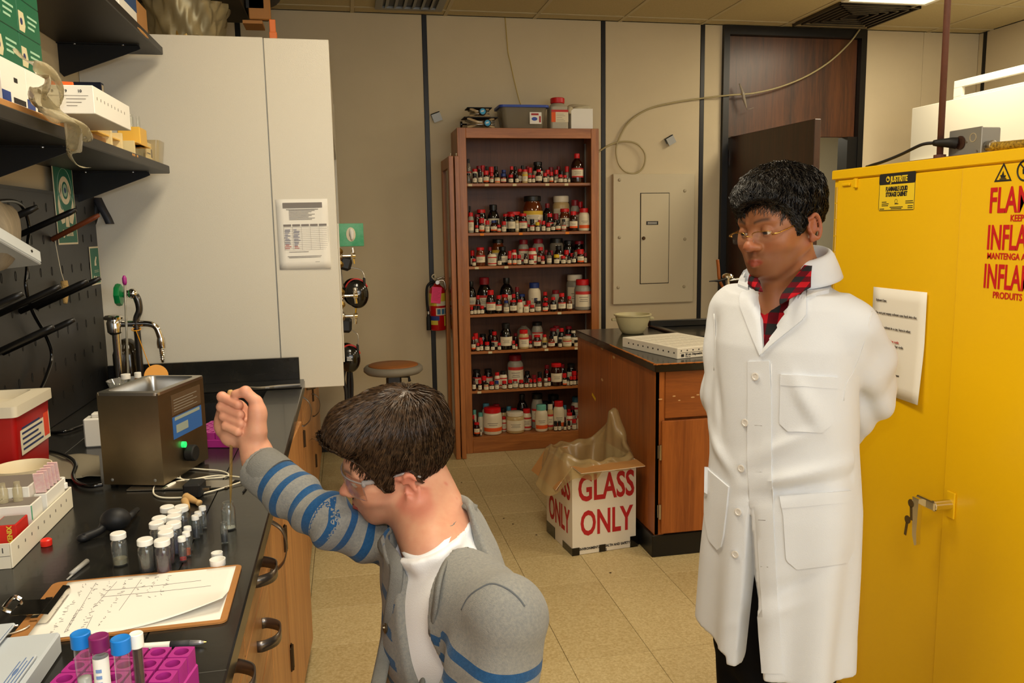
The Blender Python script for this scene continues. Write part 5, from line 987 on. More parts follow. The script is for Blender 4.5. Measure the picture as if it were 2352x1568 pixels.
gl_ = onz(416, 884, .918); tag(add('green_tray', J(crumple(gl_[0]+.01, gl_[1]+.01, .926, .045, .022, .012, 5, 16, 8, .25)), glass('green_film', (.3, .75, .5, 1), 1.2, .1, .35, rgb(40, 130, 80)[:3]+(1,)), None, smooth=True), 'scrap of clear green plastic on the ledge behind the sink', 'plastic')
# ---------------- ultrasonic bath
M_brushed = mat('brushed_steel', rgb(150, 136, 112), .36, metal=1.0, var=.22, vscale=6, bump=.02, bscale=300)
bo = np.array([-.599, 2.076, .9105]); bxv = np.array([.146, -.044, 0]); bw = np.linalg.norm(bxv); bxv /= bw; byv = np.array([-bxv[1], bxv[0], 0]); bdp, bh = .232, .232
t = T('ultrasonic_bath', 'brushed steel ultrasonic bath with a black knob on the bench', 'ultrasonic bath', tuple(bo+bxv*bw/2+byv*bdp/2), math.atan2(bxv[1], bxv[0]))
B_ = lambda g: xf(g, bo, bxv, byv, Z3)
add('housing', J(B_(box(0, bw, 0, .003, .008, bh)), B_(box(0, bw, bdp-.003, bdp, .008, bh)), B_(box(0, .003, .003, bdp-.003, .008, bh)), B_(box(bw-.003, bw, .003, bdp-.003, .008, bh)), B_(box(.003, bw-.003, .003, bdp-.003, .008, .012))), M_brushed, t)
ro = rrect(bw+.004, bdp+.004, .012, 5, bw/2, bdp/2); ri = rrect(bw-.026, bdp-.03, .02, 5, bw/2, bdp/2); rb_ = rrect(bw-.034, bdp-.038, .018, 5, bw/2, bdp/2); N = len(ro)
V = [(p[0], p[1], bh-.004) for p in ro]+[(p[0], p[1], bh+.003) for p in ro]+[(p[0], p[1], bh+.004) for p in ri]+[(p[0], p[1], bh-.012) for p in rb_]+[(p[0], p[1], bh-.12) for p in rb_]
F = [[k*N+i, k*N+(i+1) % N, (k+1)*N+(i+1) % N, (k+1)*N+i] for k in range(4) for i in range(N)]+[[4*N+i for i in range(N)]]
add('tank', B_((V, F)), M_steel, t, smooth=True, sharp=35); add('water', B_(prism([(p[0], p[1]) for p in rrect(bw-.036, bdp-.04, .018, 5, bw/2, bdp/2)], .002, (0, 0, bh-.05))), mat('water', rgb(120, 110, 90), .03, spec=.6, trans=.5), t)
for u in (.022, bw-.022): add('screw', B_(ell((u, -.001, .020), (.004, .002, .004), 8, 5)), M_grey, t)
for u in (.01, bw-.02):
    for v in (.01, bdp-.02): add('foot', B_(box(u, u+.012, v, v+.012, 0, .008)), M_black, t)
sd = lambda u, v, du, dv, e=.0008: B_(box(bw, bw+e, u, u+du, v, v+dv))
add('blue_label', J(mi(sd(.06, .105, .15, .055), 0), mi(sd(.07, .150, .13, .008, .0012), 1), mi(sd(.075, .118, .06, .02, .0012), 1)), [mat('bath_blue', rgb(50, 100, 170), .4), mat('bath_pale', rgb(150, 160, 150), .5)], t)
add('dark_label', J(mi(sd(.06, .165, .15, .05), 0), *[mi(sd(.07, .172+.007*k, .12-.02*(k % 2), .002, .0011), 1) for k in range(5)]), [mat('bath_dark', rgb(86, 66, 46), .5), M_print], t)
add('control_knob', J(cyl(bo+bxv*bw+byv*.12+Z3*.055, .021, .024, 18, tuple(bxv), .003)), M_blackmat, t, smooth=True, sharp=40); add('indicator', cyl(bo+bxv*bw+byv*.10+Z3*.082, .008, .008, 12, tuple(bxv)), mat('green_led', rgb(40, 220, 110), .3, emit=.8), t)
tag(add('steel_lid', xf(box(0, .24, 0, .06, 0, .004, .001), onz(290, 1128, .911), (.985, -.17, 0), (.17, .985, 0), Z3), M_steel, None), 'flat steel bath lid lying in front of the ultrasonic bath', 'lid')
t = T('tan_card', 'folded tan card with purple print behind the steel bath', 'card', (-.47, 2.36, .9105)); cd = onz(410, 1000, .911); add('card', J(prism([(0, 0), (.10, 0), (.02, .115), (0, .12)], .002, (-.52, 2.34, .9105), X3, Z3), prism([(0, 0), (.10, 0), (.02, .115), (0, .12)], .002, (-.52, 2.36, .9105), (.98, .17, 0), Z3)), M_rackw, t); add('print', box(-.47, -.445, 2.3372, 2.338, .93, .955), MATS['purple'], t)
pq = onz(195, 1028, .911); t = T('white_adapter', 'white plastic power adapter block behind the steel bath', 'adapter', tuple(pq+np.array([.03, .02, 0]))); add('block', box(pq[0], pq[0]+.07, pq[1], pq[1]+.05, .9105, .995, .004), M_white, t); add('plug_top', box(pq[0]+.02, pq[0]+.05, pq[1]+.01, pq[1]+.04, .995, 1.008, .003), M_white, t)
t = T('grey_jar', 'small grey jar hidden between adapter and steel bath', 'jar', (-.665, 2.45, .9105)); add('jar', cyl((-.665, 2.42, .9105), .022, .075, 16, b=.003), mat('jar_grey', rgb(70, 68, 60), .5), t, smooth=True, sharp=40); add('lid', cyl((-.665, 2.42, .9855), .023, .014, 16, b=.002), M_grey, t, smooth=True, sharp=40)
# ---------------- purple tube racks
M_pur = mat('purple_rack', rgb(168, 44, 132), .4); M_purd = mat('purple_deep', rgb(116, 24, 96), .5)
def micro_rack(lab, o, ang, w_, d, h, nx, ny, hr):
    x = np.array([cos(ang), sin(ang), 0]); y = np.array([-sin(ang), cos(ang), 0]); t = T('tube_rack', lab, 'rack', tuple(np.array(o)+x*w_/2+y*d/2), ang)
    G = lambda g: xf(g, o, x, y, Z3)
    add('base', G(J(box(0, w_, 0, d, 0, h*.55, .002))), M_pur, t)
    px, py = w_/nx, d/ny
    for i in range(nx):
        for j in range(ny):
            cx, cy = (i+.5)*px, (j+.5)*py; e = min(px, py)*.46
            N = 16; ro = [(cx+e*max(-1, min(1, 1.35*cos(a))), cy+e*max(-1, min(1, 1.35*sin(a)))) for a in np.linspace(0, 2*pi, N, endpoint=False)]; ri = [(cx+hr*cos(a), cy+hr*sin(a)) for a in np.linspace(0, 2*pi, N, endpoint=False)]
            V = [(p[0], p[1], h*.55) for p in ro]+[(p[0], p[1], h) for p in ro]+[(p[0], p[1], h) for p in ri]+[(p[0], p[1], h*.56) for p in ri]
            F = [[k*N+q, k*N+(q+1) % N, (k+1)*N+(q+1) % N, (k+1)*N+q] for k in range(3) for q in range(N)]+[[3*N+q for q in range(N)]]
            add('tube_well', G((V, F)), M_pur, t, smooth=True, sharp=40)
    return t, x, y
t, _, _ = micro_rack('purple tube rack on the bench behind the raised fist', np.array([-.461, 2.412, .9105]), -.265, .125, .15, .044, 5, 6, .0065)
FR = np.array([-.400, .985, .9105]); t, rx, ry = micro_rack('purple tube rack holding capped tubes at the front of the bench', FR, -.18, .155, .15, .055, 5, 5, .0095)
# ---------------- vials
M_capw = mat('white_cap', rgb(240, 238, 230), .35)
def liquid(c): 
    n = 'liquid_%d_%d_%d' % c; return mat(n, rgb(*c), .05, trans=.55, ior=1.33)
def vial(lab, px, py, kind, liq=None, fill=.3, capped=True, group='sample vials on the bench', residue=None):
    if kind == 'L': R_, Hh, nk, ch = .0138, .057, .0105, .0155
    else: R_, Hh, nk, ch = .0074, .043, .0056, .0105
    top = .9105+(Hh+.005 if capped else Hh); p = onz(px, py, top); x, y, z = p[0], p[1], .9105
    t = T('glass_vial', lab, 'vial', (x, y, z), group=group)
    w_ = .0011; b = Hh*.80
    add('glass', lathe([(1e-7, z+.0008), (R_*.86, z), (R_, z+.002), (R_, z+b-.002), (R_*.93, z+b), (nk, z+b+.004), (nk, z+Hh), (nk-w_, z+Hh), (nk-w_, z+b+.004), (R_*.9-w_, z+b), (R_-w_, z+b-.003), (R_-w_, z+.003), (1e-7, z+.002)], 22, (x, y, 0), cap=False), M_vial, t, smooth=True, sharp=50)
    if capped: add('cap', lathe([(R_*1.0-.0015 if kind == 'L' else nk+.0018, z+b+.005), (R_*1.0 if kind == 'L' else R_*.98, z+b+.006), (R_ if kind == 'L' else R_*.98, z+Hh+.0035), (R_*.9, z+Hh+.005), (1e-7, z+Hh+.005)], 22, (x, y, 0)), M_capw, t, smooth=True, sharp=40)
    if liq: add('liquid', lathe([(1e-7, z+.0022), (R_-w_-.0003, z+.0032), (R_-w_-.0003, z+b*fill), (1e-7, z+b*fill-.0006)], 18, (x, y, 0)), liquid(liq), t, smooth=True, sharp=50)
    if residue: add('film', lathe([(R_-w_-.0004, z+b*fill), (R_-w_-.0004, z+b*.95)], 18, (x, y, 0), cap=False), residue, t, smooth=True)
M_vial = glass('vial_glass', (.94, .96, .95, 1), 1.3, .02, .03)
res_g = glass('residue_grey', (.6, .57, .5, 1), .5, .2, .45, rgb(96, 88, 72)[:3]+(1,)); res_p = glass('residue_purple', (.5, .28, .36, 1), .5, .2, .45, rgb(70, 34, 50)[:3]+(1,))
for a in (('large vial of clear liquid standing alone left of the cluster', 270.7, 1223, 'L', (190, 180, 150), .28), ('large vial with dark residue, front left of the vial cluster', 332.4, 1236.5, 'L', (14, 10, 14), .20, True, res_g), ('large vial of deep purple liquid, front of the vial cluster', 371.7, 1238, 'L', (96, 14, 74), .30, True, res_p), ('large vial with dark red liquid behind the purple vial', 380, 1220, 'L', (90, 20, 30), .25, True, res_p), ('large white capped vial right behind the dark red vial', 379.4, 1209.8, 'L', (30, 14, 50), .5), ('large vial of dark blue liquid right of the cluster middle', 398.4, 1198.6, 'L', (24, 20, 90), .7), ('large white capped vial at the left edge of the cluster', 359, 1198.6, 'L', (20, 14, 26), .6), ('large white capped vial, left edge of the cluster, second from the back', 365.4, 1187, 'L', (20, 14, 20), .6), ('large white capped vial in the cluster behind the dark blue vial', 399, 1183, 'L', (22, 16, 20), .6), ('large white capped vial in the cluster, third from the back', 400.5, 1172, 'L', (20, 14, 20), .6), ('large white capped vial at the back left of the cluster', 383.6, 1162, 'L', (20, 16, 20), .6), ('large amber brown vial at the back right by the tan bulbs', 416, 1161, 'L', (60, 30, 8), .7)):
    vial(a[0], a[1], a[2], a[3], a[4], a[5], True, residue=a[7] if len(a) > 7 else None)
for a in (('small vial with bright red liquid at the front of the cluster', 417, 1232, 'S', (226, 40, 20), .20), ('small vial with orange liquid behind the red one', 427, 1221, 'S', (232, 110, 14), .42), ('small vial behind the orange vial', 430, 1209, 'S', (120, 70, 30), .2), ('small dark vial, nearest of three on the right', 448, 1183, 'S', (40, 44, 56), .6), ('small dark vial, middle of three on the right', 454.5, 1174.7, 'S', (36, 38, 46), .55), ('small dark vial, farthest of three on the right', 464.3, 1162, 'S', (24, 24, 30), .22)): vial(*a[:4], a[4], a[5])
vial('open glass vial that the thin glass pipette dips into', 523, 1153, 'L', (170, 165, 150), .06, False, 'open vials on the bench'); vial('small open vial of black liquid in front of the open large vial', 513.5, 1199, 'S', (6, 6, 16), .55, False, 'open vials on the bench')
for nm, px, py, r, h, lab in (('screw_lid', 499.4, 1283, .0142, .013, 'large white vial cap lying upturned by the clipboard'), ('screw_lid', 498, 1268, .0105, .012, 'smaller white vial cap behind the large loose cap')):
    p = onz(px, py, .9105+h); tag(add(nm, lathe([(r*.95, .9105), (r, .9115), (r, .9105+h), (r-.0016, .9105+h), (r-.002, .914), (1e-7, .914)], 22, (p[0], p[1], 0)), M_capw, None, smooth=True, sharp=40), lab, 'cap', 'loose white vial caps')
p = onz(107, 1252, .9105); tag(add('red_stopper', lathe([(.010, .9105), (.0105, .912), (.0105, .922), (.008, .924), (.004, .9215), (1e-7, .9215)], 18, (p[0], p[1], 0)), mat('red_plastic', rgb(226, 46, 32), .35), None, smooth=True, sharp=40), 'small red plastic cap alone on the black bench by the white tray box', 'cap')
# rubber bulbs
M_latex = mat('latex_tan', rgb(196, 158, 102), .6)
a, b = onz(427, 1141, .920), onz(458, 1155, .917); d = (b-a)/np.linalg.norm(b-a); tag(add('rubber_bulb', tube([a-d*.006, a, a*.6+b*.4, a*.25+b*.75, b], [.002, .010, .0085, .0055, .0075], 14, sm=6), M_latex, None, smooth=True), 'tan latex pipette bulb lying across beside the black adapter', 'bulb', 'tan pipette bulbs')
a, b = onz(424, 1150, .919), onz(430, 1166, .918); tag(add('rubber_bulb', tube([a-np.array([0, -.004, 0]), a, (a+b)/2, b], [.003, .0085, .008, .006], 14, sm=6), M_latex, None, smooth=True), 'second tan pipette bulb behind the large vials', 'bulb', 'tan pipette bulbs')
a = onz(265, 1192, .935); t = T('black_bulb', 'black rubber suction bulb with a stem lying on the black bench', 'bulb', (a[0], a[1], .9105)); M_rub = mat('black_rubber', rgb(20, 21, 24), .55)
add('bulb', ell((a[0], a[1], .9345), (.030, .026, .024), 20, 14), M_rub, t, smooth=True); e = onz(190, 1235, .918); add('stem', tube([np.array([a[0]-.02, a[1]-.006, .928]), (a+e)/2+np.array([0, 0, -.005]), e], [.010, .008, .009], 10, sm=4), M_rub, t, smooth=True); add('valve', J(ell(e, (.012, .010, .008), 12, 8)), M_rub, t, smooth=True); add('outlet', tube([np.array([a[0]+.022, a[1]+.01, .932]), onz(315, 1170, .92)], [.008, .006], 8), M_rub, t, smooth=True)
# ---------------- white cable and black adapter
M_cable = mat('white_cable', rgb(228, 222, 200), .45)
t = T('usb_cable', 'coiled thin white USB cable on the black bench', 'cable', (-.38, 2.06, .9105))
pth = [(404, 1106), (420, 1103), (462, 1100), (500, 1097), (520, 1094), (524, 1088), (505, 1081), (470, 1078), (440, 1076), (422, 1080), (413, 1092), (418, 1100), (440, 1101), (480, 1094), (515, 1092), (563, 1100), (520, 1118), (470, 1132), (440, 1140), (400, 1143), (366, 1141), (352, 1130), (360, 1110), (385, 1098), (415, 1098)]
add('wire', tube([onz(x, y, .9135+.0032*(1 if i in (3, 12, 13, 14, 15) else 0)+.002*(i > 22)) for i, (x, y) in enumerate(pth)], .0021, 8, sm=7), M_cable, t, smooth=True)
a, b = onz(383, 1118, .915), onz(402, 1108, .915); add('connector', tube([a, a*.4+b*.6, b], [.0042, .0045, .003], 8), M_white, t); add('metal_plug', tube([a+(a-b)*.5, a], .0034, 6), M_steel, t)
p = onz(420, 1146, .9105); t = T('black_adapter', 'small black plug in power adapter among the white cable loops', 'adapter', (p[0]+.02, p[1]+.03, .9105)); add('body', xf(box(0, .040, 0, .05, 0, .034, .004), (p[0], p[1], .9105), (.99, -.14, 0), (.14, .99, 0), Z3), M_blackmat, t); add('prong', J(*[xf(box(.040, .056, .015+.015*k, .0165+.015*k, .014, .02), (p[0], p[1], .9105), (.99, -.14, 0), (.14, .99, 0), Z3) for k in range(2)]), M_steel, t)
tag(add('black_cable', tube([onz(x, y, .9125) for x, y in ((460, 1106), (500, 1106), (545, 1104), (563, 1108), (566, 1118), (558, 1130))], .0019, 6, sm=6), M_blackmat, None, smooth=True), 'thin black cable curling on the bench beside the white cable', 'cable')
# ---------------- clipboard and pen
M_clip = mat('hardboard', rgb(172, 118, 62), .5, var=.12, vscale=40)
co = np.array([-.527, 1.274, .9105]); cx_ = np.array([.325, .004, 0]); cw = .318; cx_ /= np.linalg.norm(cx_); cy_ = np.array([-cx_[1], cx_[0], 0]); cd_ = .228
t = T('clipboard', 'brown clipboard with handwritten sheets on the black bench', 'clipboard', tuple(co+cx_*cw/2+cy_*cd_/2))
C_ = lambda g: xf(g, co, cx_, cy_, Z3)
add('board', C_(prism(rrect(cw, cd_, .012, 4, cw/2, cd_/2), .0032)), M_clip, t)
def pg(u, v):
    x = .025+.283*u; y = .006+.214*v
    curl = .020*max(0, u-.45)**1.5*max(0, .5-v)*5; return np.array([x, y+.10*max(0, u-.4)**1.6*max(0, .5-v)*1.6, .0037+curl+.0006*sin(u*7)])
t2 = T('paper_sheet', 'handwritten white sheets held in the clipboard', 'paper', tuple(co+cx_*.16+cy_*.1+Z3*.0035)); add('page', C_(solid(grid(pg, 26, 18), .0003)), M_paper, t2, smooth=True); add('page', C_(solid(grid(lambda u, v: np.array([.027+.28*u, .010+.209*v, .0034]), 3, 3), .0002)), M_paper, t2)
rs = np.random.RandomState(2); wr_ = []
pz = lambda x, y: pg((x-.025)/.283, (y-.006)/.214)[2]+.0006
def stroke(x, y, dx, dy): wr_.append(tube([(x, y, pz(x, y)), (x+dx, y+dy, pz(x+dx, y+dy))], .00035, 4))
for col in range(9):
    xx = .058+.016*col+(.004*(col % 3)); yy = .205
    if col in (3, 5): continue
    ylo = .02 if col < 6 else .12
    while yy > ylo:
        if rs.rand() < .8: stroke(xx+.002*rs.randn(), yy, .004*rs.randn()*.6+.003, .003*rs.randn())
        yy -= .0045+.004*rs.rand()
for (xa, ya, xb, yb) in ((.075, .205, .080, .03), (.110, .20, .098, .10), (.150, .20, .142, .08), (.10, .165, .255, .170), (.10, .140, .275, .142), (.105, .07, .108, .02), (.075, .1, .078, .02)):
    n = 8; wr_.append(tube([(xa+(xb-xa)*k/n, ya+(yb-ya)*k/n, pz(xa+(xb-xa)*k/n, ya+(yb-ya)*k/n)) for k in range(n+1)], .0003, 4))
add('handwriting', C_(J(*wr_)), mat('pencil', rgb(120, 116, 116), .8), t2, kind='stuff')
cl = add('clip', C_(J(prism([(0, 0), (.010, .0), (.016, .005), (.016, .012), (.008, .016), (0, .012)], .105, (.030, .060+.105, .0045), X3, Z3) if False else xf(prism([(0, 0), (.012, 0), (.018, .006), (.016, .014), (.006, .016), (0, .010)], .108), (.028, .168, .0052), X3, Z3, (0, -1, 0)), xf(box(-.022, .030, .085, .140, .010, .0125, .001), (0, 0, 0), (1, 0, -.06), Y3, (.06, 0, 1)), xf(box(.012, .03, .075, .150, .004, .010, .001), (0, 0, 0)), tube([(-.020, .090, .016), (-.030, .092, .022), (-.030, .133, .022), (-.020, .135, .016)], .004, 8, sm=4))), M_chrome, t, smooth=True, sharp=30)
add('hanging_hook', C_(tube([(.0, .060, .006), (-.014, .052, .008), (-.02, .040, .006), (-.006, .034, .005), (.012, .045, .005), (.018, .055, .006)], .0018, 6, sm=5)), M_steel, cl)
text('ACCO', co+cx_*.016+cy_*.128+Z3*.0152, -cy_, cx_, .010, M_grey, cl, bold=.0003) if False else None
a, b = onz(474, 1474, .9155), onz(285, 1487, .9155); d = (a-b); Lp = np.linalg.norm(d); d /= Lp; P = lambda s_: b+d*s_*Lp
t = T('ballpoint_pen', 'white ballpoint pen with dark grip lying in front of the clipboard', 'pen', tuple(P(.5)-Z3*.005))
add('barrel', tube([P(0), P(.02), P(.56)], [.003, .0048, .0048], 12), M_white, t, smooth=True); add('grip', tube([P(.56), P(.8)], .0050, 12), mat('grip_grey', rgb(52, 52, 56), .6), t, smooth=True); add('cone', tube([P(.80), P(.92), P(.97)], [.0046, .0034, .002], 12), mat('pen_silver', rgb(170, 170, 172), .3, metal=.6), t, smooth=True); add('tip', tube([P(.97), P(1)], [.0016, .0008], 8), M_yellowbrass, t)
a, b = onz(200, 1288, .915), onz(163, 1318, .914); tag(add('pen_cover', J(tube([a, b], [.0048, .0042], 10), tube([b+(a-b)*.45-np.array([.0, .008, .002]), b+(b-a)*.3-np.array([-.002, .002, .002])], .0018, 6)), mat('cap_clear', rgb(196, 194, 186), .3, trans=.4), None, smooth=True), 'translucent pen cap lying on the bench above the clipboard', 'pen cap')
# ---------------- tubes in the front rack
def rack_tube(lab, px, py, capc, kind):
    z0 = FR[2]+.032; top = z0+.112 if kind != 'S' else z0+.105
    p = onz(px, py, top); x, y = p[0], p[1]; r = .0085 if kind != 'S' else .0062
    t = T('capped_tube', lab, 'tube', (x, y, z0), group='capped tubes in the front purple rack')
    add('tube', lathe([(.003, z0), (r*.6, z0+.006), (r, z0+.016), (r, top-.016)], 16, (x, y, 0), cap=False), M_vial if kind != 'L' else glass('tube_label', (.9, .9, .9, 1), .8, .1, .0), t, smooth=True)
    add('cap', lathe([(r*1.15, top-.018), (r*1.3, top-.017), (r*1.3, top-.001), (r*1.15, top), (r*.5, top-.001), (1e-7, top-.001)], 18, (x, y, 0)), capc, t, smooth=True, sharp=40)
    if kind == 'A': add('contents', lathe([(.003, z0+.001), (r*.88, z0+.016), (r*.88, z0+.055), (1e-7, z0+.055)], 14, (x, y, 0)), mat('milky', rgb(206, 206, 200), .3, trans=.3), t, smooth=True)
    if kind == 'B': add('contents', lathe([(.003, z0+.001), (r*.88, z0+.016), (r*.88, z0+.045), (1e-7, z0+.045)], 14, (x, y, 0)), mat('milky_b', rgb(170, 160, 150), .3, trans=.5), t, smooth=True)
    if kind == 'L': lb = add('label', lathe([(r+.0004, z0+.012), (r+.0004, top-.026)], 16, (x, y, 0), cap=False), M_paper, t, smooth=True); add('handwriting', J(*[band(z0+.03+.008*k, z0+.034+.008*k, -.4, .3, r+.0008, (x, y), 4) for k in range(6)]), mat('blue_ink', rgb(120, 150, 200), .7), lb)
    if kind == 'S': add('contents', lathe([(.003, z0+.001), (r*.85, z0+.01), (r*.85, top-.02)], 14, (x, y, 0), cap=False), mat('brown_liquid', rgb(70, 34, 24), .1, trans=.4), t, smooth=True)
M_bluecap = mat('blue_cap', rgb(24, 120, 206), .4); M_purcap = mat('purple_cap', rgb(120, 30, 90), .4)
rack_tube('blue capped tube half full of white solid, leftmost in the front rack', 184, 1452, M_bluecap, 'A'); rack_tube('purple capped tube with a handwritten white label in the front rack', 226, 1459, M_purcap, 'L')
rack_tube('blue capped tube of clear liquid, right of the purple capped tube', 276, 1464, M_bluecap, 'B'); rack_tube('white capped tube of brown liquid in the front rack', 312, 1453, M_capw, 'S')
# ---------------- packets bottom left
M_pack = mat('packet_paper', rgb(186, 194, 200), .6); M_packink = mat('packet_ink', rgb(96, 120, 164), .7)
def packet(lab, px0, py0, px1, py1, z):
    a = onz(px0, py1, z); b = onz(px1, py0, z); t = T('paper_packet', lab, 'packet', (a[0], a[1], z-.001), group='blue printed packets at the bench corner'); w_, d = b[0]-a[0], b[1]-a[1]
    add('packet', box(a[0]-.05, b[0], a[1], b[1], z-.006, z, .002), M_pack, t)
    add('print', J(*[box(b[0]-w_*(.12+.2*k), b[0]-w_*(.06+.2*k), a[1]+d*.1, a[1]+d*(.9-.1*(k % 2)), z, z+.0004) for k in range(4)], ell((b[0]-w_*.5, a[1]+d*.5, z+.0002), (w_*.12, d*.12, .0004), 10, 5)), M_packink, t)
packet('rear white packet with blue print at the left edge of the bench', -30, 1428, 36, 1505, .955); packet('front white packet with blue print at the bottom left corner', -20, 1500, 86, 1590, .950)
tag(add('packet_stack', box(-.60, -.435, .95, 1.24, .9105, .9435, .003), M_pack, None), 'stack of flat packets under the printed packets at bottom left', 'stack')
# ---------------- perforated white tray full of small boxes
wo = np.array([-.629, 1.596, .9105]); wy = np.array([.0, 1, 0]); t = T('supply_tray', 'white perforated box tray holding needle boxes at the left bench edge', 'tray', (-.74, 1.75, .9105))
WL, WW, WHt = .345, .30, .048
add('tray', J(box(wo[0]-.003, wo[0], wo[1], wo[1]+WL, .9105, .9105+WHt, .001), box(wo[0]-WW, wo[0]-WW+.003, wo[1], wo[1]+WL, .9105, .9105+WHt, .001), box(wo[0]-WW+.003, wo[0]-.003, wo[1], wo[1]+.003, .9105, .9105+WHt), box(wo[0]-WW+.003, wo[0]-.003, wo[1]+WL-.003, wo[1]+WL, .9105, .9105+WHt), box(wo[0]-WW+.003, wo[0]-.003, wo[1]+.003, wo[1]+WL-.003, .9105, .9125)), mat('tray_card', rgb(230, 222, 200), .6), t)
add('print', J(*[box(wo[0], wo[0]+.0006, wo[1]+.03+.034*k, wo[1]+.034+.034*k, .9105+.026, .9105+.032) for k in range(9)], box(wo[0]-.06, wo[0]-.003, wo[1]-.0006, wo[1], .934, .9350)), M_print, t)
text('1', (wo[0]-.018, wo[1]-.0007, .941), X3, Z3, .014, M_ink, t)
def sbox(nm, lab, x0, x1, y0, y1, z1, m, topm=None, z0=.9127, **k):
    t = T(nm, lab, 'box', ((x0+x1)/2, (y0+y1)/2, z0), group='small boxes in the supply tray'); add('carton', box(x0, x1, y0, y1, z0, z1, .001), m, t)
    if topm: add('shade_sheet', box(x0+.003, x1-.003, y0+.003, y1-.003, z1, z1+.0006), topm, t)
    return t
M_shadow = mat('painted_inner_shade', rgb(128, 118, 108), .8)  # flat grey sheet painted as the shaded inside of the open boxes
sb = sbox('needle_box', 'white needle box with grey top at the back of the supply tray', -.80, -.665, 1.80, 1.90, 1.005, M_white, M_shadow); text('Needles', (-.725, 1.7994, .975), X3, Z3, .013, M_ink, sb, bold=.0004)
sb = sbox('red_box', 'small red and yellow printed box in the supply tray', -.685, -.642, 1.66, 1.72, .972, mat('red_print', rgb(196, 34, 26), .5), M_shadow); text('PRINTEX' if False else 'XENIX', (-.650, 1.6593, .935), (0, 0, 1), (-1, 0, 0), .012, M_lyel, sb, bold=.0004)
sb = sbox('white_small_box', 'white open box behind the red box in the supply tray', -.712, -.640, 1.735, 1.795, .985, M_white, M_shadow); add('green_edge', box(-.6405, -.639, 1.735, 1.737, .955, .984), M_tgreen, sb)
sb = sbox('tall_carton', 'pale printed carton at the near corner of the supply tray', -.80, -.697, 1.605, 1.67, 1.0, mat('pale_carton', rgb(222, 206, 190), .6), M_shadow); add('print', J(*[box(-.6968, -.696, 1.612, 1.655, .935+.012*k, .938+.012*k) for k in range(5)]), mat('faint_red', rgb(214, 150, 130), .7), sb)
sb = sbox('packet_box', 'white box of pink printed packets in the supply tray', -.718, -.655, 1.83, 1.925, .968, M_white) if False else sbox('packet_box', 'white box of pink printed packets in the supply tray', -.66, -.636, 1.81, 1.92, .985, M_white, M_shadow)
pkm = mat('pink_print', rgb(232, 178, 178), .5, var=.5, vscale=120, vcol=rgb(236, 214, 206)); 
for k in range(5):
    y = 1.815+.021*k; tag(add('wipe_packet', xf(box(-.010, .010, 0, .004, 0, .045), (-.6475, y, .9862), (1, 0, .05*sin(k)), (0, .96, .2), (0, -.2, .96)), pkm, None), ['nearest', 'second', 'third', 'fourth', 'farthest'][k]+' pink printed packet standing in the supply tray', 'packet', 'pink packets in the supply tray')
for k, (x, y) in enumerate(((-.70, 1.765), (-.675, 1.77))):
    tag(add('glass_bottle', lathe([(.009, .9862), (.009, 1.012), (.006, 1.018), (.006, 1.026)], 12, (x, y, 0)), M_glass if False else glass('frost_vial', (.9, .88, .8, 1), 1, .1, .35, rgb(214, 204, 170)[:3]+(1,)), None, smooth=True, sharp=40), ['left', 'right'][k]+' of two tiny frosted vials standing on the white open box', 'vial', 'tiny vials in the supply tray')
for k in range(2): tag(add('mini_cap', cyl((-.640-.004*k, 1.927+.0, .9595+.0128*k), .008, .0125, 14, b=.001), M_capw, None, smooth=True, sharp=40), ['lower', 'upper'][k]+' of two stacked tiny white caps at the tray corner', 'cap', 'tiny caps at the tray corner')
for o in bpy.data.objects:
    if o.name.startswith('mini_cap'): pass
t = T('white_tub', 'round white plastic tub behind the supply tray', 'tub', (-.76, 2.04, .9105)); tc = onz(40, 1078, .995); tc = np.array([-.752, 2.01, 0])
add('tub', lathe([(.052, .9105), (.054, .913), (.060, .990), (.062, .996), (.0595, .996), (.0565, .988), (.051, .916), (1e-7, .915)], 32, tc), mat('cream_tub', rgb(232, 218, 184), .5), t, smooth=True, sharp=40)
# ---------------- sharps bin
M_bin = mat('sharps_red', rgb(168, 20, 18), .35); bx0, bx1, by0, by1 = -.935, -.79, 2.08, 2.335
t = T('sharps_bin', 'red sharps container with white lid at the left end of the bench', 'sharps bin', ((bx0+bx1)/2, (by0+by1)/2, .9105))
add('bin', frustum(-.942, -.79, 2.10, 2.335, .9105, 1.098, .010, .012), M_bin, t, smooth=True, sharp=40)
a = rrect(.165, .25, .012, 4, -.866, 2.2175); b = rrect(.10, .17, .02, 4, -.866, 2.2175); N = len(a); V = [(p[0], p[1], 1.092) for p in a]+[(p[0], p[1], 1.118) for p in a]+[(p[0], p[1], 1.124) for p in b]+[(p[0], p[1], 1.100) for p in b]; F = [[k*N+i, k*N+(i+1) % N, (k+1)*N+(i+1) % N, (k+1)*N+i] for k in range(3) for i in range(N)]+[[3*N+i for i in range(N)]]
add('lid', (V, F), mat('lid_cream', rgb(214, 204, 180), .45), t, smooth=True, sharp=40)
lb = add('label', J(box(-.7935, -.7925, 2.13, 2.325, .99, 1.085)), M_lab, t); add('biohazard_patch', box(-.7925, -.792, 2.285, 2.32, 1.0, 1.08), mat('hazard_orange', rgb(226, 66, 30), .5), lb); add('print', J(*[box(-.7925, -.792, 2.14, 2.275-.015*(k % 3), 1.0+.013*k, 1.005+.013*k) for k in range(6)]), MATS['navy_print'], lb)
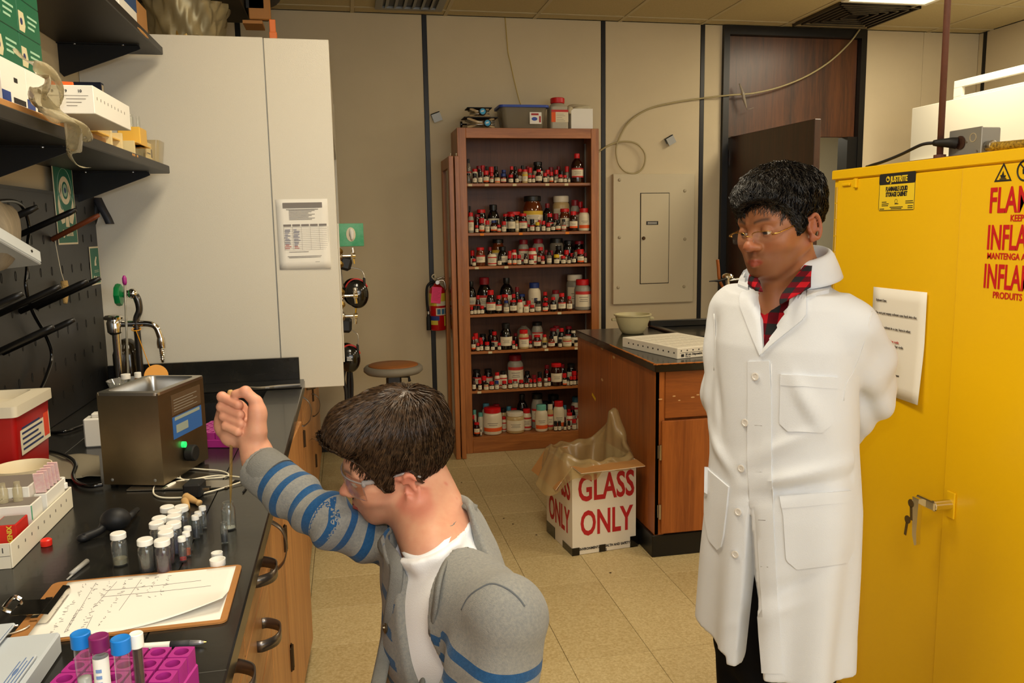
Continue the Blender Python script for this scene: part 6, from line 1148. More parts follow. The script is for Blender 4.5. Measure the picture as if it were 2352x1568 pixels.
# ---------------- paper towel, cables on the bench
tw = [onz(x, y, .9125) for x, y in ((50, 1043), (228, 1050), (232, 1098), (100, 1108))]
def twf(u, v): p = (tw[0]*(1-u)+tw[1]*u)*(1-v)+(tw[3]*(1-u)+tw[2]*u)*v; return p+Z3*(.002+.006*abs(sin(u*5+v*3))+.003*sin(u*11))
tag(add('paper_towel', solid(grid(twf, 22, 12), .0006), mat('towel_grey', rgb(128, 120, 100), .85), None, smooth=True), 'grey creased paper towel lying on the bench before the pegboard', 'towel')
cb1 = [onx(x, y, -.915) for x, y in ((-40, 470), (0, 462), (35, 463), (55, 480), (67, 520), (64, 560), (62, 620), (60, 660), (75, 715), (105, 770), (119, 815), (108, 860), (85, 910), (55, 940))]
tag(add('black_cable', tube(cb1, .0055, 8, sm=7), M_blackgloss, None, smooth=True), 'long black cord draped down the face of the pegboard', 'cord')
cb2 = [onx(40, 935, -.93), onx(62, 975, -.92)]+[onz(x, y, .918) for x, y in ((100, 992), (150, 990), (200, 972), (226, 958))]; cb2[0][0] = -.93
for q in cb2:
    if q[2] < .917: q[2] = .917
tag(add('black_cable', tube(cb2, .005, 8, sm=7), M_blackgloss, None, smooth=True), 'black cord lying along the foot of the pegboard to the bath', 'cord')
cb3 = [onz(x, y, .9185+.007*(1 if i < 5 else 0)) for i, (x, y) in enumerate(((60, 1034), (90, 1034), (130, 1040), (160, 1052), (174, 1068), (168, 1092), (176, 1108), (205, 1116), (236, 1112)))]
tag(add('black_cable', tube(cb3, .0055, 8, sm=7), M_blackgloss, None, smooth=True), 'black power cord looping over the paper towel to the steel bath', 'cord')
# ================================================================ chemical bottles, one object each
M_amber = mat('amber_glass', rgb(42, 16, 8), .10, spec=.6, coat=.35); M_amber2 = mat('amber_glass_light', rgb(96, 42, 14), .10, spec=.6, coat=.35); M_dkglass = mat('black_glass', rgb(12, 11, 12), .08, spec=.6, coat=.35)
M_wbot = mat('white_bottle', rgb(226, 214, 184), .35); M_gbot = mat('grey_bottle', rgb(150, 146, 132), .35); M_cbot = mat('clear_bottle', rgb(120, 112, 98), .10, coat=.4); M_nbot = mat('natural_bottle', rgb(190, 164, 112), .3)
CAPS = {'r': ('red', M_redcap), 'd': ('dark red', mat('dark_red_cap', rgb(128, 18, 30), .4)), 'k': ('black', mat('black_cap', rgb(20, 22, 22), .35)), 'b': ('blue', mat('navy_cap', rgb(32, 54, 120), .4)), 'w': ('white', mat('cream_cap', rgb(224, 214, 190), .4)), 't': ('teal', mat('teal_cap', rgb(110, 186, 168), .45)), 'u': ('dull blue', mat('dull_blue_cap', rgb(70, 130, 150), .45)), 'y': ('yellow', mat('yellow_cap', rgb(224, 186, 30), .4)), '-': ('no', None)}
BODY = {'a': ('amber', M_amber), 'l': ('light amber', M_amber2), 'k': ('black glass', M_dkglass), 'w': ('white', M_wbot), 'g': ('grey', M_gbot), 'c': ('clear', M_cbot), 'n': ('cream', M_nbot)}
# profile of body (unit diameter 1, unit height 1) and cap (radius, z0, z1) and label (z0,z1)
SHAPES = {
 'S': ([(.40, 0), (.46, .01), (.48, .04), (.48, .56), (.44, .63), (.34, .68), (.33, .70)], (.45, .66, 1.0), (.10, .50), 'small'),
 'M': ([(.44, 0), (.485, .02), (.50, .05), (.50, .52), (.46, .62), (.34, .74), (.28, .79), (.28, .82)], (.33, .80, 1.0), (.16, .50), 'medium'),
 'W': ([(.44, 0), (.485, .02), (.50, .05), (.50, .56), (.47, .68), (.40, .78), (.37, .82), (.37, .86)], (.42, .85, 1.0), (.20, .58), 'wide necked'),
 'J': ([(.42, 0), (.48, .02), (.50, .06), (.50, .70), (.47, .78), (.42, .81), (.42, .83)], (.455, .82, 1.0), (.14, .64), 'jar shaped'),
 'T': ([(.44, 0), (.49, .02), (.50, .05), (.50, .50), (.48, .60), (.40, .71), (.24, .80), (.19, .83), (.19, .86)], (.225, .84, 1.0), (.18, .50), 'tall shouldered'),
 'P': ([(.40, 0), (.47, .02), (.50, .06), (.50, .66), (.46, .74), (.38, .79), (.35, .82)], (.40, .81, 1.0), (.12, .62), 'plastic'),
 'V': ([(.40, 0), (.48, .02), (.5, .04), (.5, .70), (.40, .76), (.32, .78)], (.46, .77, 1.0), (.15, .5), 'slim'),
}
SQ = {'Q'}
_mc = {}
def unit_mesh(key, geo, m, smooth=True, sharp=45):
    if key in _mc: return _mc[key]
    v, f = np.asarray(geo[0], float), geo[1]
    me = bpy.data.meshes.new('bottle_mesh'); me.from_pydata(v.tolist(), [], [list(map(int, q)) for q in f]); me.materials.append(m)
    if len(geo) > 2 and geo[2] is not None: me.polygons.foreach_set('material_index', np.asarray(geo[2], dtype=np.int32))
    if smooth:
        me.polygons.foreach_set('use_smooth', np.ones(len(me.polygons), dtype=bool)); bm = bmesh.new(); bm.from_mesh(me)
        for e in bm.edges:
            if len(e.link_faces) == 2 and e.calc_face_angle(0) > radians(sharp): e.smooth = False
        bm.to_mesh(me); bm.free()
    _mc[key] = me; return me
def inst(name, me, parent, M):
    o = bpy.data.objects.new(name, me); link(o, parent, M); return o
LABS = {'w': [('P', 0, 1)], 'r': [('P', 0, .80), ('R', .80, 1)], 'o': [('P', .28, 1), ('O', 0, .28)], 'b': [('R', 0, .16), ('P', .16, .84), ('R', .84, 1)], 'y': [('P', 0, .72), ('Y', .72, 1)], 'x': []}
LM = {'P': M_lab, 'R': M_labred, 'O': M_laborange, 'Y': mat('label_yel', rgb(214, 176, 50), .6)}
def label_mesh(shape, st):
    key = ('lab', shape, st)
    if key in _mc: return _mc[key]
    z0, z1 = SHAPES[shape][2]; R_ = .508 if shape not in 'S' else .49
    V = []; F = []; MI = []; names = []
    for (c, a, b) in LABS[st]:
        if c not in names: names.append(c)
        n = 13; base = len(V)
        for z in (z0+(z1-z0)*a, z0+(z1-z0)*b):
            for q in np.linspace(-1.25, 1.25, n): V.append((R_*sin(q), -R_*cos(q), z))
        for i in range(n-1): F.append([base+i, base+i+1, base+i+1+n, base+i+n]); MI.append(names.index(c))
    # two faint lines of print
    names.append('T'); R2 = R_+.006
    for k, (zz, w_) in enumerate(((.62, .7), (.48, .55), (.36, .65))):
        if 'O' in names and zz < .4: continue
        n = 6; base = len(V)
        for z in (z0+(z1-z0)*(zz-.02), z0+(z1-z0)*(zz+.02)):
            for q in np.linspace(-w_, w_*.6, n): V.append((R2*sin(q), -R2*cos(q), z))
        for i in range(n-1): F.append([base+i, base+i+1, base+i+1+n, base+i+n]); MI.append(len(names)-1)
    me = unit_mesh(key, (V, F, MI), M_lab, True, 60); me.materials.clear()
    for c in names: me.materials.append(LM[c] if c in LM else M_print)
    me.polygons.foreach_set('material_index', np.asarray(MI, dtype=np.int32)); return me
SHELFN = ['top', 'second', 'third', 'fourth', 'fifth', 'sixth', 'bottom']
ROWY = [5.372, 5.43, 5.51]; RNAME = ['front', 'middle', 'back']
# shelf: list of (row, px, width, top, shape, body, cap, label)
B = {
0: [(0,1090,10,398,'S','a','k','w'),(0,1102.5,10,395,'S','a','k','w'),(0,1116,13.5,392,'S','a','r','o'),(0,1129,8.5,397,'S','a','r','r'),(0,1142,12.5,405,'J','n','-','o'),(0,1156,13,398,'S','a','b','b'),(0,1173,11.5,401,'S','a','r','w'),(0,1187,8.5,401,'S','a','k','w'),(0,1205.5,13,389,'J','n','r','y'),(0,1216.5,8,402,'S','a','r','w'),(0,1225,8,402,'S','a','r','w'),(0,1237,15,389,'M','a','r','w'),(0,1252,9.5,397,'S','a','r','w'),(0,1266,9.5,395,'S','a','r','o'),(0,1275,5,409,'S','c','-','w'),(0,1287,11,401,'S','a','r','w'),(0,1297.5,8.5,402,'S','a','r','w'),(0,1306.5,6,405,'V','c','-','w'),(0,1325,28,353,'T','a','r','b'),
    (1,1076,11,398,'P','c','k','x'),(1,1090.6,14,388,'P','w','r','x'),(1,1128,12,383,'S','a','r','w'),(1,1157,14,390,'M','k','b','x'),(1,1175,11,382,'M','a','r','x'),(1,1194,14,388,'M','l','r','w'),(1,1217,11,385,'S','c','r','w'),(1,1257.5,11,390,'S','a','r','w'),(1,1277.5,10,390,'S','a','r','w'),(1,1290,10,393,'S','k','k','w'),(1,1302,10,382,'S','c','r','x'),
    (2,1076,12,365,'T','c','k','b'),(2,1100,14,381,'W','a','d','x'),(2,1108.5,11,380,'S','w','r','x'),(2,1118,10,382,'M','k','k','x'),(2,1139,12,382,'M','k','k','x'),(2,1183,9,382,'M','k','k','x'),(2,1200,10,380,'M','k','k','x'),(2,1212,10,382,'S','a','d','x'),(2,1235,23,372,'W','k','k','w'),(2,1265.5,11,384,'S','a','d','w'),(2,1283,12,382,'M','a','d','x')],
1: [(0,1081,13,488,'P','g','r','r'),(0,1095,8,517,'S','a','r','w'),(0,1106,13,501,'S','a','r','o'),(0,1119,10.5,506,'S','c','r','w'),(0,1133.5,15,506,'M','a','b','o'),(0,1146,10,516,'S','a','r','o'),(0,1157,10.5,508,'S','c','r','w'),(0,1174.5,17,491,'W','k','r','w'),(0,1187,9.5,500,'P','n','-','w'),(0,1201,19,490,'W','k','r','r'),(0,1212.5,8,515,'S','a','r','w'),(0,1222,11,503,'S','k','k','r'),(0,1234.5,10,510,'S','a','y','w'),(0,1248,9.5,507,'S','a','r','w'),(0,1259,10,514,'S','a','r','w'),(0,1270,9.5,510,'M','k','-','w'),(0,1281.5,12,506,'M','k','k','o'),(0,1294.5,11,503,'M','c','k','b'),(0,1316.5,19,485,'M','a','r','o'),(0,1341,25,478,'P','w','r','o'),
    (1,1096,15,492,'W','a','d','x'),(1,1140,13,505,'M','k','k','x'),(1,1161.5,15,491,'W','k','r','w'),(1,1239.5,7,505,'S','c','r','x'),(1,1262.5,17,490,'M','k','r','r'),(1,1276.5,13,490,'S','a','d','w'),(1,1297,24,479,'W','l','r','w'),
    (2,1079,10,473,'T','k','k','w'),(2,1105,23,481,'W','k','r','w'),(2,1132.5,27,470,'M','k','k','w'),(2,1180,33,486,'J','k','r','x'),(2,1222.5,46,450,'W','l','k','y'),(2,1257,22,467,'T','k','d','x'),(2,1288.5,38,450,'J','n','w','w'),(2,1320.5,20,459,'P','g','d','r'),(2,1332.5,18,463,'M','k','r','x')],
2: [(0,1088.5,9,594,'S','a','r','w'),(0,1103,21,568,'W','l','r','r'),(0,1130,21,577,'P','w','-','b'),(0,1147,10,588,'S','a','k','w'),(0,1170,9.5,585,'S','a','r','o'),(0,1181.5,10,585,'S','a','r','o'),(0,1192,10,585,'S','a','r','w'),(0,1207,9.5,582,'M','a','k','w'),(0,1220,12,587,'S','a','r','w'),(0,1246.5,9,589,'S','a','r','r'),(0,1261,11,579,'V','c','k','w'),(0,1278,13,584,'S','a','y','w'),(0,1293.5,11,587,'S','a','r','w'),(0,1306.5,8,588,'S','a','k','w'),(0,1318,9,583,'M','a','k','w'),(0,1333,16,572,'S','a','r','o'),(0,1344.5,7,580,'S','a','d','w'),
    (1,1085,10,575,'S','k','r','w'),(1,1125,12,567,'M','a','d','x'),(1,1154,22,566,'M','k','k','w'),(1,1170.5,9,576,'S','c','r','x'),(1,1180.5,13,573,'P','w','r','x'),(1,1222.5,20,569,'P','w','r','b'),(1,1241.5,16,567,'M','a','r','r'),(1,1254,8,574,'S','a','d','x'),(1,1266.5,8,575,'S','a','d','x'),(1,1283,20,564,'M','k','k','w'),(1,1301,12,574,'S','a','r','w'),(1,1313.5,9,581,'S','a','r','w'),
    (2,1143.5,30,549,'W','l','k','y'),(2,1202,24,550,'P','g','d','b'),(2,1236,27,548,'P','g','d','x'),(2,1278,31,547,'J','c','k','x'),(2,1306,24,552,'W','k','k','x'),(2,1330,24,553,'W','k','d','r')],
3: [(0,1083,7,705,'S','a','r','w'),(0,1090.5,8,702,'S','k','k','w'),(0,1098.5,8,702,'S','a','k','w'),(0,1107,10,702,'S','a','r','w'),(0,1126.5,22,666,'M','k','r','r'),(0,1145,15,678,'M','k','r','r'),(0,1162.5,13,690,'M','c','b','w'),(0,1178.5,17,689,'W','a','r','w'),(0,1194,13,688,'P','w','r','w'),(0,1208.5,12,700,'J','w','r','w'),(0,1222,11,700,'S','a','r','w'),(0,1235.5,13.5,691,'V','c','k','w'),(0,1252,13,695,'S','a','r','o'),(0,1270.5,14,682,'M','k','r','w'),(0,1290,18,673,'M','a','r','r'),(0,1307.5,13,680,'M','l','r','w'),(0,1338,37,641,'P','g','r','r'),
    (1,1097.5,12,678,'M','a','r','r'),(1,1159,18,676,'W','l','r','x'),(1,1179.5,13,675,'M','a','r','x'),(1,1214,11,690,'S','c','r','w'),(1,1253.5,15,684,'M','a','r','w'),
    (2,1082,22,646,'T','k','k','o'),(2,1112,34,637,'M','k','d','r'),(2,1163,32,638,'T','k','k','w'),(2,1187.5,13,659,'M','k','d','x'),(2,1198,18,675,'W','k','b','w'),(2,1227,28,649,'P','w','b','w'),(2,1252,13,670,'M','k','r','x'),(2,1276,19,666,'P','g','d','x'),(2,1320,37,630,'J','g','w','w')],
4: [(0,1087,10,773,'M','a','r','o'),(0,1097.5,8,787,'S','a','r','w'),(0,1105.5,8.5,783,'S','a','r','w'),(0,1118.5,11.5,785,'S','a','r','w'),(0,1131.5,9.5,787,'S','k','k','w'),(0,1146.5,8.5,787,'S','a','r','w'),(0,1161.5,28,742,'M','k','k','w'),(0,1179.5,7,782,'S','a','r','w'),(0,1186,5,790,'S','c','r','w'),(0,1202.5,23,757,'P','n','r','r'),(0,1218,10,782,'S','a','r','w'),(0,1233.5,17,769,'W','a','r','r'),(0,1250.5,10,787,'S','c','k','w'),(0,1266,16,772,'M','l','k','r'),(0,1286,9,779,'S','a','k','w'),(0,1302,20.5,773,'J','n','w','r'),(0,1323.5,10,781,'S','n','k','w'),(0,1343,12,770,'M','k','k','x'),
    (1,1092.5,12,765,'S','c','r','x'),(1,1103.5,10,775,'S','a','r','x'),(1,1135.5,16,761,'M','a','r','r'),(1,1216.5,11,770,'S','a','d','x'),(1,1250.5,13,768,'M','n','r','y'),(1,1270.5,18,753,'W','k','d','w'),(1,1289.5,15,753,'M','k','r','w'),(1,1319.5,18,759,'W','k','w','w'),(1,1335,15,760,'W','k','w','x'),
    (2,1109,17,767,'W','k','k','x'),(2,1128,17,757,'M','k','k','x'),(2,1184,12,765,'M','a','d','x'),(2,1203,34,740,'T','c','-','x'),(2,1233.5,26,739,'W','g','k','b'),(2,1278,17,748,'W','g','d','x'),(2,1306,16,749,'W','k','d','r')],
5: [(0,1088.5,8,868,'M','a','k','w'),(0,1102,8.5,872,'S','a','r','w'),(0,1116.5,11,879,'J','n','k','r'),(0,1129,11.5,876,'S','a','r','w'),(0,1141,9.5,874,'S','c','b','w'),(0,1158,11,874,'S','a','r','w'),(0,1171.5,10,872,'S','a','r','w'),(0,1183,13,871,'W','c','r','w'),(0,1197,11,872,'S','a','r','w'),(0,1209,10,868,'S','a','k','r'),(0,1219,7.5,871,'S','a','r','w'),(0,1228,7.5,871,'S','a','r','w'),(0,1239,10.5,868,'S','c','r','w'),(0,1253.5,8.5,869,'V','c','w','x'),(0,1261,7.5,867,'S','a','r','w'),(0,1277.5,27,834,'W','a','r','w'),(0,1296.5,10,857,'S','a','r','o'),(0,1304.5,6,866,'S','c','k','w'),(0,1311.5,7,864,'S','a','r','w'),(0,1319,10,864,'S','a','r','w'),(0,1329.5,8,863,'S','a','r','w'),(0,1341.5,8.5,865,'S','c','k','w'),
    (1,1111.5,12,863,'S','a','r','x'),(1,1141.5,12,855,'P','w','r','b'),(1,1155.5,18,852,'P','w','k','b'),(1,1226.5,11,861,'S','a','d','x'),(1,1239.5,11,854,'S','k','k','x'),(1,1256,12,850,'M','a','d','w'),(1,1318.5,12,852,'S','a','r','x'),(1,1330,11,855,'S','a','d','x'),(1,1341,12,845,'P','w','r','b'),
    (2,1094.5,20,848,'W','k','k','r'),(2,1121,20,847,'W','k','k','r'),(2,1183,36,814,'P','g','d','r'),(2,1211,16,852,'M','k','k','r'),(2,1256,15,838,'M','k','d','x'),(2,1291.5,15,836,'M','k','d','w'),(2,1312,21,835,'W','k','k','w'),(2,1331,13,842,'M','a','d','x')],
6: [(0,1095,14,970,'W','a','r','o'),(0,1104.5,3.5,981,'V','c','w','x'),(0,1130.5,43,935,'J','w','r','o'),(0,1183,41,945,'J','n','w','w'),(0,1243,28,929,'P','w','t','o'),(0,1276,8.5,967,'S','a','k','w'),(0,1285,8,967,'S','a','k','w'),(0,1297.5,6.5,970,'S','a','k','w'),(0,1306.5,6.5,966,'S','a','k','w'),(0,1318.5,10.5,963,'S','c','r','w'),(0,1331,12.5,954,'P','w','r','w'),
    (1,1087,8,953,'M','a','r','x'),(1,1104,13,947,'P','w','t','x'),(1,1157.5,11,956,'P','w','r','b'),(1,1209.5,21,938,'P','w','r','b'),(1,1263.5,14,928,'P','n','w','b'),(1,1283,25,920,'P','w','r','o'),(1,1295,9,958,'S','a','d','w'),(1,1308,15,947,'P','w','r','b'),(1,1339,17,919,'P','w','t','w'),
    (2,1090,9,941,'P','w','t','x'),(2,1116,18,926,'P','w','u','x'),(2,1140,19,928,'P','w','d','x'),(2,1156,17,937,'P','n','k','x'),(2,1168.5,13,933,'P','w','u','x'),(2,1179,20,937,'P','w','r','x'),(2,1199,40,905,'T','k','k','w'),(2,1233.5,28,903,'W','g','k','b'),(2,1251,20,921,'W','k','k','x'),(2,1271,28,906,'W','k','k','x'),(2,1297.5,9,930,'P','w','u','x'),(2,1307,12,939,'M','a','r','x'),(2,1315,13,932,'M','k','d','w'),(2,1323,22,911,'P','w','u','b')],
}
def fit_bottle(px, w, top, Y, z):
    p = ony(px, top, Y); d = (ony(px+w/2, top, Y)[0]-ony(px-w/2, top, Y)[0]); return p[0], d, max(.02, p[2]-z)
import itertools
for s, lst in B.items():
    z = SHZ[s]+.0006; placed = []; cnt = {0: 0, 1: 0, 2: 0}; tot = {r: sum(1 for q in lst if q[0] == r) for r in (0, 1, 2)}
    top_lim = (SHZ[s-1]-.020 if s else 2.09)
    for (row, px, w, top, shp, bo_, ca, la) in sorted(lst, key=lambda q: (q[0], q[1])):
        cnt[row] += 1; ok = False; ys = ROWY[row]
        x, d, h = fit_bottle(px, w, top, ys, z)
        Y = ys+d/2-.005 if row == 0 else max(ys, 5.372+d/2)
        shrink = 1.0
        for tries in range(160):
            x, d, h = fit_bottle(px, w, top, Y, z); d *= shrink; x = min(max(x, BX0+.021+d/2), BX1-.030-d/2)
            hit = any(hypot(x-a, Y-b) < (d+c)/2*1.002 for a, b, c in placed)
            if not hit and Y+d/2 < 5.638: ok = True; break
            Y += .004
            if Y+d/2 > 5.638:
                Y = ys+d*.4 if row == 0 else max(ys-.03, 5.372+d/2); shrink *= .9
        if not ok: continue
        h = min(h, top_lim-z-.002); placed.append((x, Y, d))
        prof, cp, lz, sname = SHAPES[shp]
        Mw = Matrix.Translation((x, Y, z)) @ Matrix.Diagonal((d, d, h, 1))
        cn, cm = CAPS[ca]; bn, bm_ = BODY[bo_]
        n_ = cnt[row]
        place = f'{ORD[n_-1]} from left in {RNAME[row]} row, {SHELFN[s]} shelf'
        desc = {'J': f'{bn} jar', 'P': f'{bn} plastic bottle', 'T': f'tall {bn} bottle', 'V': f'slim {bn} vial'}.get(shp, f'{"small" if h < .075 else "large" if h > .13 else ""} {bn} bottle'.strip())
        lab = f'{desc}, {cn} {"lid" if shp in "JW" else "cap"}, {place}'
        if len(lab.split()) > 16: lab = lab.replace(' in ', ', ')
        o = inst('chemical_bottle' if shp not in 'JV' else ('chemical_jar' if shp == 'J' else 'chemical_vial'), unit_mesh(('b', shp, bo_), lathe(prof, 20), bm_), None, Mw)
        tag(o, lab, 'jar' if shp == 'J' else ('vial' if shp == 'V' else 'bottle'), f'chemical bottles on the {SHELFN[s]} bookcase shelf')
        if cm: inst('cap', unit_mesh(('c', shp, ca), lathe([(cp[0]*.96, cp[1]), (cp[0], cp[1]+.01), (cp[0], cp[2]-.02), (cp[0]*.93, cp[2])], 18), cm), o, Mw)
        if la != 'x' or row == 0: inst('label', label_mesh(shp, la if la != 'x' else 'w'), o, Mw)
        if s == 3 and px == 1227: text('F', (x-d*.14, Y-d*.53, z+h*.30), X3, Z3, .042, mat('navy_letter', rgb(20, 26, 60), .5), o, xs=1.0, bold=.003)
# ================================================================ figures: signed distance fields turned into one continuous skin
class Field:
    def __init__(s, xs, ys, zs):
        s.ax = [np.asarray(a, np.float32) for a in (xs, ys, zs)]; s.d = np.full([len(a) for a in s.ax], 1.0, np.float32)
    def sl(s, lo, hi):
        r = []
        for a, l, h in zip(s.ax, lo, hi):
            i0, i1 = np.searchsorted(a, l), np.searchsorted(a, h); r.append(slice(max(0, i0-1), min(len(a), i1+1)))
        return tuple(r)
    def op(s, fn, lo, hi, k=.01, mode='u', m=.03):
        q = s.sl(np.array(lo)-m-k, np.array(hi)+m+k)
        if any(a.stop <= a.start for a in q): return
        X = s.ax[0][q[0]][:, None, None]; Y = s.ax[1][q[1]][None, :, None]; Z = s.ax[2][q[2]][None, None, :]
        b = fn(X, Y, Z).astype(np.float32); a = s.d[q]
        if mode == 'u':
            if k > 0: h = np.maximum(k-np.abs(a-b), 0)/k; s.d[q] = np.minimum(a, b)-h*h*k*.25
            else: s.d[q] = np.minimum(a, b)
        elif mode == 's':
            b = -b
            if k > 0: h = np.maximum(k-np.abs(a-b), 0)/k; s.d[q] = np.maximum(a, b)+h*h*k*.25
            else: s.d[q] = np.maximum(a, b)
        elif mode == 'add': s.d[q] = a+b
    def cap(s, a, b, r1, r2=None, k=.01, mode='u', m=.03):
        r2 = r1 if r2 is None else r2; a = np.array(a, float); b = np.array(b, float); R_ = max(r1, r2); ba = b-a; L2 = float(ba @ ba)+1e-12
        def fn(X, Y, Z):
            px, py, pz = X-a[0], Y-a[1], Z-a[2]; h = np.clip((px*ba[0]+py*ba[1]+pz*ba[2])/L2, 0, 1)
            return np.sqrt((px-ba[0]*h)**2+(py-ba[1]*h)**2+(pz-ba[2]*h)**2)-(r1+(r2-r1)*h)
        s.op(fn, np.minimum(a, b)-R_, np.maximum(a, b)+R_, k, mode, m)
    def ell(s, c, r, R=None, k=.01, mode='u', m=.03):
        c = np.array(c, float); r = np.array(r, float); R = np.eye(3) if R is None else np.array(R, float); R_ = r.max()
        def fn(X, Y, Z):
            px, py, pz = X-c[0], Y-c[1], Z-c[2]; q = [(R[i, 0]*px+R[i, 1]*py+R[i, 2]*pz)/r[i] for i in range(3)]
            k0 = np.sqrt(q[0]**2+q[1]**2+q[2]**2); k1 = np.sqrt((q[0]/r[0])**2+(q[1]/r[1])**2+(q[2]/r[2])**2)+1e-9
            return k0*(k0-1)/k1
        s.op(fn, c-R_, c+R_, k, mode, m)
    def chain(s, pts, rs, k=.01, mode='u'):
        for i in range(len(pts)-1): s.cap(pts[i], pts[i+1], rs[i], rs[i+1], k, mode)
    def at(s, P):
        P = np.atleast_2d(P); idx = []; fr = []
        for a, p in zip(s.ax, P.T):
            i = np.clip(np.searchsorted(a, p)-1, 0, len(a)-2); idx.append(i); fr.append(np.clip((p-a[i])/(a[i+1]-a[i]), 0, 1))
        o = 0
        for di in (0, 1):
            for dj in (0, 1):
                for dk in (0, 1):
                    w = (fr[0] if di else 1-fr[0])*(fr[1] if dj else 1-fr[1])*(fr[2] if dk else 1-fr[2]); o = o+w*s.d[idx[0]+di, idx[1]+dj, idx[2]+dk]
        return o
    def nrm(s, P, e=.006):
        P = np.atleast_2d(P); n = np.stack([s.at(P+np.eye(3)[i]*e)-s.at(P-np.eye(3)[i]*e) for i in range(3)], 1); return n/(np.linalg.norm(n, axis=1)[:, None]+1e-9)
    def cast(s, O, D, t0, t1, n=220):
        """first crossing along rays O + D t"""
        O = np.atleast_2d(O); D = np.atleast_2d(D); ts = np.linspace(t0, t1, n); hit = np.full(len(D), np.nan); prev = None
        for t in ts:
            v = s.at(O+D*t)
            if prev is not None:
                c = np.isnan(hit) & (v <= 0) & (prev > 0); hit[c] = (t-(ts[1]-ts[0])*(-v/(prev-v+1e-12)))[c]
            prev = v
        return hit
    def mesh(s):
        d = s.d; inside = d < 0; nx, ny, nz = d.shape
        c = np.zeros((nx-1, ny-1, nz-1), np.int8)
        for i in (0, 1):
            for j in (0, 1):
                for k in (0, 1): c += inside[i:nx-1+i, j:ny-1+j, k:nz-1+k]
        act = (c > 0) & (c < 8); I, Jx, K = np.nonzero(act); N = len(I); vid = np.full(act.shape, -1, np.int64); vid[I, Jx, K] = np.arange(N)
        acc = np.zeros((N, 3)); cnt = np.zeros(N); base = (I, Jx, K)
        for axis in range(3):
            o1, o2 = [a for a in range(3) if a != axis]
            for u in (0, 1):
                for v in (0, 1):
                    p = [base[0].copy(), base[1].copy(), base[2].copy()]; p[o1] = p[o1]+u; p[o2] = p[o2]+v; q = [x.copy() for x in p]; q[axis] = q[axis]+1
                    a = d[tuple(p)]; b = d[tuple(q)]; m = (a < 0) != (b < 0); t = np.where(m, a/(a-b+1e-20), 0)
                    pos = np.stack([s.ax[i][p[i]] for i in range(3)], 1).astype(float); pos[:, axis] += t*(s.ax[axis][q[axis]]-s.ax[axis][p[axis]])
                    acc += pos*m[:, None]; cnt += m
        V = acc/np.maximum(cnt, 1)[:, None]; F = []
        for axis in range(3):
            o1, o2 = [(1, 2), (2, 0), (0, 1)][axis]
            a = np.take(inside, range(0, d.shape[axis]-1), axis); b = np.take(inside, range(1, d.shape[axis]), axis); e = np.array(np.nonzero(a != b)).T
            ok = (e[:, o1] > 0) & (e[:, o2] > 0) & (e[:, o1] < d.shape[o1]-1) & (e[:, o2] < d.shape[o2]-1); e = e[ok]; flip = a[tuple(e.T)]
            ids = []
            for u, v in ((0, 0), (1, 0), (1, 1), (0, 1)):
                q = e.copy(); q[:, o1] -= u; q[:, o2] -= v; ids.append(vid[tuple(q.T)])
            Q = np.stack(ids, 1); Q[~flip] = Q[~flip][:, ::-1]; F.append(Q)
        F = np.concatenate(F); F = F[(F >= 0).all(1)]; return V, F
def axis_pts(lo, hi, fine, fs, cs):
    """grid lines: spacing fs inside the fine intervals, cs elsewhere"""
    out = [lo]; x = lo
    while x < hi:
        s_ = cs
        for a, b in fine:
            if a-1e-6 <= x < b: s_ = fs
            elif x < a: s_ = min(s_, max(fs, min(cs, (a-x)*.5+fs)))
        x += s_; out.append(x)
    return np.array(out)
def sdf_object(name, F, m, parent, attrs=None, label=None, relax=0):
    V, Q = F.mesh()
    for _ in range(relax):
        n = len(V); s_ = np.zeros_like(V); c = np.zeros(n)
        for a, b in ((0, 1), (1, 2), (2, 3), (3, 0)):
            np.add.at(s_, Q[:, a], V[Q[:, b]]); np.add.at(c, Q[:, a], 1); np.add.at(s_, Q[:, b], V[Q[:, a]]); np.add.at(c, Q[:, b], 1)
        V = .5*V+.5*s_/np.maximum(c, 1)[:, None]
    Mi = np.array(WM[parent].inverted()); Vl = V @ Mi[:3, :3].T+Mi[:3, 3]
    me = bpy.data.meshes.new(name); me.vertices.add(len(V)); me.vertices.foreach_set('co', Vl.astype(np.float32).ravel())
    me.loops.add(len(Q)*4); me.loops.foreach_set('vertex_index', Q.astype(np.int32).ravel()); me.polygons.add(len(Q)); me.polygons.foreach_set('loop_start', np.arange(0, len(Q)*4, 4, dtype=np.int32)); me.polygons.foreach_set('loop_total', np.full(len(Q), 4, np.int32))
    me.polygons.foreach_set('use_smooth', np.ones(len(Q), dtype=bool)); me.update(calc_edges=True); me.validate()
    me.materials.append(m)
    if attrs:
        for k_, fn in attrs.items():
            v = np.asarray(fn(V), np.float32)
            if v.ndim == 1: a = me.attributes.new(k_, 'FLOAT', 'POINT'); a.data.foreach_set('value', v)
            else: a = me.attributes.new(k_, 'FLOAT_VECTOR', 'POINT'); a.data.foreach_set('vector', v.ravel())
    o = bpy.data.objects.new(name, me); link(o, parent, WM[parent].copy()); tag(o, label); return o
def unit(v): v = np.array(v, float); return v/np.linalg.norm(v)
def frame_of(fwd, up):
    f = unit(fwd); u = np.array(up, float); u = unit(u-f*(u @ f)); r = np.cross(f, u); return np.array([r, f, u])   # rows: right, forward, up
def sstep(a, b, x): t = np.clip((x-a)/(b-a), 0, 1); return t*t*(3-2*t)
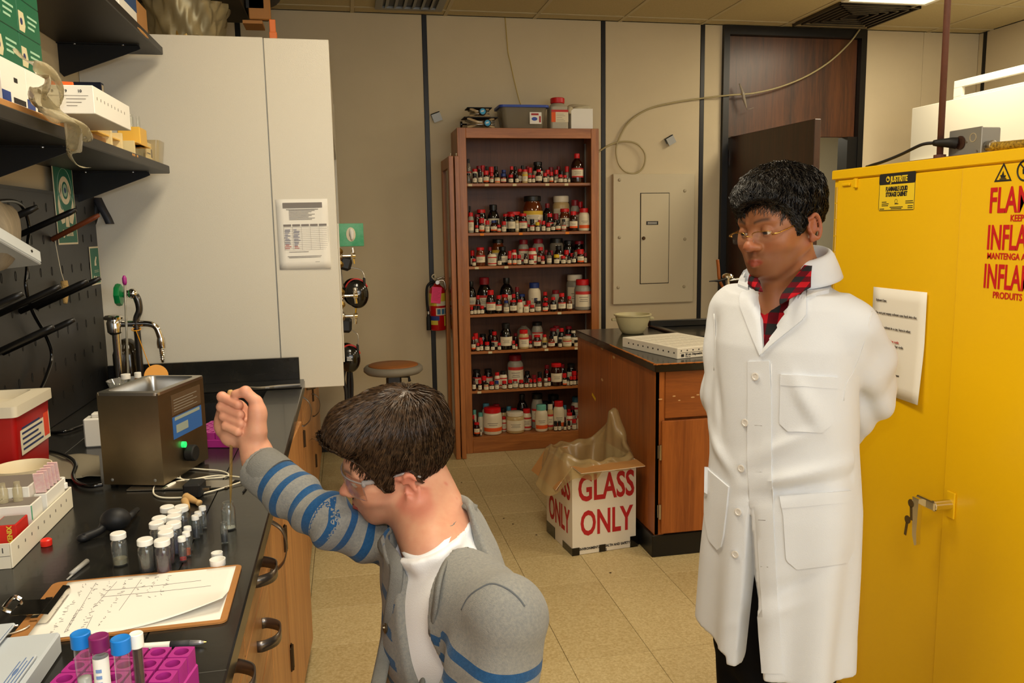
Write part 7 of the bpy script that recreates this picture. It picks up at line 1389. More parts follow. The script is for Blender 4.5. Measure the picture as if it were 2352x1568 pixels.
def cam_patch(F, A, B, n, m, t, off=.001, t0=.9, t1=2.6, grow=0.0, inner=.004):
    """a cloth piece lying on the surface F between two outlines given as pixel polylines"""
    def rs(P, n):
        P = np.array(P, float); L = np.r_[0, np.cumsum(np.linalg.norm(np.diff(P, axis=0), axis=1))]; u = np.linspace(0, L[-1], n); return np.stack([np.interp(u, L, P[:, i]) for i in (0, 1)], 1)
    A, B = rs(A, n), rs(B, n); PX = np.array([A*(1-k)+B*k for k in np.linspace(0, 1, m)]).transpose(1, 0, 2).reshape(-1, 2)
    D = np.array([ray(x, y) for x, y in PX]); O = np.array([0, 0, H]); h = F.cast(O, D, t0, t1)
    if np.isnan(h).any():
        g = ~np.isnan(h)
        if g.sum() < 4: return None
        G = h.reshape(n, m)
        for i in np.nonzero(~g)[0]:
            j = np.nonzero(g)[0]; k = j[np.argmin(((PX[j]-PX[i])**2).sum(1))]; h[i] = h[k]
    P = O+D*h[:, None]; N_ = F.nrm(P); top = P+N_*(t+off); bot = P-N_*inner
    V = np.concatenate([top, bot]); K = n*m; Fc = []
    for i in range(n-1):
        for j in range(m-1):
            a, b, c, d = i*m+j, i*m+j+1, (i+1)*m+j+1, (i+1)*m+j; Fc.append([a, b, c, d]); Fc.append([a+K, d+K, c+K, b+K])
    rim = [(i*m, (i+1)*m) for i in range(n-1)][::1]+[((n-1)*m+j, (n-1)*m+j+1) for j in range(m-1)]+[((i+1)*m+m-1, i*m+m-1) for i in range(n-1)]+[(j+1, j) for j in range(m-1)]
    for a, b in rim: Fc.append([a, a+K, b+K, b])
    e1 = top[1]-top[0]; e2 = top[m]-top[0]
    if np.cross(e1, e2) @ N_[0] < 0: Fc = [q[::-1] for q in Fc]
    return V, Fc
# ---------------------------------------------------------------- a head in its own frame (x right, y forward, z up, origin between the eyes' level)
def head(F, C, R, s=1.0, nose=1.0, lips=1.0, jaw=1.0, cheek=1.0, lidc=.5, mouth=0.0):
    C = np.array(C, float); W = lambda p: C+(np.array(p, float)*s) @ R
    E = lambda p, r, k=.01, mode='u', Rl=None: F.ell(W(p), np.array(r)*s, R if Rl is None else Rl @ R, k*s, mode)
    K = lambda a, b, r1, r2=None, k=.008, mode='u': F.cap(W(a), W(b), r1*s, None if r2 is None else r2*s, k*s, mode)
    E((0, -.022, .040), (.0745, .097, .080)); E((0, .020, .010), (.069, .070, .090), .03)
    E((0, .030, -.045), (.058*jaw, .056, .060), .03); E((0, .052, -.078), (.040*jaw, .038, .030), .025); E((0, .074, -.098), (.019*jaw, .014, .014), .016)
    for q in (1, -1):
        K((q*.058*jaw, -.012, -.050), (q*.026, .062, -.096), .016, .013, .026)                                  # jaw line
        E((q*.043, .058, -.030), (.021*cheek, .020, .019), .024); E((q*.056, .030, -.010), (.014, .030, .012), .02)
        E((q*.026, .062, -.062), (.020, .016, .022), .02)
        K((q*.012, .086, .019), (q*.044, .071, .021), .0085, .007, .014)                                          # brow
        E((q*.0315, .092, -.001), (.0165, .013, .0115), .012, 's')                                                # socket
    K((0, .082, .008), (0, .1035*1.0, -.028), .0075, .0095*nose, .012); E((0, .107, -.0335), (.0125*nose, .0125, .0105), .008)
    for q in (1, -1): E((q*.0125*nose, .096, -.0365), (.0085*nose, .0105, .0078), .006); E((q*.0065*nose, .099, -.0445), (.0036, .0045, .003), .003, 's')
    E((0, .074, -.066), (.030, .020, .020), .016); K((0, .094, -.052), (0, .0945, -.058), .0022, .0022, .006)
    mw = .0225
    for q in (1, -1):
        K((q*.0035, .0985, -.0655), (q*mw, .0845, -.0705+mouth), .0046*lips, .0022, .005); K((0, .0975, -.0755), (q*(mw-.004), .0855, -.0728+mouth), .0058*lips, .0024, .005)
        K((0, .1015, -.0698), (q*(mw+.001), .0855, -.0712+mouth), .0012, .0008, .0025, 's')
    K((0, .0, -.093), (0, .02, -.088), .03, .03, .02)
    # ears
    for q in (1, -1):
        c = np.array([q*.0755, -.018, -.012]); n_ = 14; pts = []
        for a in np.linspace(.5, 2*pi-.9, n_): pts.append(c+np.array([q*(.010+.004*sin(a*.5)), -.0165*cos(a)*1.0-.004, .0285*sin(a)+.004*cos(a)]))
        pts = [np.array([q*.073, .004, .004])]+[c+np.array([q*(.009+.006*sin(a/2)), .015*cos(a)-.004, .028*sin(a)]) for a in np.linspace(.9, pi*1.75, 16)]
        E(c+np.array([q*.004, -.002, .003]), (.0075, .0155, .026), .006)
        for i in range(len(pts)-1): K(pts[i], pts[i+1], .0040, .0040, .003)
        E(c+np.array([q*.008, .006, -.026]), (.0055, .008, .0095), .006); E(c+np.array([q*.014, .003, .000]), (.006, .0075, .012), .004, 's'); K(c+np.array([q*.007, .012, -.006]), c+np.array([q*.010, .010, -.011]), .004, .0035, .004)
        K(c+np.array([q*.010, -.008, .014]), c+np.array([q*.011, -.010, -.010]), .003, .003, .003)
    return W
def eyes(parent, W, R, s, gaze=(0, 0), lid=.5, skin=None):
    for q in (1, -1):
        c = np.array([q*.0315, .0755, -.001]); g = unit(np.array([gaze[0], 1, gaze[1]]))
        Gx, Gy, Gz = axes(g @ R)
        v, f = ell((0, 0, 0), .0128*s, 20, 16); v = np.asarray(v); mi_ = [0]*len(f)
        B_ = np.array([Gx, Gy, Gz]); 
        for i, qf in enumerate(f):
            z = v[qf].mean(0)[2]/(.0128*s); mi_[i] = 2 if z > .93 else 1 if z > .80 else 0
        add('eye', (v @ B_+W(c), f, mi_), [mat('eye_white', rgb(214, 206, 196), .15), mat('iris', rgb(58, 36, 22), .1), mat('pupil', rgb(8, 6, 6), .05)], parent, smooth=True)
def eyelids(F, W, R, s, drop=.25):
    for q in (1, -1):
        c = W((q*.0315, .0755, -.001)); r0 = .0143*s
        def fn(X, Y, Z, c=c):
            px, py, pz = X-c[0], Y-c[1], Z-c[2]; lx = R[0, 0]*px+R[0, 1]*py+R[0, 2]*pz; ly = R[1, 0]*px+R[1, 1]*py+R[1, 2]*pz; lz = R[2, 0]*px+R[2, 1]*py+R[2, 2]*pz
            sph = np.sqrt(px*px+py*py+pz*pz)-r0; up = -(lz-(-.002+.004*(1-2*drop))*s); lo = (lz+.0072*s)
            return np.maximum(sph, np.minimum(up, lo))
        F.op(fn, c-.016, c+.016, .003*s, 'u')
# ---------------------------------------------------------------- skin shader with areas set by where they are on the head
def skin_mat(name, base, red, dark, rough=.48):
    m = bpy.data.materials.new(name); m.use_nodes = True; nt = m.node_tree; b = nt.nodes['Principled BSDF']
    def attr(n): a = nt.nodes.new('ShaderNodeAttribute'); a.attribute_name = n; return a.outputs['Fac']
    tc = nt.nodes.new('ShaderNodeTexCoord'); n1 = nt.nodes.new('ShaderNodeTexNoise'); n1.inputs['Scale'].default_value = 55; n1.inputs['Detail'].default_value = 5; nt.links.new(tc.outputs['Object'], n1.inputs['Vector'])
    def mix(fac, c1, c2):
        x = nt.nodes.new('ShaderNodeMix'); x.data_type = 'RGBA'
        if isinstance(fac, float): x.inputs[0].default_value = fac
        else: nt.links.new(fac, x.inputs[0])
        for i, c in ((6, c1), (7, c2)):
            if isinstance(c, tuple): x.inputs[i].default_value = c
            else: nt.links.new(c, x.inputs[i])
        return x.outputs[2]
    mot = nt.nodes.new('ShaderNodeMapRange'); mot.inputs[1].default_value = .35; mot.inputs[2].default_value = .7; mot.inputs[3].default_value = 0; mot.inputs[4].default_value = .22; nt.links.new(n1.outputs['Fac'], mot.inputs[0])
    c = mix(mot.outputs[0], base, red); c = mix(attr('blush'), c, red); c = mix(attr('stubble'), c, dark); c = mix(attr('lip'), c, tuple(list(np.array(red[:3])*np.array([.85, .62, .62]))+[1]))
    c = mix(attr('brow'), c, (.012, .008, .006, 1))
    nt.links.new(c, b.inputs['Base Color']); b.inputs['Roughness'].default_value = rough; b.inputs['Subsurface Weight'].default_value = .12; b.inputs['Subsurface Radius'].default_value = (.012, .005, .003); b.inputs['Subsurface Scale'].default_value = .6
    b.inputs['Specular IOR Level'].default_value = .4
    n2 = nt.nodes.new('ShaderNodeTexNoise'); n2.inputs['Scale'].default_value = 420; nt.links.new(tc.outputs['Object'], n2.inputs['Vector']); bp = nt.nodes.new('ShaderNodeBump'); bp.inputs['Strength'].default_value = .08; bp.inputs['Distance'].default_value = .002; nt.links.new(n2.outputs['Fac'], bp.inputs['Height']); nt.links.new(bp.outputs[0], b.inputs['Normal'])
    return m
def face_attrs(C, R, s, beard=.5, extra=None):
    def loc(V): return ((V-C) @ R.T)/s
    def lip(V): p = loc(V); d = np.sqrt((p[:, 0]/.0235)**2+((p[:, 2]+.0712)/.0095)**2); return (1-sstep(.80, 1.05, d))*(p[:, 1] > .078)*.9
    def stub(V):
        p = loc(V); a = sstep(-.040, -.056, p[:, 2])*sstep(.0, .03, p[:, 1])*(1-sstep(-.12, -.135, p[:, 2])*.8); cut = 1-np.exp(-((p[:, 0]/.022)**2+((p[:, 2]+.0712)/.008)**2)); return a*cut*beard*(p[:, 2] > -.15)
    def blush(V):
        p = loc(V); nose = np.exp(-((p[:, 0]/.016)**2+((p[:, 1]-.108)/.02)**2+((p[:, 2]+.033)/.016)**2)); ck = np.exp(-(((abs(p[:, 0])-.042)/.02)**2+((p[:, 1]-.06)/.03)**2+((p[:, 2]+.035)/.02)**2)); ear = sstep(.070, .078, abs(p[:, 0]))*sstep(.052, .040, abs(p[:, 2]+.010))*sstep(.045, .03, abs(p[:, 1]+.018))*.5
        o = np.clip(.55*nose+.35*ck+ear, 0, 1)
        return np.clip(o+extra(V, p), 0, 1) if extra else o
    def brow(V):
        p = loc(V); ax_ = abs(p[:, 0]); c = .0205+.005*np.sin(np.clip((ax_-.012)/.034, 0, 1)*2.2); return np.exp(-((p[:, 2]-c)/.0042)**2)*sstep(.009, .014, ax_)*(1-sstep(.040, .050, ax_))*(p[:, 1] > .05)*.8
    return {'lip': lip, 'stubble': stub, 'blush': blush, 'brow': brow}
# ---------------------------------------------------------------- hair: a shaped cap plus thousands of strands lying along it
def hair(parent, C, R, s, region, thick, crown, m, nst, length, seed, wave=0.0, lift=.004, width=.0011, bumpy=.003, fwd=0.0):
    """region(p)->0..1 where hair grows in the head frame; thick(p)-> height above the skull"""
    C = np.array(C, float)
    def skull(p):
        def e(c, r):
            q = (p-np.array(c))/np.array(r); k0 = np.linalg.norm(q, axis=1); k1 = np.linalg.norm(q/np.array(r), axis=1)+1e-9; return k0*(k0-1)/k1
        a, b = e((0, -.022, .040), (.0745, .097, .080)), e((0, .020, .010), (.069, .070, .090)); h = np.maximum(.03-abs(a-b), 0)/.03; return np.minimum(a, b)-h*h*.0075
    rs = np.random.RandomState(seed); W3 = rs.randn(6, 3)*70; ph = rs.rand(6)*6
    def nz(p): return sum(np.sin(p @ W3[k]+ph[k]) for k in range(6))/6
    def fld(p): r = region(p); return skull(p)-(thick(p)*r-.006*(1-r))-bumpy*nz(p)*r
    st = .0032; xs = np.arange(-.105, .106, st); ys = np.arange(-.15, .128, st); zs = np.arange(-.115, .175, st)
    F = Field(xs, ys, zs); G = np.stack(np.meshgrid(xs, ys, zs, indexing='ij'), -1).reshape(-1, 3); F.d[:] = fld(G).reshape(F.d.shape)
    V, Q = F.mesh(); 
    p = V; keep = region(p) > .30; Qk = Q[keep[Q].all(1)]
    add('hair_cap', (C+(V*s) @ R, Qk.tolist()), m, parent, smooth=True)
    # strands
    idx = np.nonzero(region(V) > .35)[0]; base = V[rs.choice(idx, nst)]; n = F.nrm(base)
    seg = 7; cr = np.array(crown); P = base+n*rs.uniform(-.002, .002, (nst, 1)); paths = [P]; Ls = length*(.6+.7*rs.rand(nst, 1)); jit = rs.randn(nst, 3)*.22; phs = rs.rand(nst, 1)*6; cl = nz(base*.5)[:, None]
    for k in range(seg):
        v = P-cr; n_ = F.nrm(P); d = v/(np.linalg.norm(v, axis=1)[:, None]+1e-6); d = d+np.array([0, fwd, -.25])+jit*.8+.5*cl*np.array([1, 0, 0]); d = d-n_*np.sum(d*n_, 1)[:, None]; d /= np.linalg.norm(d, axis=1)[:, None]+1e-6
        sd = np.cross(n_, d); t = (k+1)/seg
        P = P+d*Ls/seg+n_*lift*(.35 if k < seg*.6 else -.1)+sd*wave*np.sin(phs+k*1.5)
        f = F.at(P); P = P-n_*(np.maximum(f-.010, 0)[:, None])*.8-n_*np.minimum(f-.0008, 0)[:, None]
        paths.append(P)
    S_ = np.stack(paths, 1); vv = []; 
    wd = width*np.array([.7, 1, 1, .95, .85, .7, .5, .15])[:seg+1]; A = rs.rand(nst)*pi
    tg = np.gradient(S_, axis=1); nn = F.nrm(S_.reshape(-1, 3)).reshape(S_.shape); side = np.cross(tg, nn); side /= np.linalg.norm(side, axis=2)[:, :, None]+1e-9
    side = side*np.cos(A*.5)[:, None, None]+nn*np.sin(A*.5)[:, None, None]
    L_ = S_-side*wd[None, :, None]; R2 = S_+side*wd[None, :, None]; M_ = S_+nn*wd[None, :, None]*.8
    V2 = np.stack([L_, M_, R2], 2).reshape(-1, 3); nv = (seg+1)*3; b0 = (np.arange(nst)*nv)[:, None]
    fl_ = []
    for k in range(seg):
        for j in (0, 1): fl_.append(np.concatenate([b0+k*3+j, b0+k*3+j+1, b0+(k+1)*3+j+1, b0+(k+1)*3+j], 1))
    add('hair_strands', (C+(V2*s) @ R, np.concatenate(fl_)), m, parent, smooth=True, kind='stuff')
def hair_mat(name, c1, c2, rough=.38):
    m = bpy.data.materials.new(name); m.use_nodes = True; nt = m.node_tree; b = nt.nodes['Principled BSDF']; tc = nt.nodes.new('ShaderNodeTexCoord'); n = nt.nodes.new('ShaderNodeTexNoise'); n.inputs['Scale'].default_value = 120; n.inputs['Detail'].default_value = 4; nt.links.new(tc.outputs['Object'], n.inputs['Vector'])
    r = nt.nodes.new('ShaderNodeValToRGB'); r.color_ramp.elements[0].position = .35; r.color_ramp.elements[1].position = .7; r.color_ramp.elements[0].color = c1; r.color_ramp.elements[1].color = c2; nt.links.new(n.outputs['Fac'], r.inputs['Fac']); nt.links.new(r.outputs['Color'], b.inputs['Base Color']); b.inputs['Roughness'].default_value = rough; b.inputs['Specular IOR Level'].default_value = .35; return m
def fold_noise(seed, n, scale):
    rs = np.random.RandomState(seed); W_ = rs.randn(n, 3)*np.array(scale); ph = rs.rand(n)*6.28
    def fn(X, Y, Z):
        o = 0
        for k in range(n): o = o+np.sin(W_[k, 0]*X+W_[k, 1]*Y+W_[k, 2]*Z+ph[k])
        return o/n
    return fn
# ================================================================ seated man in the striped cardigan
SK1 = skin_mat('skin_fair', rgb(214, 160, 130), rgb(196, 104, 88), rgb(120, 88, 68))
HC = atd(903, 1060, 1.55); HR = frame_of((-.965, .02, -.23), (-.23, -.27, 1)); HS = .95
sm = T('person', 'man in safety glasses and blue striped grey cardigan reaching over the bench', 'person', (.20, 1.42, 0))
C7 = atd(1022, 1222, 1.53); NT = atd(962, 1290, 1.445); SR = atd(925, 1242, 1.66); SL = atd(1160, 1410, 1.30); EL = atd(752, 1192, 1.57); WR = atd(590, 1040, 1.665); CU = atd(598, 1072, 1.655)
_sx = SL-SR; TF = unit((_sx[1], -_sx[0], 0)); TR = frame_of(TF, (0, 0, 1))
PEL = np.array([.225, 1.47, .46]); TB = lambda u, f, z: np.array([0, 0, z])+np.array([*(PEL[:2])])@np.eye(2, 3)+TR[0]*u+TR[1]*f
LE2 = atd(1120, 1640, 1.34); LW2 = LE2+np.array([-.20, -.04, -.02])
KN = [np.array([-.10, 1.33, .055+.0]), np.array([.02, 1.12, .055])]
px_ = lambda p: None
def body_core(F, gr, k=.05):
    """torso shared by skin, shirt and cardigan; gr inflates it"""
    mid = (PEL+C7)/2+np.array([.03, .02, 0])
    F.ell(PEL+Z3*.0, (.165+gr, .115+gr, .11+gr), TR, k); F.ell(PEL*.62+C7*.38+TR[1]*.035, (.152+gr, .105+gr, .17+gr), TR, k)
    ch = (SR+SL)/2*.72+PEL*.28
    F.ell(ch+TR[1]*.015, (.160+gr, .105+gr, .155+gr), TR, k); F.cap(SR*.80+SL*.20-Z3*.02, SL*.80+SR*.20-Z3*.02, .062+gr, .066+gr, k)
    F.cap(C7+Z3*.0, (SR+SL)/2-Z3*.05, .058+gr, .07+gr, k)
# ---- skin
xs = axis_pts(-.36, .46, [(-.30, -.14), (-.05, .22)], .0024, .012); ys = axis_pts(1.0, 1.92, [(1.58, 1.80)], .0024, .012); zs = axis_pts(.02, 1.28, [(.88, 1.22)], .0024, .014)
F = Field(xs, ys, zs)
body_core(F, -.012)
W1 = head(F, HC, HR, HS, nose=1.0, lips=.9, jaw=.98, cheek=.95, mouth=-.001); eyelids(F, W1, HR, HS, .5)
nk = W1((0, -.030, -.075)); F.cap(nk, C7*.55+NT*.45-Z3*.0, .056, .060, .02); F.cap(W1((0, -.045, -.05)), C7-Z3*.01, .050, .062, .03); F.cap(W1((.0, .01, -.10)), NT+TR[1]*-.03+Z3*.02, .032, .035, .03)
F.cap(W1((-.05, -.02, -.05)), NT+TR[1]*-.015, .013, .010, .018)
F.cap(SR, EL, .034, .030, .02); F.cap(EL, CU, .030, .028, .02); F.cap(CU, WR, .030, .028, .02); F.cap(SL, LE2, .048, .041, .02); F.cap(LE2, LW2, .041, .029, .02); F.ell(LW2+np.array([-.07, -.01, -.005]), (.06, .04, .022), None, .03)
for k in range(4): F.cap(LW2+np.array([-.11, -.04+.02*k, -.01]), LW2+np.array([-.16-.008*(k in (1, 2)), -.045+.022*k, -.03]), .0095, .008, .004)
F.cap(LW2+np.array([-.05, .03, 0]), LW2+np.array([-.10, .055, -.015]), .012, .009, .01)
# fist: palm, heel, back of the hand, four curled fingers, thumb across the top
P = lambda x, y, d: atd(x, y, d)
F.cap(WR, P(572, 995, 1.672), .027, .026, .02); F.ell(P(548, 965, 1.692), (.026, .024, .044), None, .022); F.ell(P(535, 1000, 1.682), (.026, .020, .024), None, .02)
F.cap(P(590, 990, 1.655), P(590, 945, 1.652), .021, .017, .014)                         # thenar mound
fing = [((515, 913), (546, 928), 1.700, .0098), ((514, 936), (550, 951), 1.702, .0098), ((519, 958), (552, 972), 1.700, .0094), ((524, 980), (545, 991), 1.694, .0088)]
for i, (a, b, dd_, r) in enumerate(fing):
    A_ = P(a[0]-5, a[1]-2, dd_-.040); B_ = P(b[0]+1, b[1]+1, dd_-.052); K_ = P(a[0]-2+i*1.0, a[1]+10, dd_+.004); T_ = P(b[0]+4, b[1]+3, dd_-.020)
    F.cap(K_, A_, r*1.1, r*1.04, .003); F.cap(A_, B_, r*1.05, r*.98, .002); F.cap(B_, T_, r*.95, r*.85, .002); F.ell(A_, (r*1.10,)*3, None, .002)
F.ell(P(507, 975, 1.69), (.014, .016, .026), None, .014)
TH = [P(594, 950, 1.655), P(588, 922, 1.652), P(564, 900, 1.650), P(541, 905, 1.652)]
F.cap(TH[0], TH[1], .0150, .0125, .012); F.cap(TH[1], TH[2], .0122, .0110, .004); F.cap(TH[2], TH[3], .0110, .0092, .003); F.ell(TH[2]+np.array([0, 0, .001]), (.0118,)*3, None, .003)
# thighs and shins, kneeling
HIP = [PEL+TR[0]*.08-Z3*.03, PEL-TR[0]*.08-Z3*.03]; KNE = [HIP[0]+TF*.30+Z3*(-.37), HIP[1]+TF*.30+Z3*(-.37)]; ANK = [KNE[0]-TF*.36+Z3*.005, KNE[1]-TF*.36+Z3*.005]
for i in (0, 1):
    KNE[i][2] = .075; ANK[i][2] = .06; F.cap(HIP[i], KNE[i], .070, .05, .03); F.cap(KNE[i], ANK[i], .05, .04, .02)
SPOT = np.random.RandomState(4)
sp_ = [W1((-.052+.01*SPOT.randn(), -.045+.03*SPOT.randn(), -.115+.03*SPOT.randn())) for k in range(16)]
def neck_red(V, p):
    c = W1((-.045, -.03, -.12)); d = np.linalg.norm(V-c, axis=1); o = .42*np.exp(-(d/.045)**2)
    for q in sp_:
        d = np.linalg.norm(V-q, axis=1); 
        j = np.argmin(d); d2 = np.linalg.norm(V-V[j], axis=1); o = o+.5*np.exp(-(d2/.0035)**2)
    hand = np.exp(-(np.linalg.norm(V-P(550, 930, 1.66), axis=1)/.05)**2)*.30
    return o+hand
sdf_object('body', F, SK1, sm, face_attrs(HC, HR, HS, .45, neck_red))
FSK = F
eyes(sm, W1, HR, HS, (0, -.35))
# ---- hair
HM1 = hair_mat('hair_brown', rgb(32, 20, 12), rgb(78, 56, 36))
def reg1(p):
    x, y, z = p[:, 0], p[:, 1], p[:, 2]
    zl = np.interp(y, [-.13, -.10, -.075, -.05, -.035, -.028, .002, .012, .030, .045, .060, .075, .095], [-.088, -.082, -.070, -.048, -.010, .022, .024, -.018, -.014, .030, .054, .070, .084])
    return sstep(-.007, .007, z-zl)
def thk1(p):
    x, y, z = p[:, 0], p[:, 1], p[:, 2]; return .007+.024*sstep(.03, .13, z)+.014*sstep(.02, .09, y)*sstep(.06, .10, z)
hair(sm, HC, HR, HS, reg1, thk1, (-.0, -.065, .145), HM1, 9000, .048, 3, wave=.0010, lift=.0026, width=.0012, bumpy=.0028, fwd=.12)
# ---- safety glasses
M_lens = glass('safety_lens', (.96, .93, .91, 1), 1.0, .03, .05, rgb(150, 110, 100)[:3]+(1,)); M_frame = glass('frame_clear', (.85, .85, .86, 1), 1.6, .05, .45, rgb(190, 186, 186)[:3]+(1,))
sg = T('safety_glasses', 'clear safety glasses worn by the man in the striped cardigan', 'glasses', tuple(W1((0, .09, 0))))
def lensf(u, v):
    a = (u-.5)*2; x = .066*a; y = .101-.036*abs(a)**2.2; z = -.024+.040*v-.004*a*a+(.010*(1-abs(a))**4 if False else 0); 
    if v < .5: z += .010*max(0, 1-abs(a)/.22)*(1-2*v)
    return W1((x, y, z))
add('lens', solid(grid(lensf, 36, 12), .0018), M_lens, sg, smooth=True)
for q in (1, -1): add('temple', tube([W1((q*.066, .064, .013)), W1((q*.073, .045, .014)), W1((q*.0775, .0, .016)), W1((q*.080, -.02, .014)), W1((q*.077, -.045, -.004))], [.0055, .0045, .0034, .003, .0025], 10, sm=5), M_frame, sg, smooth=True); add('hinge_tab', ell(W1((q*.067, .062, .011)), (.005, .007, .007), 10, 8), M_frame, sg, smooth=True)
add('brow_bar', tube([lensf(u, 1) for u in np.linspace(0, 1, 24)], .0018, 8), M_frame, sg, smooth=True)
# ---- T-shirt
xs = np.arange(-.06, .46, .006); ys = np.arange(1.16, 1.86, .006); zs = np.arange(.30, 1.02, .006)
F = Field(xs, ys, zs); body_core(F, .0); F.op(lambda X, Y, Z: .0035*np.sin(48*(TR[0, 0]*X+TR[0, 1]*Y)+9*Z)*np.clip((.93-Z)*6, 0, 1)*np.sin(9*Z+1)+0*X, (-1, 0, 0), (1, 3, 2), 0, 'add')
RP = [atd(*q) for q in ((962, 1284, 1.425), (1000, 1268, 1.42), (1030, 1236, 1.445), (1050, 1205, 1.50), (1040, 1190, 1.56), (1000, 1195, 1.59), (955, 1215, 1.57), (928, 1245, 1.51), (935, 1272, 1.455))]
RC = np.mean(RP, 0); _u, _s, _v = np.linalg.svd(np.array(RP)-RC); RN = _v[2] if _v[2][2] > 0 else -_v[2]; RRAD = float(np.mean(np.linalg.norm(np.array(RP)-RC, axis=1)))
def flatcut(r, off, slope=0.0):
    def fn(X, Y, Z):
        px, py, pz = X-RC[0], Y-RC[1], Z-RC[2]; a = px*RN[0]+py*RN[1]+pz*RN[2]-off; rr = np.sqrt(np.maximum(px*px+py*py+pz*pz-(a+off)**2, 0)); return np.maximum(rr-r-slope*np.maximum(a, 0), -a)
    return fn
F.chain(list(RP)+[RP[0]], [.010]*(len(RP)+1), .035); F.op(flatcut(.5, .0), (-1, 0, 0), (1, 3, 2), .002, 's'); F.cap(RC-RN*.03, RC+RN*.05, RRAD-.006, RRAD, .002, 's')
def cutz(zc): return lambda X, Y, Z: (Z-zc)+0*X+0*Y
sdf_object('t_shirt', F, mat('white_cotton', rgb(238, 240, 244), .85, spec=.1, sheen=.2, bump=.15, bscale=500), sm)
FTS = F
add('neck_band', tube(smooth_path(RP, 6, True), .0072, 8, closed=True), MATS['white_cotton'], sm, smooth=True)
# ---- cardigan
M_card_ = bpy.data.materials.new('striped_knit'); M_card_.use_nodes = True; nt = M_card_.node_tree; b_ = nt.nodes['Principled BSDF']
at_ = nt.nodes.new('ShaderNodeAttribute'); at_.attribute_name = 'stripe'; pl_ = nt.nodes.new('ShaderNodeAttribute'); pl_.attribute_name = 'plain'
tc = nt.nodes.new('ShaderNodeTexCoord'); nz_ = nt.nodes.new('ShaderNodeTexNoise'); nz_.inputs['Scale'].default_value = 220; nz_.inputs['Detail'].default_value = 5; nt.links.new(tc.outputs['Object'], nz_.inputs['Vector'])
def mth(op, a, b2=None):
    n = nt.nodes.new('ShaderNodeMath'); n.operation = op
    for i, q in enumerate((a, b2)):
        if q is None: continue
        if isinstance(q, (int, float)): n.inputs[i].default_value = q
        else: nt.links.new(q, n.inputs[i])
    return n.outputs[0]
fr_ = mth('FRACT', at_.outputs['Fac']); isS = mth('MULTIPLY', mth('LESS_THAN', fr_, .38), mth('MULTIPLY', mth('GREATER_THAN', at_.outputs['Fac'], 0.0), mth('LESS_THAN', pl_.outputs['Fac'], .5)))
rp = nt.nodes.new('ShaderNodeValToRGB'); rp.color_ramp.elements[0].position = .3; rp.color_ramp.elements[1].position = .7; rp.color_ramp.elements[0].color = rgb(124, 125, 124); rp.color_ramp.elements[1].color = rgb(142, 141, 134); nt.links.new(nz_.outputs['Fac'], rp.inputs['Fac'])
rp2 = nt.nodes.new('ShaderNodeValToRGB'); rp2.color_ramp.elements[0].color = rgb(24, 62, 104); rp2.color_ramp.elements[1].color = rgb(44, 92, 138); nt.links.new(nz_.outputs['Fac'], rp2.inputs['Fac'])
mx = nt.nodes.new('ShaderNodeMix'); mx.data_type = 'RGBA'; nt.links.new(isS, mx.inputs[0]); nt.links.new(rp.outputs[0], mx.inputs[6]); nt.links.new(rp2.outputs[0], mx.inputs[7]); nt.links.new(mx.outputs[2], b_.inputs['Base Color'])
b_.inputs['Roughness'].default_value = .9; b_.inputs['Specular IOR Level'].default_value = .1; b_.inputs['Sheen Weight'].default_value = .15
nb = nt.nodes.new('ShaderNodeTexNoise'); nb.inputs['Scale'].default_value = 650; nt.links.new(tc.outputs['Object'], nb.inputs['Vector']); bp = nt.nodes.new('ShaderNodeBump'); bp.inputs['Strength'].default_value = .35; bp.inputs['Distance'].default_value = .004; nt.links.new(nb.outputs['Fac'], bp.inputs['Height']); nt.links.new(bp.outputs[0], b_.inputs['Normal'])
st_ = .0042; xs = np.arange(-.30, .48, st_); ys = np.arange(1.10, 1.90, st_); zs = np.arange(.40, 1.14, st_)
F = Field(xs, ys, zs); body_core(F, .013, .06)
CUa = CU; CUd = unit(CU-EL)
F.chain([SR+Z3*.004, (SR+EL)/2-Z3*.012, EL, (EL*.45+CU*.55)-Z3*.004, CU], [.056, .048, .046, .047, .046], .02)
F.chain([SL-Z3*.004, (SL+LE2)/2, LE2, LW2], [.070, .064, .060, .048], .035)
F.cap(RC+RN*.012, RC-RN*.06, RRAD+.018, RRAD+.03, .03)                                    # collar standing at the nape
ax_r = unit(EL-SR); ax_f = unit(CU-EL)
def folds(X, Y, Z):
    s1 = (X-SR[0])*ax_f[0]+(Y-SR[1])*ax_f[1]+(Z-SR[2])*ax_f[2]; w = np.exp(-(((X-EL[0])**2+(Y-EL[1])**2+(Z-EL[2])**2)/.11**2))
    a = .0075*np.sin(95*s1+26*Z+14*X)*w
    w2 = np.exp(-(((X-SR[0]+.02)**2+(Y-SR[1])**2+(Z-SR[2]+.03)**2)/.09**2)); b = .005*np.sin(60*X-50*Z+20*Y)*w2
    w3 = np.exp(-(((X-SL[0]+.05)**2+(Y-SL[1]-.04)**2+(Z-SL[2]+.10)**2)/.10**2)); c = .006*np.sin(70*(TR[0, 0]*X+TR[0, 1]*Y)+18*Z)*w3
    return a+b+c+.0022*np.sin(23*X+31*Z+17*Y)+.0018*np.sin(37*Y-29*Z+11*X)
F.op(folds, (-1, 0, 0), (1, 3, 2), 0, 'add')
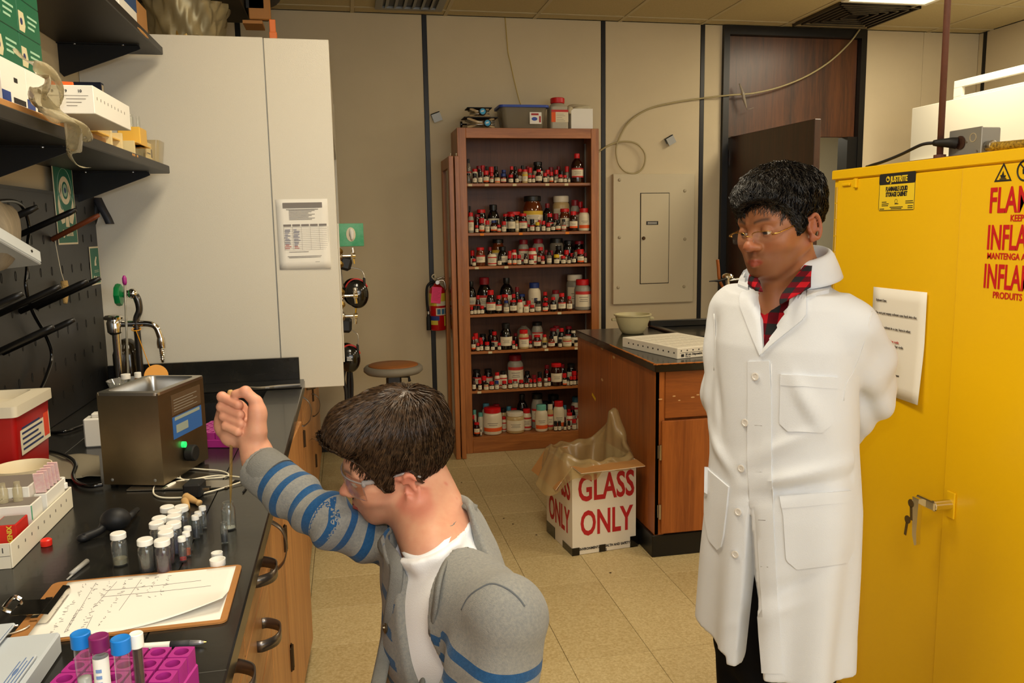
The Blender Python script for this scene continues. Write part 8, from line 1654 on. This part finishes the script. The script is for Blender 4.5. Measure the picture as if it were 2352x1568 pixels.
# open front: carve the V between the two front edges (outlines read in pixels, carved along the chest's facing)
def to_uz(x, y, d): p = atd(x, y, d); return (p-NT) @ TR[0], p[2]
La = [(940, 1195, 1.54), (924, 1240, 1.50), (919, 1300, 1.44), (908, 1400, 1.42), (892, 1500, 1.40), (868, 1600, 1.38), (850, 1700, 1.38)]; Lb = [(1090, 1165, 1.47), (1042, 1235, 1.42), (995, 1310, 1.38), (978, 1400, 1.36), (962, 1480, 1.35), (950, 1560, 1.34), (945, 1700, 1.33)]
ua = np.array([to_uz(*q) for q in La]); ub = np.array([to_uz(*q) for q in Lb])
za = ua[::-1, 1]; zb = ub[::-1, 1]
def vfn(X, Y, Z):
    u = (X-NT[0])*TR[0, 0]+(Y-NT[1])*TR[0, 1]; f = (X-NT[0])*TR[1, 0]+(Y-NT[1])*TR[1, 1]
    hi = np.interp(Z.ravel(), za, ua[::-1, 0]).reshape(Z.shape); lo = np.interp(Z.ravel(), zb, ub[::-1, 0]).reshape(Z.shape)
    return np.maximum(np.maximum(u-hi, lo-u), -(f+.10))+0*Z
F.op(vfn, (-.3, 1.1, .40), (.5, 1.9, 1.2), .010, 's')
F.cap(RC-RN*.02, RC+RN*.12, RRAD+.006, RRAD+.016, .006, 's'); 
F.ell(RC+RN*.075, (.13, .13, .055), frame_of(np.cross(RN, X3), RN), .004, 's'); F.cap(CU-CUd*.035, CU+CUd*.06, .034, .038, .004, 's'); F.op(lambda X, Y, Z: -((X-CU[0])*CUd[0]+(Y-CU[1])*CUd[1]+(Z-CU[2])*CUd[2])+.008+0*X, CU-.09, CU+.09, .002, 's')
def hem(X, Y, Z): return (Z-.44)+0*X+0*Y
arm_u = lambda V, a, b: np.clip(((V-a) @ (b-a))/((b-a) @ (b-a)), 0, 1)
def dseg(V, a, b): h = arm_u(V, a, b); return np.linalg.norm(V-(a+np.outer(h, b-a)), axis=1)
def stripe(V):
    dA = np.minimum(dseg(V, SR+(EL-SR)*.22, EL), dseg(V, EL, CU)); arm = (dA < .14) & (((V-SR) @ unit(EL-SR)) > .045)
    L1 = np.linalg.norm(EL-SR); L2 = np.linalg.norm(CU-EL); s_ = np.where(dseg(V, EL, CU) < dseg(V, SR, EL), L1+((V-EL) @ ax_f), (V-SR) @ ax_r)
    v_arm = (L1+L2-.052-s_)/.042; v_t = (.868-V[:, 2]+.012*((V-NT) @ TR[0])/.1)/.050
    dl = dseg(V, SL, LE2); left = (dl < .10) & (((V-SL) @ unit(LE2-SL)) > .02); v_l = (((V-SL) @ unit(LE2-SL))-.060)/.046
    return np.where(arm, v_arm, np.where(left, v_l, v_t))
def plain(V):
    u = (V-NT) @ TR[0]; f = (V-NT) @ TR[1]; hi = np.interp(V[:, 2], za, ua[::-1, 0]); dA = np.minimum(dseg(V, SR+(EL-SR)*.22, EL), dseg(V, EL, CU)); return ((u-hi < .034) & (u-hi > -.01) & (f > -.10) & (dA > .22)).astype(np.float32)
sdf_object('cardigan', F, M_card_, sm, {'stripe': stripe, 'plain': plain}, relax=2)
FCD = F
CX_, CY_, CZ_ = axes(CUd)
M_rib = mat('rib_grey', rgb(128, 128, 124), .9, spec=.1, var=.12, vscale=160, bump=.4, bscale=600)
def onF(pts): 
    D = np.array([ray(x, y) for x, y in pts]); h = FCD.cast(np.array([[0, 0, H]]), D, 1.0, 2.2, 400); g = ~np.isnan(h); return [D[i]*h[i]+np.array([0, 0, H]) for i in np.nonzero(g)[0]]
nape = [RC+RN*(.014+.006*i*(4-i)/4)+(np.array(RP[k])-RC)*((RRAD+.020)/np.linalg.norm(np.array(RP[k])-RC)) for i, k in enumerate((3, 4, 5, 6, 7))]
bandp = onF([(q[0]-9, q[1]) for q in La[:1:-1]])+nape[::-1]+onF([(q[0]+20, q[1]) for q in Lb[1:]])
cp_ = [(.0465, -.052), (.0475, -.03), (.0462, -.004), (.0445, .0), (.041, -.001), (.0385, -.006), (.037, -.03), (.034, -.05)]
add('cuff', lathe(cp_, 36, CU, tuple(CUd), cap=False), M_rib, sm, smooth=True)
add('rib_band', tube(smooth_path(bandp, 6), .0135, 10, sx=.38), M_rib, sm, smooth=True)
M_btn = mat('horn_button', rgb(78, 66, 46), .3, var=.4, vscale=60)
for i, (x, y) in enumerate(((887, 1440), (851, 1531))):
    D = ray(x, y); h = FCD.cast([[0, 0, H]], [D], 1.0, 2.0)[0]
    if h == h:
        p = np.array([0, 0, H])+D*h; n_ = FCD.nrm(p)[0]; add('button', lathe([(.0095, 0), (.0105, .001), (.0105, .003), (.008, .004), (.006, .003), (1e-7, .003)], 18, p, tuple(n_)), M_btn, sm, smooth=True, sharp=40); add('button_thread', ell(p+n_*.0034, (.003, .003, .0012), 8, 5), M_lab, sm)
# shoulder seams of the cardigan
sq = [(1060, 1400), (1075, 1372), (1100, 1352), (1130, 1340), (1165, 1352), (1190, 1372), (1205, 1392)]
D = np.array([ray(x, y) for x, y in sq]); h = FCD.cast(np.array([[0, 0, H]]), D, 1.0, 2.0); g = ~np.isnan(h); Pq = D[g]*h[g][:, None]+np.array([0, 0, H])
if g.sum() > 3: add('shoulder_seam', tube(Pq, .0016, 6, sm=5), mat('seam_thread', rgb(92, 96, 100), .9), sm, smooth=True)
# ---- trousers and shoes (below the frame)
M_jean = mat('dark_jeans', rgb(38, 44, 60), .85, var=.2, vscale=50)
F = Field(np.arange(-.30, .62, .011), np.arange(1.0, 1.86, .011), np.arange(0.0, .62, .011))
F.ell(PEL, (.178, .128, .12), TR, .04)
for i in (0, 1): F.cap(HIP[i], KNE[i], .088, .068, .04); F.cap(KNE[i], ANK[i], .066, .054, .03)
sdf_object('trousers', F, M_jean, sm)
for i in (0, 1):
    a = ANK[i]-TF*.03; add('shoe', J(tube([a, a-TF*.05+Z3*-.005, a-TF*.11-Z3*.02], [.042, .045, .036], 14, sm=4)), M_blackmat, sm, smooth=True)
# ---- pipette held in the fist
gv = onz(523, 1153, .9675); pt_b = np.array([gv[0]+.002, gv[1], .9155]); pt_t = P(531, 1001, 1.668); pd = unit(pt_t-pt_b); top_ = P(529, 899, 1.662)
t = T('glass_pipette', 'glass pipette with tan bulb held upright in the fist over a vial', 'pipette', tuple(pt_b))
add('glass_tube', J(tube([pt_b, pt_b+pd*.05, pt_b+pd*.085, pt_t, pt_t+pd*.05], [.0009, .0012, .0030, .0034, .0034], 10)), glass('pipette_glass', (.80, .70, .46, 1), 1.3, .03, .30, rgb(190, 160, 96)[:3]+(1,)), t, smooth=True)
add('latex_bulb', tube([pt_t+pd*.045, (pt_t+top_)/2+pd*.0, top_-Z3*.006, top_+Z3*.003], [.0045, .0065, .0068, .0040], 12, sm=4), M_latex, t, smooth=True)
# ================================================================ standing man in the white lab coat
SK2 = skin_mat('skin_brown', rgb(150, 98, 64), rgb(150, 78, 58), rgb(64, 44, 34))
mn = T('person', 'man in white lab coat and plaid shirt standing before the yellow cabinet', 'person', (1.03, 1.75, 0))
MC = atd(1800, 900, 1.95); MX, MY = MC[0], MC[1]
QF = unit((-.866, -.5, 0)); QR = frame_of(QF, (0, 0, 1)); CEN = np.array([MX, MY, 0])
at = lambda u, f, z: CEN+QR[0]*u+QR[1]*f+Z3*z
HC2 = atd(1785, 517, 1.86); HR2 = frame_of((-.92, -.39, -.16), (-.20, -.03, 1)); S2 = .96
LB = atd(1815, 700, 1.93)                                            # pit of the neck, back
RS2, LS2 = atd(1684, 706, 2.03), atd(1960, 748, 1.83); RE2, LE_ = atd(1664, 905, 2.08), atd(1998, 905, 1.97); RW2, LW_ = atd(1740, 1062, 2.18), atd(1880, 1068, 2.14)
NKB = at(.0, -.035, 1.375); 
# ---- skin
xs = axis_pts(.70, 1.42, [(.86, 1.10)], .0026, .012); ys = axis_pts(1.46, 2.06, [(1.60, 1.88)], .0026, .012); zs = axis_pts(.0, 1.66, [(1.36, 1.64)], .0026, .016)
F = Field(xs, ys, zs)
W2 = head(F, HC2, HR2, S2, nose=1.22, lips=1.25, jaw=1.03, cheek=1.1, mouth=.0005); eyelids(F, W2, HR2, S2, .45)
F.cap(W2((0, -.035, -.05)), NKB, .051, .056, .03); F.cap(W2((0, .01, -.095)), at(0, .055, 1.30), .034, .036, .03); F.cap(NKB, at(0, .0, 1.22), .056, .09, .05)
F.ell(at(0, 0, 1.16), (.145, .095, .19), QR, .05); F.ell(at(0, 0, .92), (.15, .10, .16), QR, .05)
F.cap(RS2, RE2, .036, .032, .03); F.cap(RE2, RW2, .032, .024, .02); F.cap(LS2, LE_, .036, .032, .03); F.cap(LE_, LW_, .032, .024, .02)
for a, b in ((RW2, LW_), (LW_, RW2)):
    d = unit(b-a); F.ell(a+d*.055, (.045, .02, .035), frame_of(np.cross(d, Z3), Z3), .02)
    for k in range(4): F.cap(a+d*.085+Z3*(.028-.019*k), a+d*.135+Z3*(.026-.019*k)-QF*.01, .0092, .0080, .003)
    F.cap(a+d*.04+Z3*.03, a+d*.09+Z3*.055, .011, .009, .006)
for q in (1, -1): F.cap(at(.085*q, 0, .86), at(.09*q, .02, .47), .062, .048, .03); F.cap(at(.09*q, .02, .47), at(.095*q, -.02, .07), .048, .035, .02)
sdf_object('body', F, SK2, mn, face_attrs(HC2, HR2, S2, .35))
eyes(mn, W2, HR2, S2, (0, -.30))
# ---- hair
HM2 = hair_mat('hair_black', rgb(9, 8, 8), rgb(26, 22, 20), .34)
def reg2(p):
    x, y, z = p[:, 0], p[:, 1], p[:, 2]
    zl = np.interp(y, [-.13, -.10, -.075, -.05, -.035, -.028, .002, .012, .028, .040, .055, .072, .095], [-.090, -.085, -.075, -.052, -.012, .018, .020, -.022, -.020, .022, .040, .055, .066]); zl = zl-.018*np.exp(-((x-.018)/.022)**2)*(y > .05)
    return sstep(-.008, .008, z-zl)
def thk2(p):
    x, y, z = p[:, 0], p[:, 1], p[:, 2]; return .010+.012*sstep(.02, .11, z)+.007*sstep(.04, .09, y)*sstep(.03, .07, z)+.006*sstep(-.05, -.11, y)
hair(mn, HC2, HR2, S2, reg2, thk2, (.02, -.045, .15), HM2, 9000, .030, 8, wave=.0026, lift=.0028, width=.0011, bumpy=.0055, fwd=.06)
# ---- spectacles
M_gold = mat('gold_frame', rgb(190, 150, 84), .25, metal=1.0); M_spec = glass('spectacle_lens', (.97, .97, .95, 1), .9, .02, .02)
gsx = T('eyeglasses', 'thin gold framed eyeglasses worn by the man in the lab coat', 'glasses', tuple(W2((0, .1, -.01))))
gz = -.013
for q in (1, -1):
    oc = [(q*(.034+.0235*max(-1, min(1, 1.25*cos(a)))), .1075-.014*abs(.034+.0235*cos(a))/.06, gz+.0135*max(-1, min(1, 1.2*sin(a)))) for a in np.linspace(0, 2*pi, 28, endpoint=False)]
    ring_ = np.array([W2(p) for p in oc]); c0 = ring_.mean(0)
    add('lens', (np.vstack([ring_, c0]), [[i, (i+1) % 28, 28] for i in range(28)]), M_spec, gsx, smooth=True)
    add('rim', tube([ring_[i % 28] for i in range(2, 13)], .0010, 6), M_gold, gsx, smooth=True)
    e = np.array(oc[0 if q > 0 else 0]); add('temple', tube([W2((q*.0575, .094, gz+.005)), W2((q*.070, .088, gz+.007)), W2((q*.0755, .05, gz+.012)), W2((q*.0785, -.005, gz+.020)), W2((q*.079, -.022, gz+.012))], [.0016, .0018, .0013, .0013, .0013], 8, sm=4), M_gold, gsx, smooth=True)
    add('nose_pad', ell(W2((q*.0105, .104, gz-.008)), (.002, .003, .005), 8, 6), M_spec, gsx, smooth=True)
add('bridge', tube([W2((-.0115, .1065, gz+.003)), W2((0, .1125, gz+.006)), W2((.0115, .1065, gz+.003))], .0011, 6, sm=4), M_gold, gsx, smooth=True)
# ---- plaid shirt
M_plaid = bpy.data.materials.new('plaid_flannel'); M_plaid.use_nodes = True; nt = M_plaid.node_tree; b_ = nt.nodes['Principled BSDF']; b_.inputs['Roughness'].default_value = .9; b_.inputs['Specular IOR Level'].default_value = .1
av = nt.nodes.new('ShaderNodeAttribute'); av.attribute_name = 'weave'; sep = nt.nodes.new('ShaderNodeSeparateXYZ'); nt.links.new(av.outputs['Vector'], sep.inputs[0])
def wv(src):
    n = nt.nodes.new('ShaderNodeMath'); n.operation = 'FRACT'; nt.links.new(src, n.inputs[0]); g = nt.nodes.new('ShaderNodeMath'); g.operation = 'LESS_THAN'; g.inputs[1].default_value = .5; nt.links.new(n.outputs[0], g.inputs[0]); return g.outputs[0]
ad = nt.nodes.new('ShaderNodeMath'); ad.operation = 'ADD'; nt.links.new(wv(sep.outputs[0]), ad.inputs[0]); nt.links.new(wv(sep.outputs[1]), ad.inputs[1]); dv = nt.nodes.new('ShaderNodeMath'); dv.operation = 'MULTIPLY'; dv.inputs[1].default_value = .5; nt.links.new(ad.outputs[0], dv.inputs[0])
rp = nt.nodes.new('ShaderNodeValToRGB'); rp.color_ramp.interpolation = 'CONSTANT'; rp.color_ramp.elements[0].color = rgb(40, 40, 42); rp.color_ramp.elements[1].position = .25; rp.color_ramp.elements[1].color = rgb(92, 18, 28); e3 = rp.color_ramp.elements.new(.75); e3.color = rgb(176, 26, 36)
nt.links.new(dv.outputs[0], rp.inputs[0]); nt.links.new(rp.outputs[0], b_.inputs['Base Color'])
weave = lambda V: np.stack([((V-CEN) @ QR[0])/.046+.2, V[:, 2]/.050+.1, V[:, 2]*0], 1)
F = Field(np.arange(.74, 1.36, .007), np.arange(1.46, 2.04, .007), np.arange(.86, 1.44, .007))
F.ell(at(0, .0, 1.14), (.155, .108, .20), QR, .05); F.cap(RS2*.8+LS2*.2-Z3*.01, LS2*.8+RS2*.2-Z3*.01, .055, .055, .05); F.cap(NKB-Z3*.01, at(0, 0, 1.20), .064, .10, .05); F.cap(at(0, .03, 1.31), at(0, .02, 1.18), .060, .095, .04)
F.cap(at(.008, .12, 1.325), at(0, .035, 1.44), .022, .055, .006, 's'); F.cap(at(0, .0, 1.37), W2((0, -.02, -.06)), .060, .060, .004, 's')
sdf_object('plaid_shirt', F, M_plaid, mn, {'weave': weave})
FSH = F
def collar_leaf(pts, nm):
    P0 = [atd(*q) for q in pts]; g = solid(grid(lambda u, v: (P0[0]*(1-u)+P0[1]*u)*(1-v)+(P0[3]*(1-u)+P0[2]*u)*v+QF*.006*sin(pi*u), 10, 8), .003)
    o = add(nm, g, M_plaid, mn, smooth=True); me = o.data; co = np.array([list(WM[mn] @ v.co) for v in me.vertices]); a = me.attributes.new('weave', 'FLOAT_VECTOR', 'POINT'); a.data.foreach_set('vector', np.stack([((co-CEN) @ QR[0])/.03, co[:, 2]/.022+.3, co[:, 2]*0], 1).astype(np.float32).ravel())
collar_leaf([(1872, 580, 1.89), (1862, 660, 1.80), (1791, 700, 1.775), (1797, 672, 1.785)], 'shirt_collar'); collar_leaf([(1731, 612, 1.88), (1717, 652, 1.86), (1735, 668, 1.83), (1752, 668, 1.80)], 'shirt_collar')
# ---- lab coat
M_coat = mat('lab_coat_cotton', rgb(212, 216, 222), .85, spec=.12, bump=.10, bscale=500, sheen=.1); M_coat2 = mat('lab_coat_seam', rgb(214, 216, 218), .85, spec=.12)
st_ = .0052; xs = np.arange(.70, 1.40, st_); ys = np.arange(1.42, 2.08, st_); zs = np.arange(.42, 1.46, st_); F = Field(xs, ys, zs)
zt = np.array([.42, .55, .70, .85, 1.0, 1.12, 1.24, 1.33, 1.40]); at_a = np.array([.192, .190, .190, .186, .176, .176, .176, .160, .12]); at_b = np.array([.150, .148, .146, .142, .132, .130, .126, .105, .07]); cu_ = np.array([.010, .010, .006, .0, .0, .0, 0, 0, 0])
def skirt(X, Y, Z):
    zz = Z.ravel(); a = np.interp(zz, zt, at_a).reshape(Z.shape); b = np.interp(zz, zt, at_b).reshape(Z.shape); u0 = np.interp(zz, zt, cu_).reshape(Z.shape)
    u = (X-MX)*QR[0, 0]+(Y-MY)*QR[0, 1]-u0; f = (X-MX)*QR[1, 0]+(Y-MY)*QR[1, 1]; e = (abs(u/a)**2.3+abs(f/b)**2.3)**(1/2.3)
    return np.maximum((e-1)*np.minimum(a, b)*.9, Z-1.36)
F.op(skirt, (.7, 1.42, .42), (1.4, 2.08, 1.46), .02)
F.cap(RS2*.85+LS2*.15, LS2*.85+RS2*.15, .054, .054, .04); F.cap(NKB-Z3*.025, at(0, -.01, 1.24), .074, .11, .04)
F.chain([RS2-Z3*.005, (RS2+RE2)/2, RE2, RW2], [.056, .054, .052, .042], .03); F.chain([LS2-Z3*.004, (LS2+LE_)/2+QR[0]*-.008, LE_, LW_], [.060, .059, .055, .044], .03)
fnz = fold_noise(3, 5, (16, 16, 7))
def folds2(X, Y, Z):
    u = (X-MX)*QR[0, 0]+(Y-MY)*QR[0, 1]; f = (X-MX)*QR[1, 0]+(Y-MY)*QR[1, 1]; th = np.arctan2(u, f)
    low = np.clip((1.02-Z)/.5, 0, 1); o = .0075*low*np.sin(9*th+2.5*Z+.6)*np.clip(np.hypot(u, f)/.1, 0, 1)
    def drag(u0, z0, uu, uz, L, w, amp):      # a soft diagonal crease
        c, s_ = uu/hypot(uu, uz), uz/hypot(uu, uz); a = (u-u0)*c+(Z-z0)*s_; b = -(u-u0)*s_+(Z-z0)*c; return amp*np.exp(-(a/L)**2-(b/w)**2)*(f > 0)
    o = o-drag(-.10, .96, .9, -.35, .09, .016, .011)+drag(-.09, .925, .9, -.30, .08, .014, .010)-drag(-.06, 1.02, .8, -.5, .08, .014, .008)-drag(.10, .98, .6, .5, .06, .016, .008)+drag(.11, 1.10, .2, 1, .07, .014, .007)-drag(-.12, 1.13, .4, .8, .06, .015, .010)+drag(-.09, .70, .8, -.6, .09, .013, .006)-drag(-.05, .62, .8, -.5, .08, .014, .006)
    for (a_, b_2) in ((LS2, LE_), (RS2, RE2)):
        d = unit(b_2-a_); h = (X-a_[0])*d[0]+(Y-a_[1])*d[1]+(Z-a_[2])*d[2]; px, py, pz = X-a_[0]-d[0]*h, Y-a_[1]-d[1]*h, Z-a_[2]-d[2]*h
        an = np.arctan2(px*QR[0, 0]+py*QR[0, 1], px*QR[1, 0]+py*QR[1, 1]); w = np.exp(-((np.sqrt(px*px+py*py+pz*pz)-.06)/.04)**2)*np.clip((h+.02)/.06, 0, 1)*np.clip((.36-h)/.08, 0, 1); o = o+.0055*w*np.sin(5*an+14*h+1)
    return o+.003*fnz(X, Y, Z)
F.op(folds2, (.7, 1.42, .42), (1.4, 2.08, 1.46), 0, 'add')
def tou(px, py, d):
    h = F.cast([[0, 0, H]], [ray(px, py)], 1.5, 2.2, 300)[0]; p = atd(px, py, h if h == h else d)-CEN; return p @ QR[0], p[2]
# V of the lapels and the gap below the buttons
FP = lambda P: [tou(x, y, d) for x, y, d in P]
Rv = FP([(1868, 560, 1.87), (1852, 655, 1.81), (1803, 721, 1.79), (1764, 790, 1.79), (1750, 812, 1.79)]); Lv = FP([(1728, 600, 1.90), (1722, 650, 1.85), (1739, 668, 1.83), (1745, 735, 1.80), (1750, 812, 1.79)])
def wedge(lo, hi, fmin):
    lo = sorted(lo, key=lambda q: q[1]); hi = sorted(hi, key=lambda q: q[1]); zl_, ul = [q[1] for q in lo], [q[0] for q in lo]; zh_, uh = [q[1] for q in hi], [q[0] for q in hi]; z0, z1 = min(zl_+zh_), max(zl_+zh_)
    def fn(X, Y, Z):
        u = (X-MX)*QR[0, 0]+(Y-MY)*QR[0, 1]; f = (X-MX)*QR[1, 0]+(Y-MY)*QR[1, 1]; a = np.interp(Z.ravel(), zl_, ul).reshape(Z.shape); b = np.interp(Z.ravel(), zh_, uh).reshape(Z.shape)
        return np.maximum(np.maximum(np.maximum(a-u, u-b), fmin-f), np.maximum(z0-Z, Z-z1-.2))
    return fn
F.op(wedge(Rv, Lv, .0), (.7, 1.42, .9), (1.4, 2.08, 1.7), .004, 's')
Gr = FP([(1722, 1165, 1.80), (1738, 1360, 1.80), (1754, 1600, 1.80)]); Gl = FP([(1720, 1165, 1.80), (1708, 1330, 1.82), (1682, 1600, 1.83)])
F.op(wedge(Gr, Gl, -.03), (.7, 1.42, .40), (1.4, 2.08, 1.0), .003, 's')
F.cap(NKB-Z3*.02, W2((0, -.03, -.03)), .072, .074, .006, 's')
zR, zL = tou(1690, 1512, 1.84)[1], tou(1960, 1552, 1.84)[1]
F.op(lambda X, Y, Z: Z-(np.where((X-MX)*QR[0, 0]+(Y-MY)*QR[0, 1] > .045, zR+.30*np.maximum((X-MX)*QR[0, 0]+(Y-MY)*QR[0, 1]-.06, 0), zL+.02*((X-MX)*QR[0, 0]+(Y-MY)*QR[0, 1]))), (.7, 1.42, .40), (1.4, 2.08, .60), .002, 's')
F.ell(at(0.0, .0, .40), (.165, .125, .14), QR, .01, 's')
FCO = F
sdf_object('lab_coat', F, M_coat, mn, relax=1)
def piece(nm, A, B, n=14, m=6, t=.0022, mt=M_coat, **k):
    g = cam_patch(FCO, A, B, n, m, t, t0=1.5, t1=2.4, **k)
    if g: return add(nm, g, mt, mn, smooth=True, sharp=40)
piece('placket', [(1719, 830), (1719, 900), (1718, 985), (1718, 1070), (1722, 1160), (1736, 1340), (1752, 1545)], [(1768, 828), (1772, 900), (1773, 985), (1773, 1070), (1776, 1160), (1784, 1340), (1797, 1545)], 40, 5, .0024)
piece('chest_pocket', [(1794, 861), (1791, 972), (1811, 991)], [(1923, 868), (1908, 975), (1888, 992)], 16, 14, .0030); piece('pocket_hem', [(1794, 859), (1793, 884)], [(1923, 866), (1921, 892)], 5, 14, .0042)
piece('hip_pocket', [(1792, 1143), (1799, 1180), (1805, 1286), (1830, 1306)], [(1951, 1128), (1959, 1172), (1959, 1262), (1942, 1292)], 20, 16, .0034); piece('pocket_hem', [(1792, 1141), (1796, 1166)], [(1951, 1126), (1956, 1152)], 5, 16, .0046)
piece('hip_pocket', [(1622, 1072), (1620, 1180), (1630, 1240), (1650, 1262)], [(1676, 1118), (1672, 1160), (1664, 1230), (1658, 1256)], 18, 8, .0034)
# lapels and collar
piece('lapel', [(1853, 655), (1803, 721), (1766, 786), (1751, 812)], [(1852, 722), (1842, 736), (1776, 790), (1748, 818)], 18, 8, .0055); piece('lapel', [(1737, 668), (1744, 732), (1748, 790), (1751, 812)], [(1703, 676), (1702, 700), (1724, 760), (1747, 816)], 18, 8, .0055)
def collar_piece(P, nm='collar'):
    Q = [[atd(*q) for q in r] for r in P]; nr = len(Q); A = np.array([smooth_path(r, 6) for r in Q])
    def fn(u, v):
        k = v*(nr-1); i = min(int(k), nr-2); t_ = k-i; j = u*(A.shape[1]-1); jj = min(int(j), A.shape[1]-2); s_ = j-jj
        p = lambda a: A[a][jj]*(1-s_)+A[a][jj+1]*s_
        return p(i)*(1-t_)+p(i+1)*t_
    add(nm, solid(grid(fn, 24, 10), .0025), M_coat, mn, smooth=True)
# each row runs along the neck; rows go from the stand to the outer edge
neck_c = NKB+Z3*.02
def crow(r, dz, a0, a1, n=9): return [neck_c+QR[0]*(r*sin(a))+QR[1]*(r*cos(a)*.92)+Z3*(dz+.040*(1-cos(a))*.5) for a in np.linspace(a0, a1, n)]
rows = [(.068, -.01), (.070, .022), (.075, .030), (.084, .022), (.096, -.004), (.106, -.030)]
CR_ = [np.array(smooth_path(crow(r, dz, .62, 2*pi-.62, 15), 4)) for r, dz in rows]
def cfn(u, v):
    k = v*(len(CR_)-1); i = min(int(k), len(CR_)-2); t_ = k-i; j = u*(len(CR_[0])-1); jj = min(int(j), len(CR_[0])-2); s_ = j-jj; p = lambda a: CR_[a][jj]*(1-s_)+CR_[a][jj+1]*s_
    return p(i)*(1-t_)+p(i+1)*t_
add('collar', solid(grid(cfn, 60, 14), -.003), M_coat, mn, smooth=True)
piece('collar_point', [(1870, 590), (1856, 640), (1853, 684)], [(1896, 612), (1903, 640), (1904, 673)], 12, 8, .0075); piece('collar_point', [(1726, 618), (1720, 645), (1719, 668)], [(1708, 628), (1698, 645), (1695, 658)], 10, 6, .0065)
# seams, buttons, buttonholes
def seam(px, r=.0012):
    D = np.array([ray(x, y) for x, y in px]); h = FCO.cast(np.array([[0, 0, H]]), D, 1.5, 2.4); g = ~np.isnan(h)
    if g.sum() > 2: add('seam', tube(D[g]*h[g][:, None]+np.array([0, 0, H]), r, 5, sm=4), M_coat2, mn, smooth=True)
seam([(2003, 715), (1996, 740), (1985, 790), (1962, 850), (1945, 880), (1938, 920)], .0018); seam([(1648, 668), (1640, 720), (1643, 800), (1640, 850)], .0016); seam([(1772, 835), (1773, 1070), (1777, 1170), (1785, 1350), (1796, 1540)])
M_pearl = mat('pearl_button', rgb(214, 210, 204), .18, coat=.5)
for i, (x, y) in enumerate(((1738, 864), (1713, 970), (1704, 1075), (1697, 1175), (1690, 1272))):
    D = ray(x, y); h = FCO.cast([[0, 0, H]], [D], 1.5, 2.4)[0]
    if h == h:
        p = np.array([0, 0, H])+D*h; n_ = FCO.nrm(p)[0]; add('button', lathe([(.0085, .0015+(.003 if i == 0 else 0)), (.0093, .0025+(.003 if i == 0 else 0)), (.0093, .004+(.003 if i == 0 else 0)), (.0065, .0045+(.003 if i == 0 else 0)), (.0055, .0035+(.003 if i == 0 else 0)), (1e-7, .0035+(.003 if i == 0 else 0))], 18, p, tuple(n_)), M_pearl, mn, smooth=True, sharp=40)
for (x, y) in ((1743, 977), (1744, 1084), (1751, 1194), (1757, 1301)):
    D = np.array([ray(x-8, y-1), ray(x+9, y)]); h = FCO.cast(np.array([[0, 0, H]]), D, 1.5, 2.4)
    if not np.isnan(h).any(): P2 = D*h[:, None]+np.array([0, 0, H])+FCO.nrm(D*h[:, None]+np.array([0, 0, H]))*.0028; add('buttonhole', tube(P2, .0009, 5), mat('buttonhole', rgb(120, 116, 112), .8), mn)
# ---- trousers and shoes
M_trou = mat('black_trousers', rgb(14, 13, 15), .9, spec=.1)
F = Field(np.arange(.74, 1.32, .010), np.arange(1.46, 2.04, .010), np.arange(.03, .98, .010)); F.ell(at(0, 0, .90), (.158, .115, .10), QR, .04); F.cap(at(.02, .01, .84), at(.02, .03, .44), .085, .078, .03)
for q in (1, -1): F.cap(at(.082*q, 0, .84), at(.088*q, .015, .47), .085, .068, .03); F.cap(at(.088*q, .015, .47), at(.095*q, -.015, .06), .068, .058, .02)
sdf_object('trousers', F, M_trou, mn)
for q in (1, -1): a = at(.095*q, -.05, .036); add('shoe', J(tube([a, a+QF*.06, a+QF*.15+QR[0]*.012*q, a+QF*.21+QR[0]*.015*q-Z3*.008], [.030, .042, .044, .024], 14, sm=4)), M_blackmat, mn, smooth=True)
